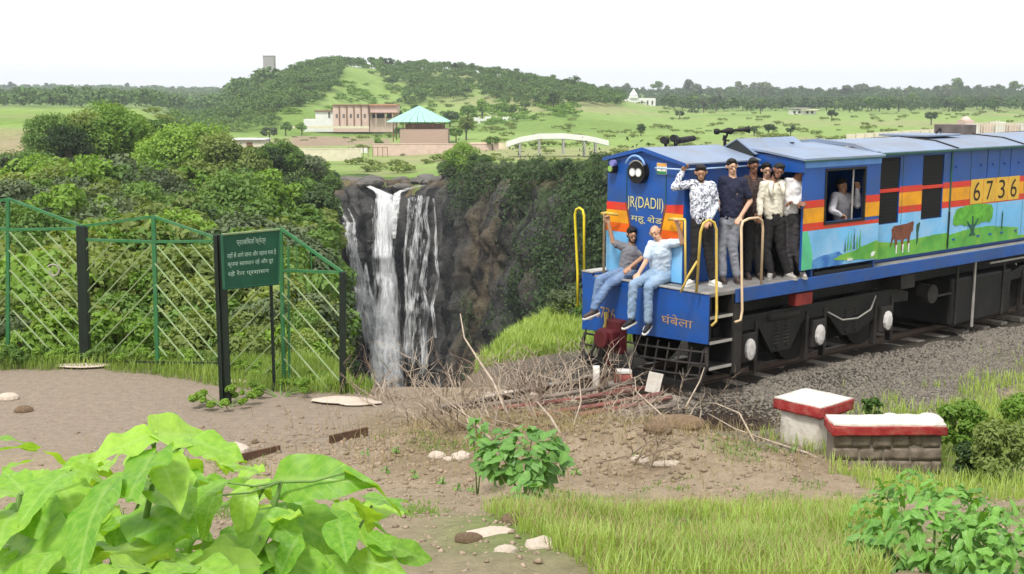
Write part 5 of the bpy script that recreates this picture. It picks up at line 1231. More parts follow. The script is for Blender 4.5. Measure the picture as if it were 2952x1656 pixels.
leaf_bush(570, 975, 15.9, 1.0, .4, LM['bright'], 'low green tuft round the posts of the notice board', .05, 2600, name='tuft', group='tufts at the fence foot', cat='tuft')
leaf_bush(705, 950, 16.5, 1.0, .45, LM['bright'], 'bright green tuft under the right side of the notice board', .045, 1500, name='tuft', group='tufts at the fence foot', cat='tuft')
leaf_bush(660, 905, 17.6, .9, .5, LM['bright'], 'bright green tuft behind the notice board', .05, 1500, name='tuft', group='tufts at the fence foot', cat='tuft')
leaf_bush(780, 930, 17.3, .7, .35, LM['bright'], 'green tuft in the slats of the last fence panel', .05, 1000, name='tuft', group='tufts at the fence foot', cat='tuft')
for i, (vx, vy, D, w) in enumerate([(50, 855, 18.7, 1.0), (120, 865, 18.6, 1.0), (180, 870, 18.6, .8), (260, 860, 18.6, .9), (330, 870, 18.5, .9), (440, 872, 18.3, .9), (510, 880, 18.2, .8), (600, 905, 17.9, .7), (850, 960, 16.9, .4), (15, 875, 18.2, .7)]):
    leaf_bush(vx, vy, D, w, .4, LM['bright' if i % 3 else 'mid'], ['low green weeds at the left edge below the fence', 'low weeds under the leftmost panel', 'weeds left of the leaning black post', 'weeds just right of the leaning black post', 'weeds left of the middle pole', 'weeds right of the middle pole', 'weeds left of the notice board', 'weeds showing behind the notice board posts', 'weeds at the last fence post', 'weeds in the corner by the path at the far left'][i], .05, 1300, name='weeds', group='weeds along the fence foot', cat='weeds')

# --- grass: uncountable blades
def grass(name, label, sample, n, hr, m, w=0.006, lean=.35, seed=1, kind='grass'):
    rg = np.random.default_rng(seed); P = sample(rg, n); n = len(P); Z = H(P[:, 0], P[:, 1]); B = np.stack([P[:, 0], P[:, 1], Z - .01], 1)
    h = rg.uniform(*hr, n)[:, None] * (0.6 + 0.8 * np.clip(fbm(P[:, 0], P[:, 1], 1.5, 3, seed) + .5, 0, 1))[:, None]; a = rg.uniform(0, 6.28, n); d = np.stack([np.cos(a), np.sin(a), 0 * a], 1); sd_ = np.stack([-np.sin(a), np.cos(a), 0 * a], 1) * w
    ln = rg.uniform(0, lean, n)[:, None]; up_ = np.array([0, 0, 1.0])
    v0 = B - sd_ / 2; v1 = B + sd_ / 2; m0 = B + up_ * h * .6 + d * h * ln * .4; v2 = m0 + sd_ * .4; v3 = m0 - sd_ * .4; tp = B + up_ * h * .95 + d * h * ln * 1.2
    Q1 = np.stack([v0, v1, v2, v3], 1); Q2 = np.stack([v3, v2, tp + sd_ * .05, tp - sd_ * .05], 1)
    return stuff(link(name, np_mesh(name, np.concatenate([Q1, Q2]).reshape(-1, 3)), m), label, kind)
MG = leafmat('grass_blades', (0.10, 0.20, 0.03), (0.36, 0.46, 0.12), .35, 1.0); MGD = leafmat('dry_grass_blades', (0.24, 0.19, 0.09), (0.38, 0.31, 0.16), .2, 2.0)
def samp_bank(rg, n):
    V = rg.uniform([-1.2, 4.6], [3.4, 9.3], (n * 2, 2)); 
    vv = np.array([proj(x, y, z) for x, y, z in zip(V[:, 0], V[:, 1], H(V[:, 0], V[:, 1]))]); nz = fbm(V[:, 0], V[:, 1], 1.6, 4, 3)
    # outline of the patch: its upper edge runs at Vy ~1235, left edge slants in towards the bottom
    ed = np.interp(vv[:, 1], [1180, 1250, 1330, 1420, 1460], [1260, 1180, 1290, 1440, 1500])
    fade = rg.random(n * 2) < np.clip(.12 + 3.0 * (nz + .16), .05, 1)
    keep = fade & (vv[:, 0] > ed + nz * 160) & (vv[:, 0] < 2230 + nz * 100) & (vv[:, 1] > 1215 + nz * 110 + np.clip(vv[:, 0] - 1800, 0, 500) * .07)
    return V[keep][:n]
grass('bank_grass', 'short light green grass on the bank at the bottom', samp_bank, 46000, (.04, .16), MG, .007, .6, 3)
grass('bank_grass_dry', 'dry straw mixed into the grass on the bank', samp_bank, 9000, (.08, .22), MGD, .004, .7, 4)
def samp_fence(rg, n):
    V = rg.uniform([-10.5, 16.3], [-2.0, 19.6], (n * 3, 2)); line = np.interp(V[:, 0], [-10, -6.6, -4.3, -2.4], [18.3, 18.15, 17.2, 16.5]) + fbm(V[:, 0], V[:, 1], 1.2, 3, 9) * .8
    return V[V[:, 1] > line][:n]
grass('fence_grass', 'green grass along the foot of the fence', samp_fence, 16000, (.08, .28), MG, .012, .5, 5)
def samp_right(rg, n):
    V = rg.uniform([3.4, 8.5], [8.5, 16.5], (n * 3, 2)); a = (V[:, 0] - C0.x) * .643 - (V[:, 1] - C0.y) * .766; nz = fbm(V[:, 0], V[:, 1], .9, 4, 12)
    return V[(a > 3.7 + nz * 2.0) & (V[:, 1] > 10.2) & (nz > -.07)][:n]
grass('lineside_grass', 'patchy grass between the ballast and the parapet', samp_right, 9000, (.06, .22), MG, .009, .6, 6)
def samp_gorge(rg, n):
    V = rg.uniform([-1.5, 17.5], [4.0, 33], (n * 5, 2)); a = (V[:, 0] - C0.x) * .643 - (V[:, 1] - C0.y) * .766; d = sdist(V[:, 0], V[:, 1])
    return V[(a < -2.4) & (d < .3)][:n]
grass('shoulder_grass', 'bright long grass on the slope between the gorge and the engine', samp_gorge, 26000, (.08, .28), MG, .02, .6, 7)
def samp_mound(rg, n):
    V = rg.normal([0.6, 14.0], [1.6, 1.0], (n, 2)); return V
grass('dry_stalks', 'dry grass stalks and litter over the rubble mound', samp_mound, 5200, (.04, .22), MGD, .006, 1.2, 8, 'dry grass')
def samp_edge(rg, n):
    a = rg.normal(3.55, .45, n * 2); b = rg.uniform(-1, 14, n * 2); P = np.stack([C0.x + .643 * a + .766 * b, C0.y - .766 * a + .643 * b], 1); return P[fbm(P[:, 0], P[:, 1], 1.1, 4, 15) > -.02][:n]
grass('ballast_weeds', 'weeds and coarse grass along the outer edge of the ballast', samp_edge, 6000, (.06, .22), MG, .012, .6, 16)
def samp_soil(rg, n):
    V = rg.uniform([-3.5, 8.5], [5, 14.2], (n * 4, 2)); return V[fbm(V[:, 0], V[:, 1], 1.3, 4, 121) > .13][:n]
grass('soil_weeds', 'patchy short weeds on the trodden soil', samp_soil, 7000, (.02, .07), MG, .01, .9, 17)
# --- pebbles and ballast stones
def pebbles(name, label, sample, n, sr, m, seed, kind):
    rg = np.random.default_rng(seed); P = sample(rg, n); n = len(P); Z = H(P[:, 0], P[:, 1])
    base = np.array([(0, 0, 1), (.94, 0, .1), (.29, .9, .0), (-.76, .55, .1), (-.76, -.55, 0), (.29, -.9, .1), (0, 0, -.6)]) 
    s = (rg.uniform(sr[0] ** .5, sr[1] ** .5, n) ** 2)[:, None, None]; a = rg.uniform(0, 6.28, n); ca, sa = np.cos(a)[:, None], np.sin(a)[:, None]
    j = base[None] * (1 + rg.normal(size=(n, 7, 3)) * .22) * np.array([1, .8, .6]); X = j[..., 0] * ca - j[..., 1] * sa; Y = j[..., 0] * sa + j[..., 1] * ca
    V = np.stack([X, Y, j[..., 2]], -1) * s + np.stack([P[:, 0], P[:, 1], Z], 1)[:, None]
    f = np.array([(0, 1, 2), (0, 2, 3), (0, 3, 4), (0, 4, 5), (0, 5, 1), (6, 2, 1), (6, 3, 2), (6, 4, 3), (6, 5, 4), (6, 1, 5)])
    F = (np.arange(n)[:, None, None] * 7 + f[None]).reshape(-1, 3)
    return stuff(link(name, np_mesh(name, V.reshape(-1, 3), F=F), m), label, kind)
MPB = mat('pebble', (0.30, 0.23, 0.165), .9, var=.45, scale=7); MBL = mat('ballast_stone', (0.165, 0.145, 0.12), .9, var=.5, scale=14)
def s_bank(rg, n):
    V = rg.uniform([-5, 4.5], [6, 15.0], (n, 2)); return V
pebbles('pebbles', 'small stones and crumbs of earth all over the bank', s_bank, 15000, (.003, .028), MPB, 1, 'pebbles')
def s_mnd(rg, n): return rg.normal([0.4, 13.6], [1.9, 1.0], (n, 2))
pebbles('rubble', 'lumps of earth and rubble on the mound before the engine', s_mnd, 3000, (.006, .055), mat('rubble_earth', (0.26, 0.195, 0.135), .95, var=.5, scale=5), 2, 'rubble')
def s_ball(rg, n):
    a = rg.uniform(1.0, 4.0, n); b = rg.uniform(-1.5, 17, n) ; a = a + fbm(b, a, .8, 3, 2) * 1.4
    P = np.stack([C0.x + .643 * a + .766 * b, C0.y - .766 * a + .643 * b], 1); cul = np.exp(-((P[:, 0] - 2.75) / .7) ** 2 - ((P[:, 1] - 15.5) / .5) ** 2); return P[(rg.random(n) < sstep(4.2, 3.2, a) * .9 + .1) & (cul < .35)]
pebbles('ballast', 'grey crushed ballast along the track', s_ball, 52000, (.016, .042), MBL, 3, 'ballast')
# --- dry twigs
M_TWIG = mat('dry_twig', (0.38, 0.31, 0.24), .9, var=.35, scale=12); M_TWIG2 = mat('dark_twig', (0.22, 0.165, 0.12), .9, var=.35, scale=12)
def branch(mb, p, d, L, r, depth, rg):
    pts = [p]; q = p.copy(); dd = d.copy(); n = 5
    for i in range(n):
        dd = (dd + Vector((rg.gauss(0, .16), rg.gauss(0, .16), rg.gauss(0, .10)))).normalized(); q = q + dd * L / n; pts.append(q.copy())
    mb.tube(pts, [r * (1 - .75 * i / n) for i in range(n + 1)], 4)
    if depth > 0:
        for k in range(rg.randint(2, 4)):
            i = rg.randint(1, n); ax_ = Vector((rg.gauss(0, 1), rg.gauss(0, 1), rg.gauss(.3, .6))).normalized()
            branch(mb, pts[i], (dd * .55 + ax_ * .75).normalized(), L * rg.uniform(.35, .65), r * .6, depth - 1, rg)
rb = random.Random(31)
def deadbrush(vx, vy, n, L, lean, label, m=None, seed=0, spread=.34, r=.012, depth=2):
    p = atz(vx, vy, .15)
    for _ in range(5): p = atz(vx, vy, Hs(p.x, p.y) + .02)
    rg = random.Random(seed); t = thing('dead_brush', label, 'dead branches', (p.x, p.y, p.z), 0, 'dead branches piled in front of the gorge'); mb = MB()
    for i in range(n + 3):
        d = Vector((lean + rg.gauss(0, .45), rg.gauss(0, .35), rg.uniform(.5, 1.1))).normalized()
        branch(mb, Vector((rg.uniform(-spread, spread), rg.uniform(-spread * .7, spread * .7), -.03)), d, 1.05 * L * rg.uniform(.6, 1.1), r, depth, rg)
    mb.build('branches', m or M_TWIG, t); return t
for i, a in enumerate([(1130, 1040, 6, .75, -.5, 'dead branches at the left of the pile, right of the falls'), (1215, 1035, 7, .8, -.4, 'tall dead branches below the dark rock face'), (1290, 1030, 6, .7, .2, 'dead branches before the pale slab'), (1360, 1025, 6, .75, -.3, 'upright dead twigs left of the pipes'),
                       (1430, 1015, 5, .7, .1, 'dead twigs crossing the left ends of the pipes'), (1500, 1010, 5, .6, -.2, 'dead twigs over the middle of the pipes'), (1580, 1060, 3, .4, .4, 'forked dead branch in front of the pipes'), (1700, 1050, 3, .5, .5, 'dead branches under the coupler end of the engine'),
                       (1790, 1065, 4, .6, .6, 'dead twigs right of the brown boulder'), (1250, 1075, 8, .6, -.7, 'tangle of twigs behind the leafy clump'), (1080, 1060, 5, .5, -.6, 'low dry twigs at the left end of the mound'), (930, 985, 4, .5, .1, 'thin grey twigs beside the last fence post'), (990, 1010, 4, .4, -.3, 'thin twigs at the foot of the falls'),
                       (1640, 1090, 5, .45, -.4, 'dry roots left of the brown boulder'), (1560, 1160, 3, .4, .9, 'fallen twig on the dirt above the pale block'), (2010, 1090, 3, .45, .3, 'grey twigs against the whitewashed pillar'), (1330, 985, 7, .55, 0, 'dense brown twigs on the edge of the gorge'), (1170, 1000, 6, .6, .2, 'grey twigs at the edge right of the falls'), (1400, 1055, 6, .5, -.8, 'low tangle of twigs above the leafy clump'), (1480, 1060, 6, .45, .6, 'low twigs on the near ends of the pipes'), (1150, 1085, 6, .5, -.9, 'flattened dry twigs left of the pale shoot'), (1450, 985, 6, .55, .2, 'fine brown twigs behind the pipes')]):
    deadbrush(*a, seed=50 + i, m=M_TWIG2 if i % 3 == 2 else M_TWIG)
def stick(ptsV, label, r=.012, m=None):
    P = [at(vx, vy, D) for vx, vy, D in ptsV]; o = MB(); o.tube([q - P[0] for q in P], [r * (1 - .6 * i / (len(P) - 1)) for i in range(len(P))], 6)
    tag(o.build('stick', m or M_TWIG, None, smooth=True, loc=tuple(P[0])), label, 'stick', 'long dry sticks')
stick([(1290, 1075, 13.9), (1262, 1010, 14.3), (1240, 960, 14.6), (1200, 900, 14.9), (1168, 850, 15.1), (1158, 790, 15.3)], 'longest curved stick rising in front of the cliff', .02)
stick([(1420, 1110, 13.0), (1385, 1050, 13.4), (1350, 1010, 13.7)], 'thick stick leaning left behind the leafy clump', .02); stick([(1240, 1110, 13.1), (1180, 1050, 13.6), (1090, 985, 14.2)], 'long stick lying down to the left of the leafy clump', .016)
stick([(2085, 1168, 13.2), (2030, 1140, 13.4), (1960, 1118, 13.7), (1850, 1080, 14.3), (1780, 1040, 14.9)], 'long pale stick running past the foot of the pillar', .018); stick([(1905, 1125, 13.8), (1860, 1040, 14.3), (1800, 1015, 14.8), (1755, 1015, 15.1)], 'arched stick beside the dark track edge', .013)
stick([(1700, 1095, 13.6), (1660, 1040, 14.0), (1600, 985, 14.6), (1597, 950, 14.8)], 'forked stick standing before the coupler', .014); stick([(1725, 1025, 14.4), (1760, 960, 14.8), (1772, 925, 15.0)], 'bare stick in front of the cowcatcher', .012); stick([(1440, 1080, 13.7), (1462, 1010, 14.2), (1455, 930, 14.6)], 'upright stick left of the coupler', .012)
# ================================================================= TRACK
M_RAIL = mat('rail_steel', (0.13, 0.095, 0.075), .45, metal=.6, var=.2, scale=10); M_SLEEP = mat('concrete_sleeper', (0.30, 0.27, 0.23), .9, var=.2, scale=8, dirt=(.12, .1, .08), dscale=6, damt=.7)
tk = thing('railway_track', 'metre-gauge track in dark ballast running under the engine', 'railway track', tuple(C0), ANG); 
prof = [(-.055, 0), (.055, 0), (.055, .012), (.01, .02), (.008, .07), (.03, .08), (.03, .105), (-.03, .105), (-.03, .08), (-.008, .07), (-.01, .02), (-.055, .012)]
for s in (-.52, .52): MB().prism([(x + s, z + .0) for x, z in prof], -3.2, 42).build('rail', M_RAIL, tk)
sm_ = MB().prism([(-.95, -.14), (.95, -.14), (.93, .005), (.5, -.002), (-.5, -.002), (-.93, .005)], -.11, .11).build('sleeper', M_SLEEP, tk)
sm_.location = (0, -2.9, 0)
for i in range(1, 60):
    o = sm_.copy(); COL.objects.link(o); o.parent = tk; o.location = (rt.uniform(-.03, .03), -2.9 + i * .68, 0)

# ================================================================= ENGINE  (local x = across towards the viewer's side, y = along, away; z up)
M_BLUE = mat('engine_blue', (0.008, 0.075, 0.33), .42, var=.16, scale=2.0, spec=.45, dirt=(.045, .075, .14), dscale=2.6, damt=.55, bump=.08, bscale=5)
M_ROOF = mat('weathered_roof', (0.21, 0.27, 0.38), .5, var=.10, scale=1.4, dirt=(.20, .20, .21), dscale=1.6, damt=.75, bump=.1, bscale=3)
M_BLK = mat('engine_black', (0.010, 0.0095, 0.0095), .6, var=.4, scale=4, dirt=(.024, .021, .019), dscale=3, damt=.7, bump=.3, bscale=15)
M_GRIME = mat('grimy_iron', (0.024, 0.021, 0.020), .7, var=.4, scale=5, dirt=(.055, .046, .04), dscale=4, damt=.6)
M_RST = mat('stripe_red', (0.62, 0.035, 0.02), .45, var=.12, scale=3, dirt=(.30, .14, .05), dscale=3.5, damt=.45); M_ORG = mat('stripe_orange', (0.78, 0.34, 0.008), .45, var=.12, scale=3, dirt=(.30, .14, .05), dscale=3.5, damt=.45); M_ROR = mat('stripe_deep_orange', (0.72, 0.12, 0.01), .45, var=.1, scale=3)
M_YEL = mat('handrail_yellow', (0.62, 0.44, 0.08), .45, var=.15, scale=8, dirt=(.35, .28, .2), dscale=10, damt=.5); M_YEL2 = mat('handrail_bright_yellow', (0.72, 0.58, 0.03), .4, var=.1)
M_STEEL = mat('worn_steel', (0.42, 0.40, 0.37), .5, metal=.3, var=.2); M_AXW = mat('white_axlebox', (0.62, 0.60, 0.58), .7, var=.15, scale=9, dirt=(.3, .27, .24), dscale=10, damt=.5)
M_MAR = mat('maroon_coupler', (0.09, 0.012, 0.015), .55, var=.3, scale=8); M_DECK = mat('chequered_deck', (0.20, 0.20, 0.20), .6, var=.25, scale=5, dirt=(.3, .24, .18), dscale=3, damt=.6)
M_LET = mat('yellow_lettering', (0.60, 0.55, 0.22), .6); M_LETO = mat('orange_lettering', (0.40, 0.25, 0.12), .6); M_NUM = mat('number_black', (0.03, 0.015, 0.01), .6); M_NUMP = mat('number_panel_yellow', (0.66, 0.40, 0.05), .5, var=.15, scale=5)
M_SKYP = mat('painted_sky_blue', (0.16, 0.44, 0.74), .45, var=.2, scale=1.5, dirt=(.45, .6, .8), dscale=1.2, damt=.7); M_HILLP = mat('painted_hill_green', (0.10, 0.36, 0.06), .45, var=.25, scale=3, dirt=(.30, .50, .05), dscale=2.5, damt=.8)
M_TREEP = mat('painted_tree_green', (0.12, 0.42, 0.04), .45, var=.35, scale=8, dirt=(.06, .22, .03), dscale=6, damt=.8); M_BRP = mat('painted_brown', (0.17, 0.055, 0.03), .5, var=.35, scale=10); M_DKP = mat('painted_dark_green', (0.02, 0.09, 0.06), .5, var=.3, scale=10)
M_CYANP = mat('painted_water', (0.04, 0.16, 0.50), .45, var=.25, scale=3, dirt=(.2, .5, .6), dscale=3, damt=.6); M_WHP = mat('painted_white', (.7, .72, .72), .5); M_AQUA = mat('painted_aqua_green', (0.10, .48, .25), .45, var=.2, scale=3)
M_LOUV = mat('louvre_black', (0.008, 0.008, 0.008), .7)
M_INT = mat('cab_interior', (0.03, 0.035, 0.035), .8)
en = thing('diesel_engine', 'blue diesel engine with red and yellow stripes and painted scenery, people riding on its front', 'locomotive', tuple(C0), ANG)
def EB(name, x0, x1, y0, y1, z0, z1, m, bevel=0.008, par=None): return MB().box(x0, x1, y0, y1, z0, z1).build(name, m, par or en, bevel=bevel)
XR, XL = 1.27, -1.27
# frame, deck, skirt, pilot
EB('deck', XL + .02, XR - .025, .012, .5, 1.44, 1.498, M_DECK); EB('deck', XL + .02, XR - .025, .502, 14.6, 1.44, 1.498, M_DECK); EB('skirt', XR - .022, XR, .56, 14.6, 1.31, 1.506, M_BLUE); EB('skirt', XL, XL + .018, .02, 14.6, 1.31, 1.506, M_BLUE)
pb = MB().prism([(-1.21, .64), (.2, .76), (1.27, .80), (1.27, 1.49), (-1.0, 1.47), (-1.0, 1.52), (-1.21, 1.53)], -.02, .012); pb.build('pilot_plate', M_BLUE, en, bevel=.006)
MB().box(-.6, 1.27, -.035, .06, 1.492, 1.508).build('deck_edge', M_STEEL, en); MB().box(-1.22, -.98, -.03, .5, 1.53, 1.55).build('step_tread', M_STEEL, en); EB('side_box', -1.21, -.97, .014, .5, 1.0, 1.528, M_BLUE)
EB('step_panel', .88, .9, .02, .6, .3, 1.44, M_BLK); EB('step_side', .9, 1.262, .5, .53, .3, 1.44, M_BLK); EB('frame_plate', 1.235, 1.262, .535, .72, .32, 1.30, M_GRIME)
for z in (1.17, .82, .46): MB().box(.9, 1.26, .03, .495, z - .02, z).build('step', M_GRIME, en, bevel=.004); MB().box(1.262, 1.275, .03, .495, z - .03, z + .008).build('step_nosing', M_STEEL, en)
# centre sill + body core under the deck
EB('underframe', -.85, .85, .2, 14.4, 1.05, 1.438, M_BLK); EB('headstock', -1.15, 1.15, .02, .2, .78, 1.43, M_BLK)
# cowcatcher
cg = [(.62, -.02), (.46, -.06), (.30, -.1)]
for z, y in cg: MB().tube([(-1.2, y + .05, z - .04), (-.6, y, z - .02), (0, y, z - .02), (.7, y, z + .02), (1.24, y + .04, z + .06)], .018, 6).build('guard_bar', M_GRIME, en, smooth=True)
for i in range(12):
    x = -1.12 + i * .21; MB().tube([(x, .0, .72), (x, -.06, .46), (x, -.11, .22)], .013, 5).build('guard_upright', M_GRIME, en)
EB('guard_plate', -1.2, 1.22, -.10, -.07, .13, .24, M_BLK); MB().tube([(1.2, .05, .75), (1.25, 0, .5), (1.2, -.08, .25)], .03, 6).build('guard_bar', M_GRIME, en)
MB().tube([(-1.1, -.05, .62), (-1.12, -.12, .45), (-1.0, -.16, .30), (-1.02, -.12, .16)], .02, 6).build('brake_hose', M_GRIME, en, smooth=True); MB().tube([(-.85, -.05, .66), (-.83, -.14, .42), (-.92, -.2, .25), (-.98, -.18, .32)], .024, 6).build('brake_hose', M_GRIME, en, smooth=True)
# centre buffer coupler
cpl = EB('coupler', -.56, -.26, -.16, .0, .42, .92, M_MAR, .03); EB('coupler_head', -.56, -.25, -.34, -.16, .55, .80, M_MAR, .04); MB().disc((-.4, -.40, .67), (0, 1, 0), .13, .06, 20).build('buffer_face', M_MAR, en, smooth=False, bevel=.01)
EB('coupler_post', -.86, -.60, -.05, -.01, .24, .70, M_GRIME, .01); MB().tube([(-.42, -.25, .55), (-.40, -.28, .32), (-.36, -.2, .22)], .022, 6).build('coupling_hook', M_MAR, en)
o = MB(); o.tube([(-.66, -.05, .98), (-.60, -.10, .84), (-.62, -.12, .74)], .035, 6); o.build('valve', M_YEL, en)
# short hood
HB = .30; hx0, hx1, hr = -1.03, .50, -.28
gable = [(hx0, 1.5), (hx1, 1.5), (hx1, 3.20), (hr, 3.375), (hx0, 3.215)]
MB().prism(gable, HB, 1.90).build('hood', M_BLUE, en, bevel=.012)
rf_ = [(hx0 - .05, 3.212), (hr, 3.385), (hx1 + .06, 3.195), (hx1 + .06, 3.215), (hr, 3.408), (hx0 - .05, 3.233)]
MB().prism(rf_, HB - .04, 1.905).build('hood_roof', M_ROOF, en)
MB().prism([(x, z - .004) for x, z in [(hx0 - .052, 3.19), (hr, 3.36), (hx1 + .062, 3.172), (hx1 + .062, 3.222), (hr, 3.415), (hx0 - .052, 3.24)]], HB - .055, HB - .041).build('gable_trim', M_BLUE, en)
def FP(name, poly, m, y, d=.003, par=None): return MB().prism(poly, y - d, y).build(name, m, par or en)
yF = HB - .0025
# blue field between slanting stripe ends
def FPz(name, pts, m, k=1): return FP(name, pts, m, yF - .002 * k)
FPz('stripe', [(hx0 + .002, 2.47), (-.60, 2.47), (-.63, 2.585), (hx0 + .002, 2.585)], M_RST); FPz('stripe', [(hx0 + .002, 2.28), (-.56, 2.28), (-.60, 2.468), (hx0 + .002, 2.468)], M_ORG); FPz('stripe', [(hx0 + .002, 2.15), (-.54, 2.15), (-.56, 2.278), (hx0 + .002, 2.278)], M_ROR)
FPz('stripe', [(.14, 2.50), (hx1 - .002, 2.50), (hx1 - .002, 2.635), (.18, 2.61)], M_RST); FPz('stripe', [(.06, 2.25), (hx1 - .002, 2.25), (hx1 - .002, 2.498), (.14, 2.498)], M_ORG); FPz('stripe', [(.03, 2.09), (hx1 - .002, 2.09), (hx1 - .002, 2.248), (.06, 2.248)], M_ROR)
FPz('painted_sky', [(hx0 + .002, 1.52), (-.62, 1.52), (-.54, 2.148), (hx0 + .002, 2.148)], M_SKYP); FPz('painted_sky', [(.0, 1.52), (hx1 - .002, 1.52), (hx1 - .002, 2.088), (.03, 2.088)], M_SKYP)
FPz('painted_border', [(-.64, 2.6), (-.60, 2.6), (-.50, 2.15), (-.53, 2.15)], M_BRP, 2); FPz('painted_border', [(.15, 2.62), (.19, 2.62), (.06, 2.09), (.03, 2.09)], M_BRP, 2)
R3 = (1, 0, 0); U3 = (0, 0, 1)
text_mesh('lettering', 'JR(DADII)', 1, M_LET, (-.60, yF - .004, 2.485), R3, U3, (0, -1, 0), width=.72, height=.21, parent=en, off=.002); text_mesh('lettering', 'महू शेड', 1, M_LET, (-.52, yF - .004, 2.30), R3, U3, (0, -1, 0), width=.62, height=.14, parent=en, off=.002)
text_mesh('lettering', '6736', 1, M_LETO, (-.92, -.022, .88), R3, U3, (0, -1, 0), width=.42, height=.17, parent=en, off=.003); text_mesh('lettering', 'घंबेला', 1, M_LETO, (.42, -.022, .98), R3, U3, (0, -1, 0), width=.58, height=.15, parent=en, off=.003)
# hood doors, hinges
for x in (-.62, .16): EB('door_seam', x - .006, x + .006, HB - .008, HB - .001, 2.62, 3.1, M_DKP, 0)
# headlight
hl = MB().disc((-.34, HB - .05, 3.06), (0, 1, 0), .17, .1, 24).build('headlight', M_BLK, en)
M_LENS = mat('lamp_glass', (.75, .78, .8), .15, spec=.8, var=.05)
for x in (-.40, -.28): MB().disc((x, HB - .108, 3.05), (0, 1, 0), .052, .02, 16).build('lens', M_LENS, hl); MB().tube([(x + .058 * math.cos(t), HB - .115, 3.05 + .058 * math.sin(t)) for t in np.linspace(0, 6.28, 17)], .007, 4, cap=False).build('lens_rim', M_STEEL, hl)
MB().tube([(-.34 + .2 * math.cos(t), HB - .12, 3.10 + .19 * math.sin(t)) for t in np.linspace(.35, 2.8, 12)], .018, 6).build('headlight_hood', mat('pale_blue_rim', (.2, .36, .7), .4), en, smooth=True)
MB().tube([(-.34 + .16 * math.cos(t), HB - .10, 3.07 + .15 * math.sin(t)) for t in np.linspace(.5, 2.6, 12)], .01, 5).build('headlight_hood', M_STEEL, en, smooth=True)
ml = MB().disc((-.87, HB - .05, 3.08), (0, 1, 0), .07, .1, 18).build('marker_lamp', M_BLK, en); MB().disc((-.87, HB - .105, 3.08), (0, 1, 0), .045, .012, 16).build('lens', mat('green_lens', (.25, .42, .1), .2), ml); MB().disc((-.83, HB - .08, 3.16), (0, 1, 0), .05, .06, 14).build('marker_cap', mat('lilac_cap', (.2, .2, .5), .5), ml)
# flag sticker
fl = EB('flag_sticker', -.02, .17, HB - .008, HB - .001, 3.04, 3.20, mat('sticker_white', (.8, .78, .72), .6), 0)
MB().box(-.015, .165, HB - .012, HB - .0085, 3.155, 3.195).build('saffron_band', mat('saffron', (.75, .36, .08), .6), fl); MB().box(-.015, .165, HB - .012, HB - .0085, 3.045, 3.085).build('green_band', mat('flag_green', (.05, .3, .12), .6), fl); MB().disc((.075, HB - .012, 3.12), (0, 1, 0), .014, .006, 12).build('wheel', mat('navy_print', (.05, .06, .3), .6), fl)
# handrail on the hood top and across the hood
MB().tube([(.0, HB - .02, 3.07), (.0, HB - .06, 3.13), (.48, HB - .06, 3.13), (.56, HB + .1, 3.13), (.56, 1.9, 3.13)], .012, 6).build('grab_rail', mat('pale_rail', (.4, .55, .75), .4), en, smooth=True)
# cab
CY0, CY1 = 2.0, 3.92
def slab(name, x0, x1, y0, y1, z0, z1, m=M_BLUE): return EB(name, x0, x1, y0, y1, z0, z1, m, .006)
slab('cab_side', XR - .04, XR, CY0, 2.53, 1.62, 3.22); slab('cab_side', XR - .04, XR, 3.50, CY1, 1.62, 3.22); slab('cab_side', XR - .04, XR, 2.531, 3.499, 1.62, 2.30); slab('cab_side', XR - .04, XR, 2.531, 3.499, 3.05, 3.22)
slab('cab_side', XL, XL + .04, CY0, CY1, 1.5, 3.22); slab('cab_back', XL + .041, XR - .041, CY1 - .04, CY1, 1.5, 3.21)
slab('cab_front', XL + .041, .5, 2.3, 2.34, 1.5, 3.21); slab('cab_front', 1.14, XR - .041, 2.3, 2.34, 1.5, 3.21); slab('cab_front', .501, 1.139, 2.3, 2.34, 2.95, 3.21); EB('doorway', .52, 1.12, 2.36, 2.38, 1.5, 2.94, M_INT, 0)
slab('cab_floor', XL + .05, XR - .05, 2.4, CY1 - .05, 1.5, 1.56, M_INT)
# gable fascia at the cab front
MB().prism([(-1.28, 3.05), (-1.28, 3.23), (-.30, 3.30), (.08, 3.42), (.40, 3.30), (.74, 3.285), (1.28, 3.215), (1.28, 3.05)], CY0 - .03, CY0).build('fascia', M_BLUE, en)
MB().prism([(-.29, 3.30), (.08, 3.485), (.40, 3.30), (.40, 3.1), (-.29, 3.1)], CY0 - .078, CY0 - .063).build('dark_gable', M_INT, en)
crs = [(-1.32, 3.215), (-.6, 3.32), (0.0, 3.37), (.6, 3.315), (1.31, 3.222)]
MB().prism(crs + [(x, z + .03) for x, z in crs[::-1]], CY0 - .06, CY1 + .05).build('cab_roof', M_ROOF, en)
for q_ in ([(-.36, 3.28), (.08, 3.508), (.08, 3.487), (-.34, 3.27)], [(.08, 3.508), (.46, 3.29), (.44, 3.28), (.08, 3.487)]): MB().prism(q_, CY0 - .09, 3.3).build('roof_dormer', M_ROOF, en)
EB('gutter', XR + .003, XR + .045, CY0 - .05, CY1 + .04, 3.205, 3.222, M_DKP, 0); EB('eave_panel', XR + .001, XR + .006, CY0, CY1, 3.115, 3.2, mat('pale_eave_blue', (.10, .26, .62), .35), 0)
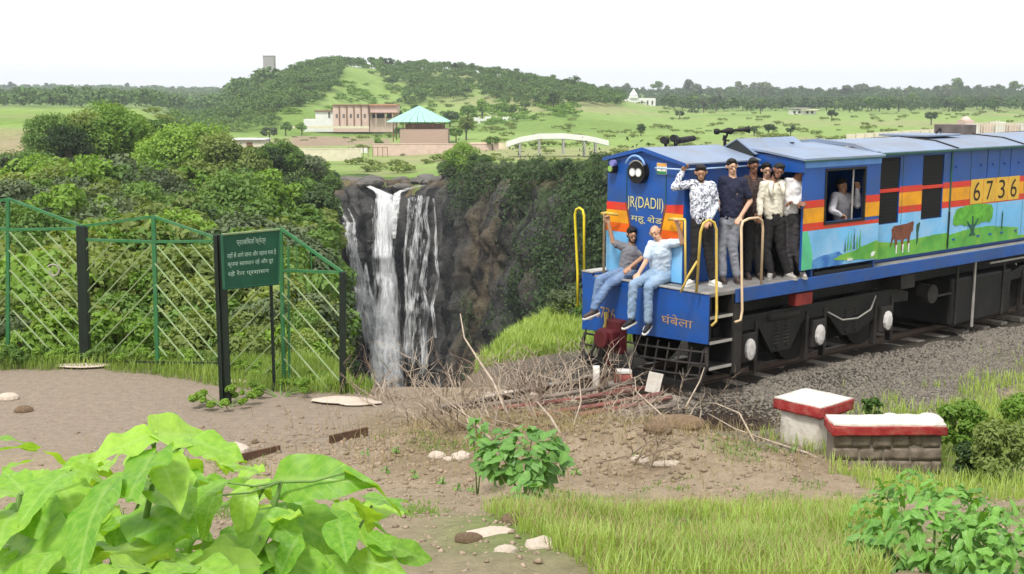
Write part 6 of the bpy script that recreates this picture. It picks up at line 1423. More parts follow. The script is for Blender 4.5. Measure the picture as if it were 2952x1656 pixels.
# window frame + interior shapes
for (a, b, c, d) in ((2.50, 2.535, 2.27, 3.08), (3.495, 3.53, 2.27, 3.08)): MB().box(XR - .03, XR + .012, a, b, c, d).build('window_frame', M_BLK, en)
MB().box(XR - .03, XR + .014, 2.5, 3.53, 2.262, 2.298).build('window_frame', M_BLK, en); MB().box(XR - .03, XR + .014, 2.5, 3.53, 3.052, 3.085).build('window_frame', M_BLK, en); MB().box(XR - .028, XR - .01, 3.22, 3.235, 2.3, 3.05).build('window_bar', M_STEEL, en)
# side decals on cab
def rough(poly, amp=.007, st=.045):
    rq = random.Random(len(poly) * 7 + int(poly[0][0] * 100)); o = []
    for i, (a, b) in enumerate(poly):
        c, d = poly[(i + 1) % len(poly)]; L = math.hypot(c - a, d - b); n = max(1, int(L / st)); o.append((a, b))
        for q in range(1, n):
            t = q / n; e = rq.uniform(-amp, amp) if abs(b - 1.566) > .01 or abs(d - 1.566) > .01 else 0; o.append((a + (c - a) * t - (d - b) / L * e, b + (d - b) * t + (c - a) / L * e))
    return o
def SP(name, poly, m, x=XR, k=1, d=.0035):
    if k > 1 and name.startswith('painted'): poly = rough(poly)
    return SP_(name, poly, m, x, k, d)
def SP_(name, poly, m, x=XR, k=1, d=.0035): return MB().prism(poly, x + d * (k - 1) + .0005, x + d * k, axis='x').build(name, m, en)
for (a, b) in ((CY0 + .003, 2.498), (3.532, CY1 - .003)):
    SP('stripe', [(a, 2.53), (b, 2.53), (b, 2.64), (a, 2.64)], M_RST); SP('stripe', [(a, 2.31), (b, 2.31), (b, 2.529), (a, 2.529)], M_ORG)
SP('stripe', [(CY0 + .003, 2.20), (CY1 - .003, 2.20), (CY1 - .003, 2.258), (2.53, 2.258), (2.498, 2.308), (CY0 + .003, 2.308)], M_RST)
SP('painted_sky', [(CY0 + .003, 1.63), (CY1 - .003, 1.63), (CY1 - .003, 2.198), (CY0 + .003, 2.198)], M_SKYP)
SP('painted_grass', [(CY0 + .003, 1.63), (2.25, 1.63), (2.26, 1.8), (2.20, 2.0), (2.12, 2.198), (CY0 + .003, 2.198)], M_AQUA, k=2)
SP('painted_water', [(2.25, 1.63), (3.0, 1.63), (3.1, 1.74), (2.9, 1.84), (2.45, 1.80), (2.26, 1.76)], M_CYANP, k=2)
SP('painted_grass', [(2.75, 1.72), (3.05, 1.69), (CY1 - .003, 1.64), (CY1 - .003, 1.93), (3.7, 1.90), (3.45, 1.86), (3.3, 1.81), (2.95, 1.78)], M_HILLP, k=3)
for i, (y, z, h) in enumerate([(3.05, 1.82, .22), (3.12, 1.83, .3), (3.2, 1.83, .26), (3.28, 1.84, .32), (3.36, 1.85, .2), (3.43, 1.86, .28)]): SP('painted_reed', [(y - .02, z), (y + .02, z), (y + .005, z + h)], M_DKP if i % 3 == 0 else M_TREEP, k=4)
for y in (3.12, 3.2, 3.17): SP('painted_duck', [(y, 1.672), (y + .05, 1.672), (y + .06, 1.70), (y + .03, 1.70), (y + .02, 1.72)], M_WHP, k=4)
SP('painted_flower', [(3.75, 1.68), (3.82, 1.70), (3.85, 1.76), (3.78, 1.76), (3.73, 1.73)], M_WHP, k=4)
# long hood
LX = 1.05; LY0, LY1 = CY1 + .051, 14.3
def lh(y0, y1, z0, z1, m=M_BLUE, nm='hood_panel'): return EB(nm, LX - .05, LX, y0, y1, z0, z1, m, .004)
EB('long_hood', -LX, LX - .055, LY0, LY1, 1.5, 3.22, M_BLUE, .01)
lh(LY0, 4.22, 1.56, 3.22)
for (a, b) in ((4.22, 4.80), (5.46, 6.09)):
    for z0, z1 in ((2.68, 3.17), (2.13, 2.62)):
        fr2 = EB('grille', LX - .045, LX - .015, a + .02, b - .02, z0, z1, M_LOUV, 0)
        n_ = 9
        for i in range(n_): MB().box(LX - .02, LX - .008, a + .02, b - .02, z0 + (z1 - z0) * (i + .2) / n_, z0 + (z1 - z0) * (i + .45) / n_).build('louvre', M_LOUV, fr2)
    lh(a + .001, b - .001, 1.56, 2.128); lh(a + .001, b - .001, 2.622, 2.678, M_RST); lh(a + .001, b - .001, 3.172, 3.22)
lh(4.801, 5.459, 1.56, 3.22); lh(6.091, 6.30, 1.56, 3.22); lh(6.345, 7.48, 1.56, 3.22); lh(7.50, 8.28, 1.56, 3.22); lh(8.30, 9.6, 1.56, 3.22); lh(9.62, 11.4, 1.56, 3.22); lh(11.42, LY1, 1.56, 3.22)
EB('pillar_seam', LX - .04, LX + .012, 6.302, 6.343, 1.56, 3.2, M_DKP, 0); MB().tube([(LX + .02, 6.30, 1.6), (LX + .03, 6.30, 2.2)], .012, 5).build('door_handle', M_BLK, en)
for y in (4.88, 6.95, 7.9, 8.8, 10.4): EB('door_seam', LX + .0005, LX + .004, y - .006, y + .006, 1.58, 3.2, M_DKP, 0)
for y in (6.5, 7.3, 7.7, 8.1, 8.6, 9.3):
    for z in (2.95, 1.72): MB().box(LX + .001, LX + .018, y - .04, y + .04, z - .015, z + .015).build('hinge', M_BLUE, en)
segs = [(LY0 + .002, 4.218), (4.802, 5.458), (6.092, 6.299), (6.346, 9.6), (9.62, LY1 - .01)]
for a, b in segs:
    SP('stripe', [(a, 2.60), (b, 2.60), (b, 2.70), (a, 2.70)], M_RST, LX); SP('stripe', [(a, 2.38), (b, 2.38), (b, 2.598), (a, 2.598)], M_ORG, LX); SP('stripe', [(a, 2.27), (b, 2.27), (b, 2.378), (a, 2.378)], M_RST, LX)
    SP('painted_sky', [(a, 1.565), (b, 1.565), (b, 2.268), (a, 2.268)], M_SKYP, LX)
for a, b in ((4.222, 4.798), (5.462, 6.088)): SP('painted_sky', [(a, 1.565), (b, 1.565), (b, 2.12), (a, 2.12)], M_SKYP, LX)
def curve(y0, y1, f, base=1.566, n=14): return [(y0, base), (y1, base)] + [(y1 - (y1 - y0) * i / n, f(y1 - (y1 - y0) * i / n)) for i in range(n + 1)]
hf = lambda y: 1.86 + .06 * math.sin(y * 2.1 + .6) - .10 * max(0, y - 5.4) / 1.2 * (y < 6.3) - .06 * (y > 6.3)
for a, b in ((LY0 + .002, 4.86), (4.862, 6.299)): SP('painted_hill', curve(a, b, hf), M_HILLP, LX, k=2)
SP('painted_hill', curve(6.346, 8.7, lambda y: 1.80 + .07 * math.sin((y - 6.3) * 1.5)), M_HILLP, LX, k=2); SP('painted_hill', curve(8.702, 12.5, lambda y: 1.72 + .1 * math.sin((y - 6.3) * 1.9)), M_HILLP, LX, k=2)
# cow
cy, cz = 4.62, 1.64
cowp = [(0, .30), (.06, .355), (.2, .36), (.38, .365), (.52, .38), (.60, .40), (.64, .37), (.62, .24), (.57, .22), (.54, .16), (.52, 0), (.48, 0), (.47, .13), (.36, .12), (.34, -.06), (.30, -.06), (.29, .12), (.18, .12), (.16, .0), (.12, 0), (.10, .14), (.06, .14), (.0, .02), (-.03, .04), (.02, .2)]
SP('painted_cow', [(cy + x, cz + z + .08) for x, z in cowp], M_BRP, LX, k=3); SP('painted_cow', [(cy + x * 1.0 + .72, cz + z * 1.0 + .05) for x, z in [(0, .36), (.08, .40), (.10, .38), (.07, .26), (.06, .08), (.02, .02), (.01, .2)]], M_DKP, LX, k=3)
for x in (.14, .33, .5): SP('painted_cow_leg', [(cy + x, cz - .02), (cy + x + .03, cz - .02), (cy + x + .035, cz + .12), (cy + x - .005, cz + .12)], M_WHP, LX, k=4)
# painted tree
tr_ = [(0, .26), (.1, .20), (.25, .22), (.42, .16), (.60, .20), (.78, .14), (.95, .2), (1.12, .22), (1.28, .18), (1.36, .3), (1.38, .5), (1.30, .62), (1.0, .66), (.7, .67), (.4, .65), (.1, .60), (.02, .45)]
SP('painted_tree_crown', [(6.46 + x * .95, 1.80 + z * .72) for x, z in tr_], M_TREEP, LX, k=3)
SP('painted_trunk', [(6.98, 1.74), (7.22, 1.74), (7.15, 1.80), (7.16, 1.88), (7.30, 2.02), (7.26, 2.03), (7.13, 1.92), (7.11, 2.08), (7.06, 2.08), (7.07, 1.90), (6.94, 2.0), (6.90, 1.99), (7.04, 1.85), (7.05, 1.80)], M_DKP, LX, k=4)
SP('painted_post', [(8.08, 1.78), (8.11, 1.78), (8.12, 2.05), (8.10, 2.12), (8.08, 2.04)], M_DKP, LX, k=4)
# number panels
for i in range(4):
    SP('number_panel', [(6.98 + i * .42, 2.29), (7.38 + i * .42, 2.29), (7.38 + i * .42, 2.71), (6.98 + i * .42, 2.71)], M_NUMP, LX, k=2)
for i, ch in enumerate('6736'):
    text_mesh('number', ch, 1, M_NUM, (LX + .0075, 7.07 + i * .42, 2.335), (0, 1, 0), U3, (1, 0, 0), width=.22, height=.33, parent=en, off=.001)
# long hood roof
r2_ = [(-1.12, 3.225), (-.7, 3.34), (0, 3.40), (.7, 3.345), (1.12, 3.235)]
MB().prism(r2_ + [(x, z + .028) for x, z in r2_[::-1]], CY1 + .052, LY1 + .1).build('hood_roof', M_ROOF, en)
EB('gutter', 1.122, 1.15, CY1 + .06, LY1, 3.22, 3.25, M_DKP, 0); MB().prism([(x, z + .03) for x, z in r2_] + [(x, z + .05) for x, z in r2_[::-1]], 4.0, 4.12).build('roof_strap', M_ROOF, en)
for y in (6.35, 8.6, 11.0): MB().prism([(x, z + .03) for x, z in r2_] + [(x, z + .045) for x, z in r2_[::-1]], y, y + .06).build('roof_strap', M_GRIME, en)
EB('roof_hatch', -.5, .45, 6.5, 7.6, 3.43, 3.465, M_ROOF, .01); MB().tube([(.2, 7.2, 3.47), (.25, 7.25, 3.56), (.12, 7.5, 3.50)], .018, 6).build('lifting_eye', M_BLK, en); MB().tube([(.1, 3.0, 3.42), (.3, 3.02, 3.42)], .012, 5).build('roof_bolt', M_BLK, en)
rb_ = TA(0, 0); 
def loc_z(vx, vy, z):
    p = atz(vx, vy, z); dx, dy = p.x - C0.x, p.y - C0.y
    return (dx * .643 - dy * .766, dx * .766 + dy * .643, z)
a_, b_, _ = loc_z(2396, 324, 3.5); c_, d_, _ = loc_z(2460, 324, 3.5)
EB('exhaust_box', -.5, .1, 8.3, 8.75, 3.38, 3.60, mat('sooty_box', (.13, .11, .10), .8, var=.3), .01)
# horns
hx = loc_z(*r1(1600, 150), 3.46); 
def hp(x, y, dz=0):
    p = at(*r1(x, y), TA(hx[0], hx[1]).y + dz) - Vector((C0.x, C0.y, 0)); return (p.x * .643 - p.y * .766, p.x * .766 + p.y * .643, p.z)
hn = MB(); hn.tube([hp(1600, 165), hp(1610, 110)], .03, 8); b0 = Vector(hp(1610, 150)); hn.tube([b0, (b0.x, b0.y, 3.30)], .025, 8); hn.build('horn_post', M_BLK, en)
MB().tube([hp(1495, 72), hp(1510, 70), hp(1545, 72), hp(1560, 75)], [.03, .048, .045, .02], 12).build('horn', M_BLK, en, smooth=True)
MB().tube([hp(1560, 72), hp(1600, 66), hp(1640, 62), hp(1680, 68), hp(1700, 74)], [.02, .03, .05, .055, .02], 12).build('horn', M_BLK, en, smooth=True)
MB().tube([hp(1690, 60), hp(1740, 55), hp(1800, 52), hp(1845, 50), hp(1862, 48)], [.02, .024, .03, .05, .065], 14).build('horn', M_BLK, en, smooth=True); MB().tube([hp(1640, 60), hp(1630, 110), hp(1610, 160), hp(1655, 165)], .018, 8).build('horn_pipe', M_BLK, en)
for x, y in ((1000, 200), (1110, 195)):
    b0 = Vector(hp(x, y, -.6)); MB().tube([b0, (b0.x, b0.y, 3.25)], .018, 6).build('lamp_post', M_BLK, en)
for x, y in ((975, 160), (1075, 140)): MB().tube([hp(x, y, -.9), hp(x + 25, y + 5, -.75)], [.055, .06], 14).build('roof_lamp', M_BLK, en); MB().tube([hp(x + 10, y, -.85), hp(x + 20, 225, -.8)], .015, 6).build('lamp_post', M_BLK, en)
MB().tube([hp(1130, 165, -.5), hp(1285, 140, -.1)], [.05, .045], 12).build('air_tank', M_BLK, en); MB().tube([hp(1130, 165, -.5), hp(1110, 205, -.5)], .02, 6).build('lamp_post', M_BLK, en)
# handrails
def hrail(pts, m=M_YEL, r=.019): return MB().tube(pts, r, 8).build('handrail', m, en, smooth=True)
hrail([(1.30, .02, 1.06), (1.32, .09, 1.12), (1.30, .12, 1.25), (1.29, .08, 2.38), (1.28, .04, 2.47), (1.27, -.06, 2.51), (1.27, -.16, 2.47), (1.24, -.18, 2.35), (1.15, -.13, 1.52)], M_YEL)
hrail([(1.16, -.14, 1.95), (1.1, -.25, 1.75), (1.02, -.3, 1.52)], M_YEL, .016)
hrail([(1.29, .52, 1.05), (1.31, .62, 1.07), (1.30, .66, 1.2), (1.29, .60, 2.36), (1.28, .64, 2.44), (1.27, .78, 2.47), (1.27, .98, 2.47), (1.26, 1.08, 2.42), (1.25, 1.12, 2.3), (1.25, 1.12, 1.5)], mat('faded_handrail', (.62, .46, .30), .5, var=.15, scale=8))
hrail([(-1.33, 0, .97), (-1.34, 0, 1.5), (-1.41, 0, 2.37), (-1.38, 0, 2.45), (-1.31, 0, 2.48), (-1.24, 0, 2.45), (-1.21, 0, 2.37), (-1.2, 0, 1.55)], M_YEL2)
hrail([(-.92, .14, 1.5), (-.92, .14, 2.38), (-.90, .12, 2.42)], mat('tan_handrail', (.5, .38, .24), .5)); hrail([(-.98, .14, 2.41), (-.85, .12, 2.43), (-.70, .2, 2.41)], M_YEL, .022); hrail([(.30, .22, 2.42), (.42, .18, 2.44), (.62, .2, 2.44)], M_YEL, .022); hrail([(.62, .2, 2.44), (.64, .22, 1.5)], M_YEL, .016)
# wheels, bogies
def wheel(y, x=.6):
    w = MB().disc((x, y, .585), (1, 0, 0), .48, .12, 36).build('wheel', M_GRIME, en, bevel=.01); MB().disc((x - .08, y, .585), (1, 0, 0), .51, .03, 36).build('flange', M_GRIME, w); MB().disc((x + .07, y, .585), (1, 0, 0), .16, .06, 20).build('hub', M_GRIME, w)
for y0, sgn in ((1.05, 1), (9.2, 1)):
    ys = [y0, y0 + 1.65, y0 + 3.45]
    for y in ys:
        wheel(y, .6); wheel(y, -.6); MB().tube([(-.7, y, .585), (.7, y, .585)], .08, 10).build('axle', M_GRIME, en)
        ab = MB().tube([(1.13, y, .57), (1.17, y, .57), (1.19, y, .57)], [.115, .115, .06], 10).build('axlebox_cover', M_AXW, en); ab.scale = (1, .9, 1.35); ab.location = (0, y * .1, -.57 * .35)
        EB('axlebox', .92, 1.128, y - .16, y + .16, .38, .80, M_GRIME, .02); EB('pedestal', .98, 1.08, y - .26, y - .19, .2, .95, M_GRIME, .01); EB('pedestal', .98, 1.08, y + .19, y + .26, .2, .95, M_GRIME, .01)
    fr3 = []
    top = [(ys[0] - .7, .95), (ys[0] - .3, 1.05), (ys[2] + .3, 1.05), (ys[2] + .7, .95)]
    bot = [(ys[2] + .7, .80), (ys[2] + .3, .82), (ys[1] + 1.1, .45), (ys[1] + .7, .45), (ys[1] + .3, .82), (ys[1] - .3, .82), (ys[1] - .6, .42), (ys[0] + .6, .42), (ys[0] + .3, .82), (ys[0] - .3, .82), (ys[0] - .7, .80)]
    MB().prism(top + bot, 1.0, 1.06, axis='x').build('bogie_frame', M_BLK, en, bevel=.01); MB().prism(top + bot, -1.06, -1.0, axis='x').build('bogie_frame', M_BLK, en)
    for y in (ys[0] + .82, ys[1] + .9):
        for k in range(2):
            o = MB(); o.tube([(1.0 + .075 * math.cos(t), y - .12 + k * .24 + .075 * math.sin(t), .5 + .36 * t / 44) for t in np.linspace(0, 44, 120)], .014, 5); o.build('spring', M_GRIME, en, smooth=True)
    for y in ys: EB('brake_block', .56, .68, y - .56, y - .50, .38, .75, M_GRIME, .01)
    MB().tube([(1.10, ys[1] + .25, .88), (1.12, ys[1] + .6, .72), (1.12, ys[1] + 1.0, .70), (1.12, ys[1] + 1.35, .80), (1.10, ys[1] + 1.5, 1.0)], .014, 6).build('sanding_hose', M_STEEL, en, smooth=True)
    MB().tube([(1.02, ys[0] + .5, .95), (1.02, ys[0] + 1.2, .95)], .08, 12).build('brake_cylinder', M_GRIME, en, smooth=True)
EB('warning_plate', 1.10, 1.24, 1.95, 2.35, 1.1, 1.28, mat('faded_red_box', (.22, .03, .025), .7, var=.3), .01); EB('battery_box', .75, 1.2, 4.75, 5.15, 1.05, 1.29, M_GRIME, .01)
EB('fuel_tank', -1.05, 1.08, 6.5, 8.55, .2, 1.04, M_BLK, .05); EB('tank_strap', 1.082, 1.10, 6.62, 6.68, .22, 1.28, M_GRIME, .004); EB('tank_strap', 1.082, 1.11, 7.18, 7.23, .12, 1.28, M_STEEL, .004); EB('tank_strap', 1.082, 1.10, 8.2, 8.26, .22, 1.28, M_GRIME, .004)
MB().tube([(.9, 5.85, .85), (1.12, 5.85, .85)], .16, 16).build('air_reservoir', M_GRIME, en); MB().tube([(1.1, 5.95, .8), (1.1, 6.45, .80)], .02, 6).build('pipe', M_GRIME, en); MB().tube([(1.15, 7.6, 1.22), (1.15, 9.6, 1.22)], .02, 6).build('pipe', M_STEEL, en); EB('gearcase', .2, .5, .8, 5.0, .25, 1.0, M_BLK, .05)
EB('rear_headstock', -1.2, 1.2, 14.35, 14.6, .75, 1.43, M_BLK)

rv = MB()
for y in np.arange(2.1, 3.9, .12): rv.box(XR + .0005, XR + .006, y, y + .014, 3.09, 3.104)
for y in np.arange(.7, 14.4, .22): rv.box(XR + .0005, XR + .006, y, y + .016, 1.345, 1.361)
for x in np.arange(-1.1, 1.2, .13): rv.box(x, x + .014, -.027, -.0205, 1.42, 1.434); rv.box(x, x + .014, -.027, -.0205, .83, .844)
ro = rv.build('rivets', M_BLUE, en); ro['kind'] = 'stuff'
# ================================================================= PEOPLE
SKIN = {'brown': mat('brown_skin', (0.42, 0.235, 0.145), .55, var=.08, scale=8), 'light': mat('light_brown_skin', (0.56, 0.34, 0.23), .55, var=.08, scale=8), 'dark': mat('dark_brown_skin', (0.22, 0.105, 0.065), .55, var=.08, scale=8)}
M_HAIR = mat('black_hair', (0.012, 0.010, 0.009), .6, var=.3, scale=30, bump=.5, bscale=60)
def cloth(name, col, **k): return mat(name, col, .85, var=.12, scale=6, bump=.5, bscale=9, **k)
def pattern(name):
    m, t, o = nodes(name); p = N(t, 'ShaderNodeBsdfPrincipled'); p.inputs['Roughness'].default_value = .85
    tc = N(t, 'ShaderNodeTexCoord'); no = N(t, 'ShaderNodeTexNoise'); no.inputs['Scale'].default_value = 7; no.inputs['Detail'].default_value = 6; no.inputs['Distortion'].default_value = 2.2
    t.links.new(tc.outputs['Object'], no.inputs['Vector']); cr = N(t, 'ShaderNodeValToRGB'); e = cr.color_ramp.elements
    e[0].position = .40; e[0].color = (.70, .74, .82, 1); e[1].position = .62; e[1].color = (.72, .76, .84, 1)
    a = cr.color_ramp.elements.new(.485); a.color = (.66, .7, .78, 1); b = cr.color_ramp.elements.new(.51); b.color = (.10, .10, .14, 1); c = cr.color_ramp.elements.new(.56); c.color = (.2, .2, .26, 1); d = cr.color_ramp.elements.new(.585); d.color = (.7, .74, .82, 1)
    t.links.new(no.outputs[0], cr.inputs[0]); t.links.new(cr.outputs[0], p.inputs['Base Color']); t.links.new(p.outputs[0], o.inputs[0]); return m
def ico_verts():
    bm = bmesh.new(); bmesh.ops.create_icosphere(bm, subdivisions=2, radius=1); v = [tuple(x.co) for x in bm.verts]; f = [tuple(x.index for x in p.verts) for p in bm.faces]; bm.free(); return v, f
ICV, ICF = ico_verts()
def blob(name, caps, m, par, vox=.012, sm=3, smooth=True, fold=0.0):
    """one continuous skin grown over tapered limbs: caps = (p0, r0, p1, r1) or ellipsoids (c, (rx,ry,rz))"""
    mb = MB()
    for c in caps:
        if len(c) == 2:
            ctr, rr = c; mb.add([(ctr[0] + v[0] * rr[0], ctr[1] + v[1] * rr[1], ctr[2] + v[2] * rr[2]) for v in ICV], ICF); continue
        p0, r0, p1, r1_ = c; p0 = Vector(p0); p1 = Vector(p1); L = (p1 - p0).length; n = max(2, int(L / (min(r0, r1_) * .5)) + 1)
        mb.tube([p0 + (p1 - p0) * i / n for i in range(n + 1)], [r0 + (r1_ - r0) * i / n for i in range(n + 1)], 12)
        for p, r in ((p0, r0), (p1, r1_)): mb.add([(p.x + v[0] * r, p.y + v[1] * r, p.z + v[2] * r) for v in ICV], ICF)
    me = bpy.data.meshes.new('tmp'); me.from_pydata(mb.v, [], mb.f); ob = bpy.data.objects.new('tmp', me); COL.objects.link(ob)
    r = ob.modifiers.new('r', 'REMESH'); r.mode = 'VOXEL'; r.voxel_size = vox; r.adaptivity = 0
    if sm: s = ob.modifiers.new('s', 'SMOOTH'); s.iterations = sm; s.factor = .5
    dg = bpy.context.evaluated_depsgraph_get(); out = bpy.data.meshes.new_from_object(ob.evaluated_get(dg)); bpy.data.objects.remove(ob); out.name = name; out.materials.clear()
    if fold:
        n = len(out.vertices); a = np.zeros(n * 3, np.float32); out.vertices.foreach_get('co', a); a = a.reshape(-1, 3); nn = np.zeros(n * 3, np.float32); out.vertex_normals.foreach_get('vector', nn); nn = nn.reshape(-1, 3)
        ang = np.arctan2(nn[:, 1], nn[:, 0]); sd_ = (abs(hash(m.name)) % 97) if False else len(m.name) * 7
        f_ = np.abs(fbm(a[:, 0] * 2.2 + a[:, 2] * 1.4, a[:, 2] * 3.2 - a[:, 0] * 1.1 + a[:, 1] * 2, 4.2, 3, sd_)) * 2.4 - .45
        out.vertices.foreach_set('co', (a - nn * (f_ * fold)[:, None]).astype(np.float32).ravel()); out.update()
    if smooth: out.polygons.foreach_set('use_smooth', [True] * len(out.polygons))
    return link(name, out, m, par)
def hand_caps(w, d, palm_n, side=1, curl=.6, s=1.0):
    """w wrist, d direction of the hand, palm_n direction fingers curl to; side sets the thumb"""
    w = Vector(w); d = Vector(d).normalized(); pn = Vector(palm_n); pn = (pn - d * pn.dot(d)).normalized(); x = d.cross(pn) * side
    caps = []; k = w + d * .085 * s
    for i, (o_, L) in enumerate(((-.032, .070), (-.011, .078), (.011, .073), (.031, .058))):
        a = w + x * o_ * .6 * s + d * .01; b = k + x * o_ * s; caps.append((a, .015 * s, b, .0125 * s))
        q = b; dd = d.copy()
        for j in range(3):
            ang = curl * (.5 + .5 * j); dd = (d * math.cos(ang * (j + 1) * .9) + pn * math.sin(ang * (j + 1) * .9)).normalized(); q2 = q + dd * L * (.45, .32, .23)[j] * s; caps.append((q, .0095 * s, q2, .0085 * s)); q = q2
    th = w + d * .02 * s - x * .02 * s; t2 = th + (d * .5 - x * .75 + pn * .25).normalized() * .042 * s; t3 = t2 + (d * .8 - x * .15 + pn * .6).normalized() * .034 * s
    caps += [(th, .016 * s, t2, .0115 * s), (t2, .0115 * s, t3, .0095 * s)]; return caps
def person(label, root, J, skin='brown', shirt=None, trousers=None, sleeve='short', hair='full', beard=False, face=(0, -1, 0), shoes=None, girth=1.0, tail=.0, hands=(.8, .8), shoe_dir=((0, -1, 0), (0, -1, 0)), group=None, feet=True, extra=None, socks=None):
    """J: joints in world space"""
    root = Vector(root); t = thing('person', label, 'person', tuple(root), 0, group); L = {k: Vector(v) - root for k, v in J.items()}; g = girth
    f = Vector(face).normalized(); upv = Vector((0, 0, 1)); rgt = f.cross(upv).normalized()        # rgt: the figure's right... on the picture's left when facing us
    hd = L['head']; sm_ = SKIN[skin]; nk = (L['sl'] + L['sr']) / 2; axis = (hd - nk).normalized(); fu = (f - axis * f.dot(axis)).normalized(); rx = fu.cross(axis).normalized()
    def H_(a, b, c): return hd + rx * a + fu * b + axis * c
    hip = L['hip']; hl_, hr_ = L['hl'], L['hr']; chest = nk - (nk - hip) * .28
    body = [(H_(0, -.012, .025), (.072, .088, .088)), (H_(0, .018, -.045), .052, H_(0, .045, -.075), .034), (H_(0, .078, -.012), .012, H_(0, .098, -.03), .014), (H_(0, .066, -.062), .024, H_(0, .07, -.055), .02),
            (H_(.075, -.005, .0), .014, H_(.078, -.012, .025), .016), (H_(-.075, -.005, .0), .014, H_(-.078, -.012, .025), .016), (H_(.028, .062, .0), .018, H_(.03, .058, .0), .016), (H_(-.028, .062, .0), .018, H_(-.03, .058, .0), .016), (H_(0, .068, .03), .03, H_(0, .064, .03), .03),
            (H_(0, -.01, -.05), .052, nk + Vector((0, 0, .0)), .058), (nk, .07, chest, .115 * g), (chest, .115 * g, hip, .11 * g), (L['sl'], .05, L['sr'], .05)]
    for s_, e, w in (('sl', 'el', 'wl'), ('sr', 'er', 'wr')):
        body += [(L[s_], .048, L[e], .038), (L[e], .038, L[w], .026)]
    for h_, k_, a_ in ((hl_, 'kl', 'al'), (hr_, 'kr', 'ar')):
        body += [(h_, .078, L[k_], .052), (L[k_], .052, L[a_], .036)]
    for w, e, hn_, cu, sd in (('wl', 'el', 'hl_n', hands[0], 1), ('wr', 'er', 'hr_n', hands[1], -1)):
        d = (L[w] - L[e]).normalized(); hd_ = J.get(w + 'd'); d = Vector(hd_) if hd_ is not None else d
        pn = Vector(J.get(w + 'p', (0, -.6, -.8))); body += hand_caps(L[w], d, pn, sd, cu)
    if J.get('dbg'): pass
    blob('body', body, sm_, t, .0085, 2)
    for sx in (-1, 1):
        MB().add([tuple(H_(.028 * sx, .0725, .001) + Vector(v) * .0085) for v in ICV], ICF).build('eye', mat('eye_white', (.20, .17, .15), .3) if sx < 0 and not bpy.data.materials.get('eye_white') else bpy.data.materials['eye_white'], t, smooth=True)
        MB().add([tuple(H_(.028 * sx, .0775, .001) + Vector(v) * .0046) for v in ICV], ICF).build('pupil', M_HAIR, t, smooth=True)
        MB().tube([H_(.012 * sx, .088, .020), H_(.03 * sx, .086, .026), H_(.047 * sx, .074, .018)], [.0025, .0036, .002], 5).build('eyebrow', M_HAIR, t, smooth=True)
    MB().tube([H_(-.024, .078, -.0545), H_(0, .092, -.052), H_(.024, .078, -.0545)], [.003, .0065, .003], 6).build('lips', mat('lips', (.22, .07, .06), .5) if not bpy.data.materials.get('lips') else bpy.data.materials['lips'], t, smooth=True)
    if hair == 'full': blob('hair', [(H_(0, -.022, .052), (.080, .090, .078)), (H_(0, .035, .092), (.058, .045, .03)), (H_(.055, -.035, .01), (.026, .05, .05)), (H_(-.055, -.035, .01), (.026, .05, .05)), (H_(0, -.07, .0), (.055, .035, .05))], M_HAIR, t, .009, 1, fold=.012)
    elif hair == 'bald': blob('hair', [(H_(.068, -.03, .01), (.016, .045, .035)), (H_(-.068, -.03, .01), (.016, .045, .035)), (H_(0, -.088, .0), (.05, .02, .04))], mat('grey_hair', (.10, .09, .085), .7), t, .008, 1)
    if beard: blob('beard', [(H_(0, .048, -.082), (.040, .032, .030)), (H_(.045, .02, -.055), (.018, .03, .035)), (H_(-.045, .02, -.055), (.018, .03, .035)), (H_(0, .082, -.038), (.026, .010, .007))], M_HAIR, t, .008, 1)
    # shirt: torso with sloping shoulders, hem, sleeves
    r = .013; wd = (L['sr'] - L['sl']).length * .30
    ru = (L['sr'] - L['sl']).normalized(); wv = ru * wd
    sh = [(nk - Vector((0, 0, .045)), .088, chest, .13 * g), (nk - Vector((0, 0, .035)) + wv * .5, .075 * g, nk - Vector((0, 0, .035)) - wv * .5, .075 * g), (chest + wv * .62, .105 * g, chest - wv * .62, .105 * g), (chest + wv * .6, .105 * g, hip + wv * .45, .112 * g), (chest - wv * .6, .105 * g, hip - wv * .45, .112 * g), (chest, .118 * g, hip, .125 * g),
          (L['sl'], .060, L['sr'], .060), (L['sl'], .062, nk - Vector((0, 0, .1)), .08), (L['sr'], .062, nk - Vector((0, 0, .1)), .08)]
    if tail: sh += [(hip + wv * .4, .115 * g, hip + wv * .35 - Vector((0, 0, tail)), .105 * g), (hip - wv * .4, .115 * g, hip - wv * .35 - Vector((0, 0, tail)), .105 * g)]
    for s_, e, w in (('sl', 'el', 'wl'), ('sr', 'er', 'wr')):
        if sleeve == 'long': sh += [(L[s_], .060, L[e], .050), (L[e], .050, L[e].lerp(L[w], .93), .038)]
        else: sh += [(L[s_], .062, L[s_].lerp(L[e], .72), .058)]
    blob('shirt', sh, shirt, t, .011, 3, fold=.022)
    MB().tube([nk + Vector((math.cos(a) * .064, math.sin(a) * .06, .034 - .02 * max(0, Vector((math.cos(a), math.sin(a), 0)).dot(f)))) for a in np.linspace(0, 6.283, 15)], .011, 6, cap=False).build('collar', shirt, t, smooth=True)
    tc_ = [(hl_, .096 * g, hr_, .096 * g), (hip - Vector((0, 0, .02)), .118 * g, (hl_ + hr_) / 2, .108 * g)]
    for h_, k_, a_ in ((hl_, 'kl', 'al'), (hr_, 'kr', 'ar')):
        an = L[k_].lerp(L[a_], .94); tc_ += [(h_, .092 * g, L[k_], .066), (L[k_], .066, L[k_].lerp(L[a_], .5), .062), (L[k_].lerp(L[a_], .5), .062, an, .056)]
    blob('trousers', tc_, trousers, t, .011, 3, fold=.018)
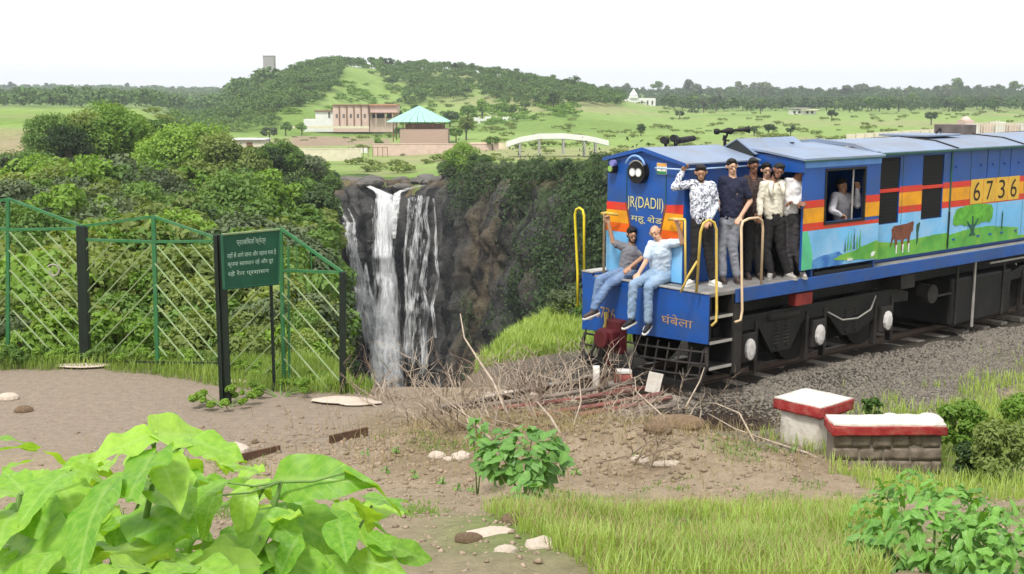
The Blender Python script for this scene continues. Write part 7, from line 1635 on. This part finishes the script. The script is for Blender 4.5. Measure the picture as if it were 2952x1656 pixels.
    if feet:
        up_m, sole_m = shoes
        for a_, dd in (('al', shoe_dir[0]), ('ar', shoe_dir[1])):
            d = Vector(dd).normalized(); A = L[a_] - Vector((0, 0, .0)); side_ = d.cross(upv).normalized(); un = side_.cross(d).normalized()
            s_ = blob('shoe', [(A + d * -.02 - un * .02, .042, A - un * .045 + d * .03, .042), (A - un * .050 + d * .02, .040, A + d * .16 - un * .062, .030), (A + d * -.035 - un * .055, .034, A + d * .05 - un * .055, .04)], up_m, t, .009, 2)
            o = MB(); pts = [(-.075, .03), (-.03, .038), (.06, .038), (.13, .045), (.19, .032), (.205, 0)]; ring = [(x, y) for x, y in pts] + [(x, -y) for x, y in pts[::-1][1:]]
            top = [A + d * x + side_ * y - un * .078 for x, y in ring]; bt = [A + d * x + side_ * y - un * .102 for x, y in ring]; n = len(ring)
            o.add(top + bt, [tuple(range(n)), tuple(range(n, 2 * n))[::-1]] + [(i, (i + 1) % n, n + (i + 1) % n, n + i) for i in range(n)]); o.build('sole', sole_m, s_, bevel=.004)
            if up_m is M_SHB: MB().tube([A + d * -.03 + side_ * .043 - un * .05, A + d * .06 + side_ * .045 - un * .045, A + d * .13 + side_ * .038 - un * .065], .004, 4).build('side_stripe', M_WHP, s_)
    if extra: extra(t, L, H_, nk, hip, f)
    return t
M_SHB = mat('black_canvas', (0.02, 0.02, 0.022), .7); M_SHW = mat('white_rubber', (0.68, 0.66, 0.62), .6); M_SHG = mat('grey_shoe', (.35, .33, .31), .7); M_SHBR = mat('brown_shoe', (.07, .05, .045), .7)
M_JEAN = cloth('blue_jeans', (0.13, 0.20, 0.34), dirt=(.25, .33, .46), dscale=3, damt=.6); M_JEANL = cloth('pale_blue_jeans', (0.22, 0.32, 0.46), dirt=(.40, .50, .62), dscale=3, damt=.6)
M_BLKT = cloth('black_trousers', (0.018, 0.017, 0.018)); M_GRYT = cloth('grey_trousers', (0.24, 0.25, 0.29))
YS1, YS2 = 16.9, 16.55
def P1_(x, y, D): return at(*r1(x, y), D)
def P2_(x, y, D): return at(*r2(x, y), D)
GP_ = 'men riding on the front of the engine'
# deck point helper: where an (a,b) spot stands on the deck
def DK(a, b, z=1.5): return TA(a, b, z)
# -- man 1: seated, grey T-shirt, beard, arm up to the rail
D1 = DK(-.62, .12).y
person('bearded man in grey T-shirt and blue jeans sitting on the deck edge', DK(-.62, .06), dict(head=P1_(655, 1140, D1 - .02), sl=P1_(575, 1265, D1 + .02), sr=P1_(735, 1270, D1 + .0), hip=P2_(520, 205, D1 + .0), hl=P2_(495, 250, D1 - .0), hr=P2_(545, 262, D1 - .02),
       el=P1_(455, 1215, D1 + .06), wl=P1_(410, 1020, D1 + .06), wlp=(.2, -.4, -.5), er=P2_(640, 130, D1 - .12), wr=P2_(530, 215, D1 - .26), wrp=(0, .3, -1), kl=P2_(268, 325, D1 - .30), kr=P2_(350, 365, D1 - .36), al=P2_(222, 560, D1 - .30), ar=P2_(212, 575, D1 - .46)),
       'brown', cloth('grey_tshirt', (.16, .16, .18)), M_JEAN, 'short', 'full', True, (.15, -1, -.08), (M_SHBR, M_SHW), 1.0, shoe_dir=((-.5, -.7, -.35), (-.9, -.35, -.3)), group=GP_)
D2 = DK(.05, .1).y
def ex2(t, L, H_, nk, hip, f): pass
person('balding man in pale blue T-shirt and washed jeans sitting on the deck edge', DK(.08, .06), dict(head=P1_(892, 1120, D2 - .06), sl=P1_(850, 1235, D2 - .03), sr=P1_(1030, 1225, D2 - .12), hip=P2_(800, 255, D2 + .03), hl=P2_(735, 280, D2 - .02), hr=P2_(830, 290, D2 - .02),
       el=P2_(668, 165, D2 - .12), wl=P2_(605, 270, D2 - .26), wlp=(0, .3, -1), er=P1_(1170, 1215, D2 - .26), wr=P1_(1128, 1045, D2 - .34), wrp=(-.3, -.4, -.5), kl=P2_(560, 370, D2 - .42), kr=P2_(690, 385, D2 - .42), al=P2_(540, 655, D2 - .40), ar=P2_(688, 695, D2 - .40)),
       'light', cloth('pale_blue_tshirt', (.50, .60, .72), dirt=(.68, .72, .78), dscale=3, damt=.6), M_JEANL, 'short', 'bald', False, (-.35, -1, -.25), (M_SHB, M_SHW), 1.12, tail=.05, shoe_dir=((-.75, -.65, -.25), (-.45, -.85, -.3)), group=GP_)
# pouch with a ring mark hanging at his side
bp_ = P2_(755, 360, D2 - .22); bg_ = thing('pouch', 'small dark pouch with a white ring and letter beside the balding man', 'pouch', tuple(bp_))
MB().box(-.07, .07, -.02, .03, -.09, .09).build('body', M_BLKT, bg_, bevel=.015); MB().tube([(.045 * math.cos(t), -.026, .055 * math.sin(t)) for t in np.linspace(0, 6.28, 20)], .008, 5, cap=False).build('ring', M_WHP, bg_); text_mesh('letter', 'p', 1, M_WHP, (-.018, -.03, -.03), (1, 0, 0), (0, 0, 1), (0, -1, 0), width=.034, height=.06, parent=bg_)
# -- man 3: patterned shirt
def stand(a, b): return DK(a, b)
def FT(q, s, w=.105, dy=0.0): return Vector((q.x + s * w, q.y + dy, 1.6))
q3 = stand(0.72, 0.47); D3 = q3.y
def lx(y): return y
person('man in white shirt with grey swirling pattern, one hand up at the hood roof', q3, dict(head=P1_(1362, 505, D3), sl=P1_(1250, 612, D3 + .02), sr=P1_(1475, 628, D3 + .02), hip=P1_(1370, 930, D3 + .02), hl=P1_(1325, 1000, D3 + .02), hr=P1_(1425, 1000, D3 + .02),
       el=P1_(1090, 645, D3 - .02), wl=P1_(1170, 490, D3 + .02), wlp=(.4, -.3, .2), er=P1_(1520, 830, D3 + .04), wr=P1_(1440, 985, D3 - .14), wrp=(-.3, -.2, -.9), kl=P1_(1300, 1330, D3 - .02), kr=P1_(1440, 1330, D3 - .0), al=FT(q3, -1, 0.15), ar=FT(q3, 1, 0.15)),
       'brown', pattern('swirl_print_cloth'), M_BLKT, 'long', 'full', True, (-.12, -1, .0), (M_SHW, M_SHW), 1.02, tail=.08, shoe_dir=((-.6, -.8, 0), (.5, -.8, 0)), group=GP_)
q4 = stand(0.78, 1.0); D4 = q4.y
person('tall man in navy shirt and light grey trousers behind the handrail', q4, dict(head=P1_(1684, 440, D4), sl=P1_(1595, 572, D4), sr=P1_(1790, 585, D4), hip=P1_(1670, 930, D4), hl=P1_(1620, 1010, D4), hr=P1_(1700, 1010, D4), el=P1_(1560, 800, D4 + .05), wl=P1_(1580, 960, D4 + .02), er=P1_(1870, 790, D4 + .0), wr=P1_(1765, 955, D4 - .18), wrp=(-.3, -.2, -.9),
       kl=P1_(1575, 1270, D4), kr=P1_(1690, 1280, D4 - .02), al=FT(q4, -1, 0.1), ar=FT(q4, 1, 0.1)), 'light', cloth('navy_shirt', (.018, .02, .045)), M_GRYT, 'short', 'full', False, (.1, -1, .05), (M_SHBR, M_SHBR), 1.08, group=GP_)
q5 = stand(0.74, 1.58); D5 = q5.y
person('man in dark brown clothes standing behind the tall man, arm stretched down', q5, dict(head=P1_(1905, 430, D5), sl=P1_(1835, 560, D5 + .03), sr=P1_(1965, 590, D5 + .03), hip=P1_(1880, 900, D5), hl=P1_(1850, 980, D5), hr=P1_(1925, 980, D5), el=P1_(1870, 780, D5 - .2), wl=P1_(1790, 930, D5 - .36), wlp=(-.3, -.2, -.9), er=P1_(1960, 790, D5), wr=P1_(1930, 930, D5 - .1),
       kl=P1_(1850, 1250, D5), kr=P1_(1930, 1250, D5), al=FT(q5, -1, 0.09), ar=FT(q5, 1, 0.09)), 'dark', cloth('dark_brown_shirt', (.045, .03, .028)), M_BLKT, 'short', 'full', False, (.2, -1, 0), (M_SHBR, M_SHBR), group=GP_)
q6 = stand(1.02, 1.82); D6 = q6.y
def scarf(t, L, H_, nk, hip, f):
    s = cloth('cream_scarf', (.70, .66, .56)); 
    for (p, q, q2) in ((P1_(2095, 600, D6 - .06), P1_(2075, 650, D6 - .15), P1_(2095, 740, D6 - .16)), (P1_(2195, 600, D6 - .05), P1_(2205, 650, D6 - .14), P1_(2215, 730, D6 - .14))):
        r0 = Vector(t.location); m_ = MB(); m_.tube([nk + Vector((0, .04, .0)), Vector(p) - r0, Vector(q) - r0, Vector(q2) - r0], [.022, .034, .036, .03], 8); m_.build('scarf', s, t, smooth=True)
person('man in cream kurta shirt with a pale scarf round his neck', q6, dict(head=P1_(2158, 485, D6), sl=P1_(2010, 622, D6), sr=P1_(2190, 612, D6 + .05), hip=P1_(2110, 890, D6), hl=P1_(2065, 1000, D6), hr=P1_(2165, 1000, D6), el=P1_(1972, 790, D6 - .05), wl=P1_(1970, 930, D6 - .14), wlp=(.2, -.2, -.9), er=P1_(2215, 780, D6 + .1), wr=P1_(2190, 900, D6 + .12),
       kl=P1_(2035, 1290, D6), kr=P1_(2185, 1290, D6), al=FT(q6, -1, 0.13), ar=FT(q6, 1, 0.13)), 'dark', cloth('cream_kurta', (.62, .58, .48)), M_BLKT, 'long', 'full', True, (.15, -1, -.1), (M_SHG, M_SHG), 1.0, tail=.06, shoe_dir=((-.3, -1, 0), (.4, -.9, 0)), group=GP_, extra=scarf)
q7 = stand(1.12, 2.1); D7 = q7.y
person('man in white long-sleeved shirt with folded arms at the cab corner, head turned down', q7, dict(head=P1_(2392, 500, D7), sl=P1_(2260, 590, D7), sr=P1_(2390, 600, D7 + .05), hip=P1_(2270, 890, D7), hl=P1_(2240, 980, D7), hr=P1_(2330, 980, D7), el=P1_(2250, 790, D7 - .05), wl=P1_(2360, 810, D7 - .2), wlp=(.3, .3, -.4), er=P1_(2400, 770, D7 - .06), wr=P1_(2300, 800, D7 - .17),
       kl=P1_(2240, 1270, D7), kr=P1_(2330, 1280, D7), al=FT(q7, -1, 0.09), ar=FT(q7, 1, 0.09)), 'dark', cloth('white_shirt', (.60, .58, .58)), cloth('dark_track_trousers', (.05, .045, .05)), 'long', 'full', False, (.7, -.6, -.6), (M_SHG, M_SHG), group=GP_)
q8 = stand(0.66, 1.96); D8 = q8.y
person('man in pinkish shirt half hidden behind the man in cream', q8, dict(head=P1_(2042, 480, D8), sl=P1_(1975, 600, D8), sr=P1_(2110, 600, D8), hip=P1_(2045, 890, D8), hl=P1_(2010, 980, D8), hr=P1_(2080, 980, D8), el=P1_(1970, 780, D8), wl=P1_(2000, 920, D8), er=P1_(2120, 780, D8), wr=P1_(2090, 920, D8), kl=P1_(2010, 1250, D8), kr=P1_(2080, 1250, D8), al=FT(q8, -1, 0.09), ar=FT(q8, 1, 0.09)),
       'light', cloth('pinkish_shirt', (.50, .38, .34)), M_BLKT, 'short', 'full', False, (0, -1, 0), (M_SHBR, M_SHBR), group=GP_)
# -- passenger in the cab window
q9 = DK(.92, 3.0, 1.56)
def V9(x, y, a): # pixel of the window close-up -> plane at across = a
    sx, sy = 2330 + x / 6.568, 440 + y / 6.568; r = Vector(ray(sx * 2576 / 2952, sy * 2576 / 2952)); n = Vector((.643, -.766, 0)); k = (n.dot(Vector((C0.x, C0.y, 0))) + a) / n.dot(r); return Vector((0, 0, 4.2)) + r * k
person('man in white sleeves sitting inside the cab window with one hand raised', q9, dict(head=V9(640, 640, .85), sl=V9(500, 830, .85), sr=V9(780, 840, .85), hip=V9(650, 1400, .75), hl=V9(600, 1480, .75), hr=V9(730, 1480, .75), el=V9(440, 1090, 1.1), wl=V9(600, 1190, 1.12), er=V9(940, 1000, 1.08), wr=V9(930, 690, 1.12), wrp=(-.3, -.4, 0),
       kl=DK(.95, 2.75, 2.0), kr=DK(.95, 3.2, 2.0), al=DK(.95, 2.75, 1.66), ar=DK(.95, 3.2, 1.66)), 'brown', cloth('grey_white_shirt', (.58, .56, .60)), M_BLKT, 'long', 'full', False, (.5, -.9, 0), (M_SHBR, M_SHBR))

# ---------------------------------------------------------------- things that look alike are told apart by their order in the view
bpy.context.view_layer.update()
_ord = ['first', 'second', 'third', 'fourth', 'fifth', 'sixth', 'seventh', 'eighth', 'ninth', 'tenth', 'eleventh', 'twelfth', 'thirteenth', 'fourteenth', 'fifteenth', 'sixteenth', 'seventeenth', 'eighteenth', 'nineteenth']
_ten = {2: 'twent', 3: 'thirt', 4: 'fort', 5: 'fift', 6: 'sixt'}
def ordinal(i):
    if i < 19: return _ord[i]
    t, r = divmod(i + 1, 10)
    return _ten.get(t, 'sevent') + ('ieth' if r == 0 else 'y-' + _ord[r - 1])
same = {}
for o in COL.objects:
    if o.parent is None and o.get('category') and not o.get('kind'): same.setdefault(o['label'], []).append(o)
for lab, obs in same.items():
    if len(obs) < 2: continue
    obs.sort(key=lambda o: proj(*o.matrix_world.translation)[0])
    for i, o in enumerate(obs):
        o['label'] = f'{lab}, {ordinal(i)} from the left' if len(obs) > 2 else f"{lab}, the {'left' if i == 0 else 'right'} one"
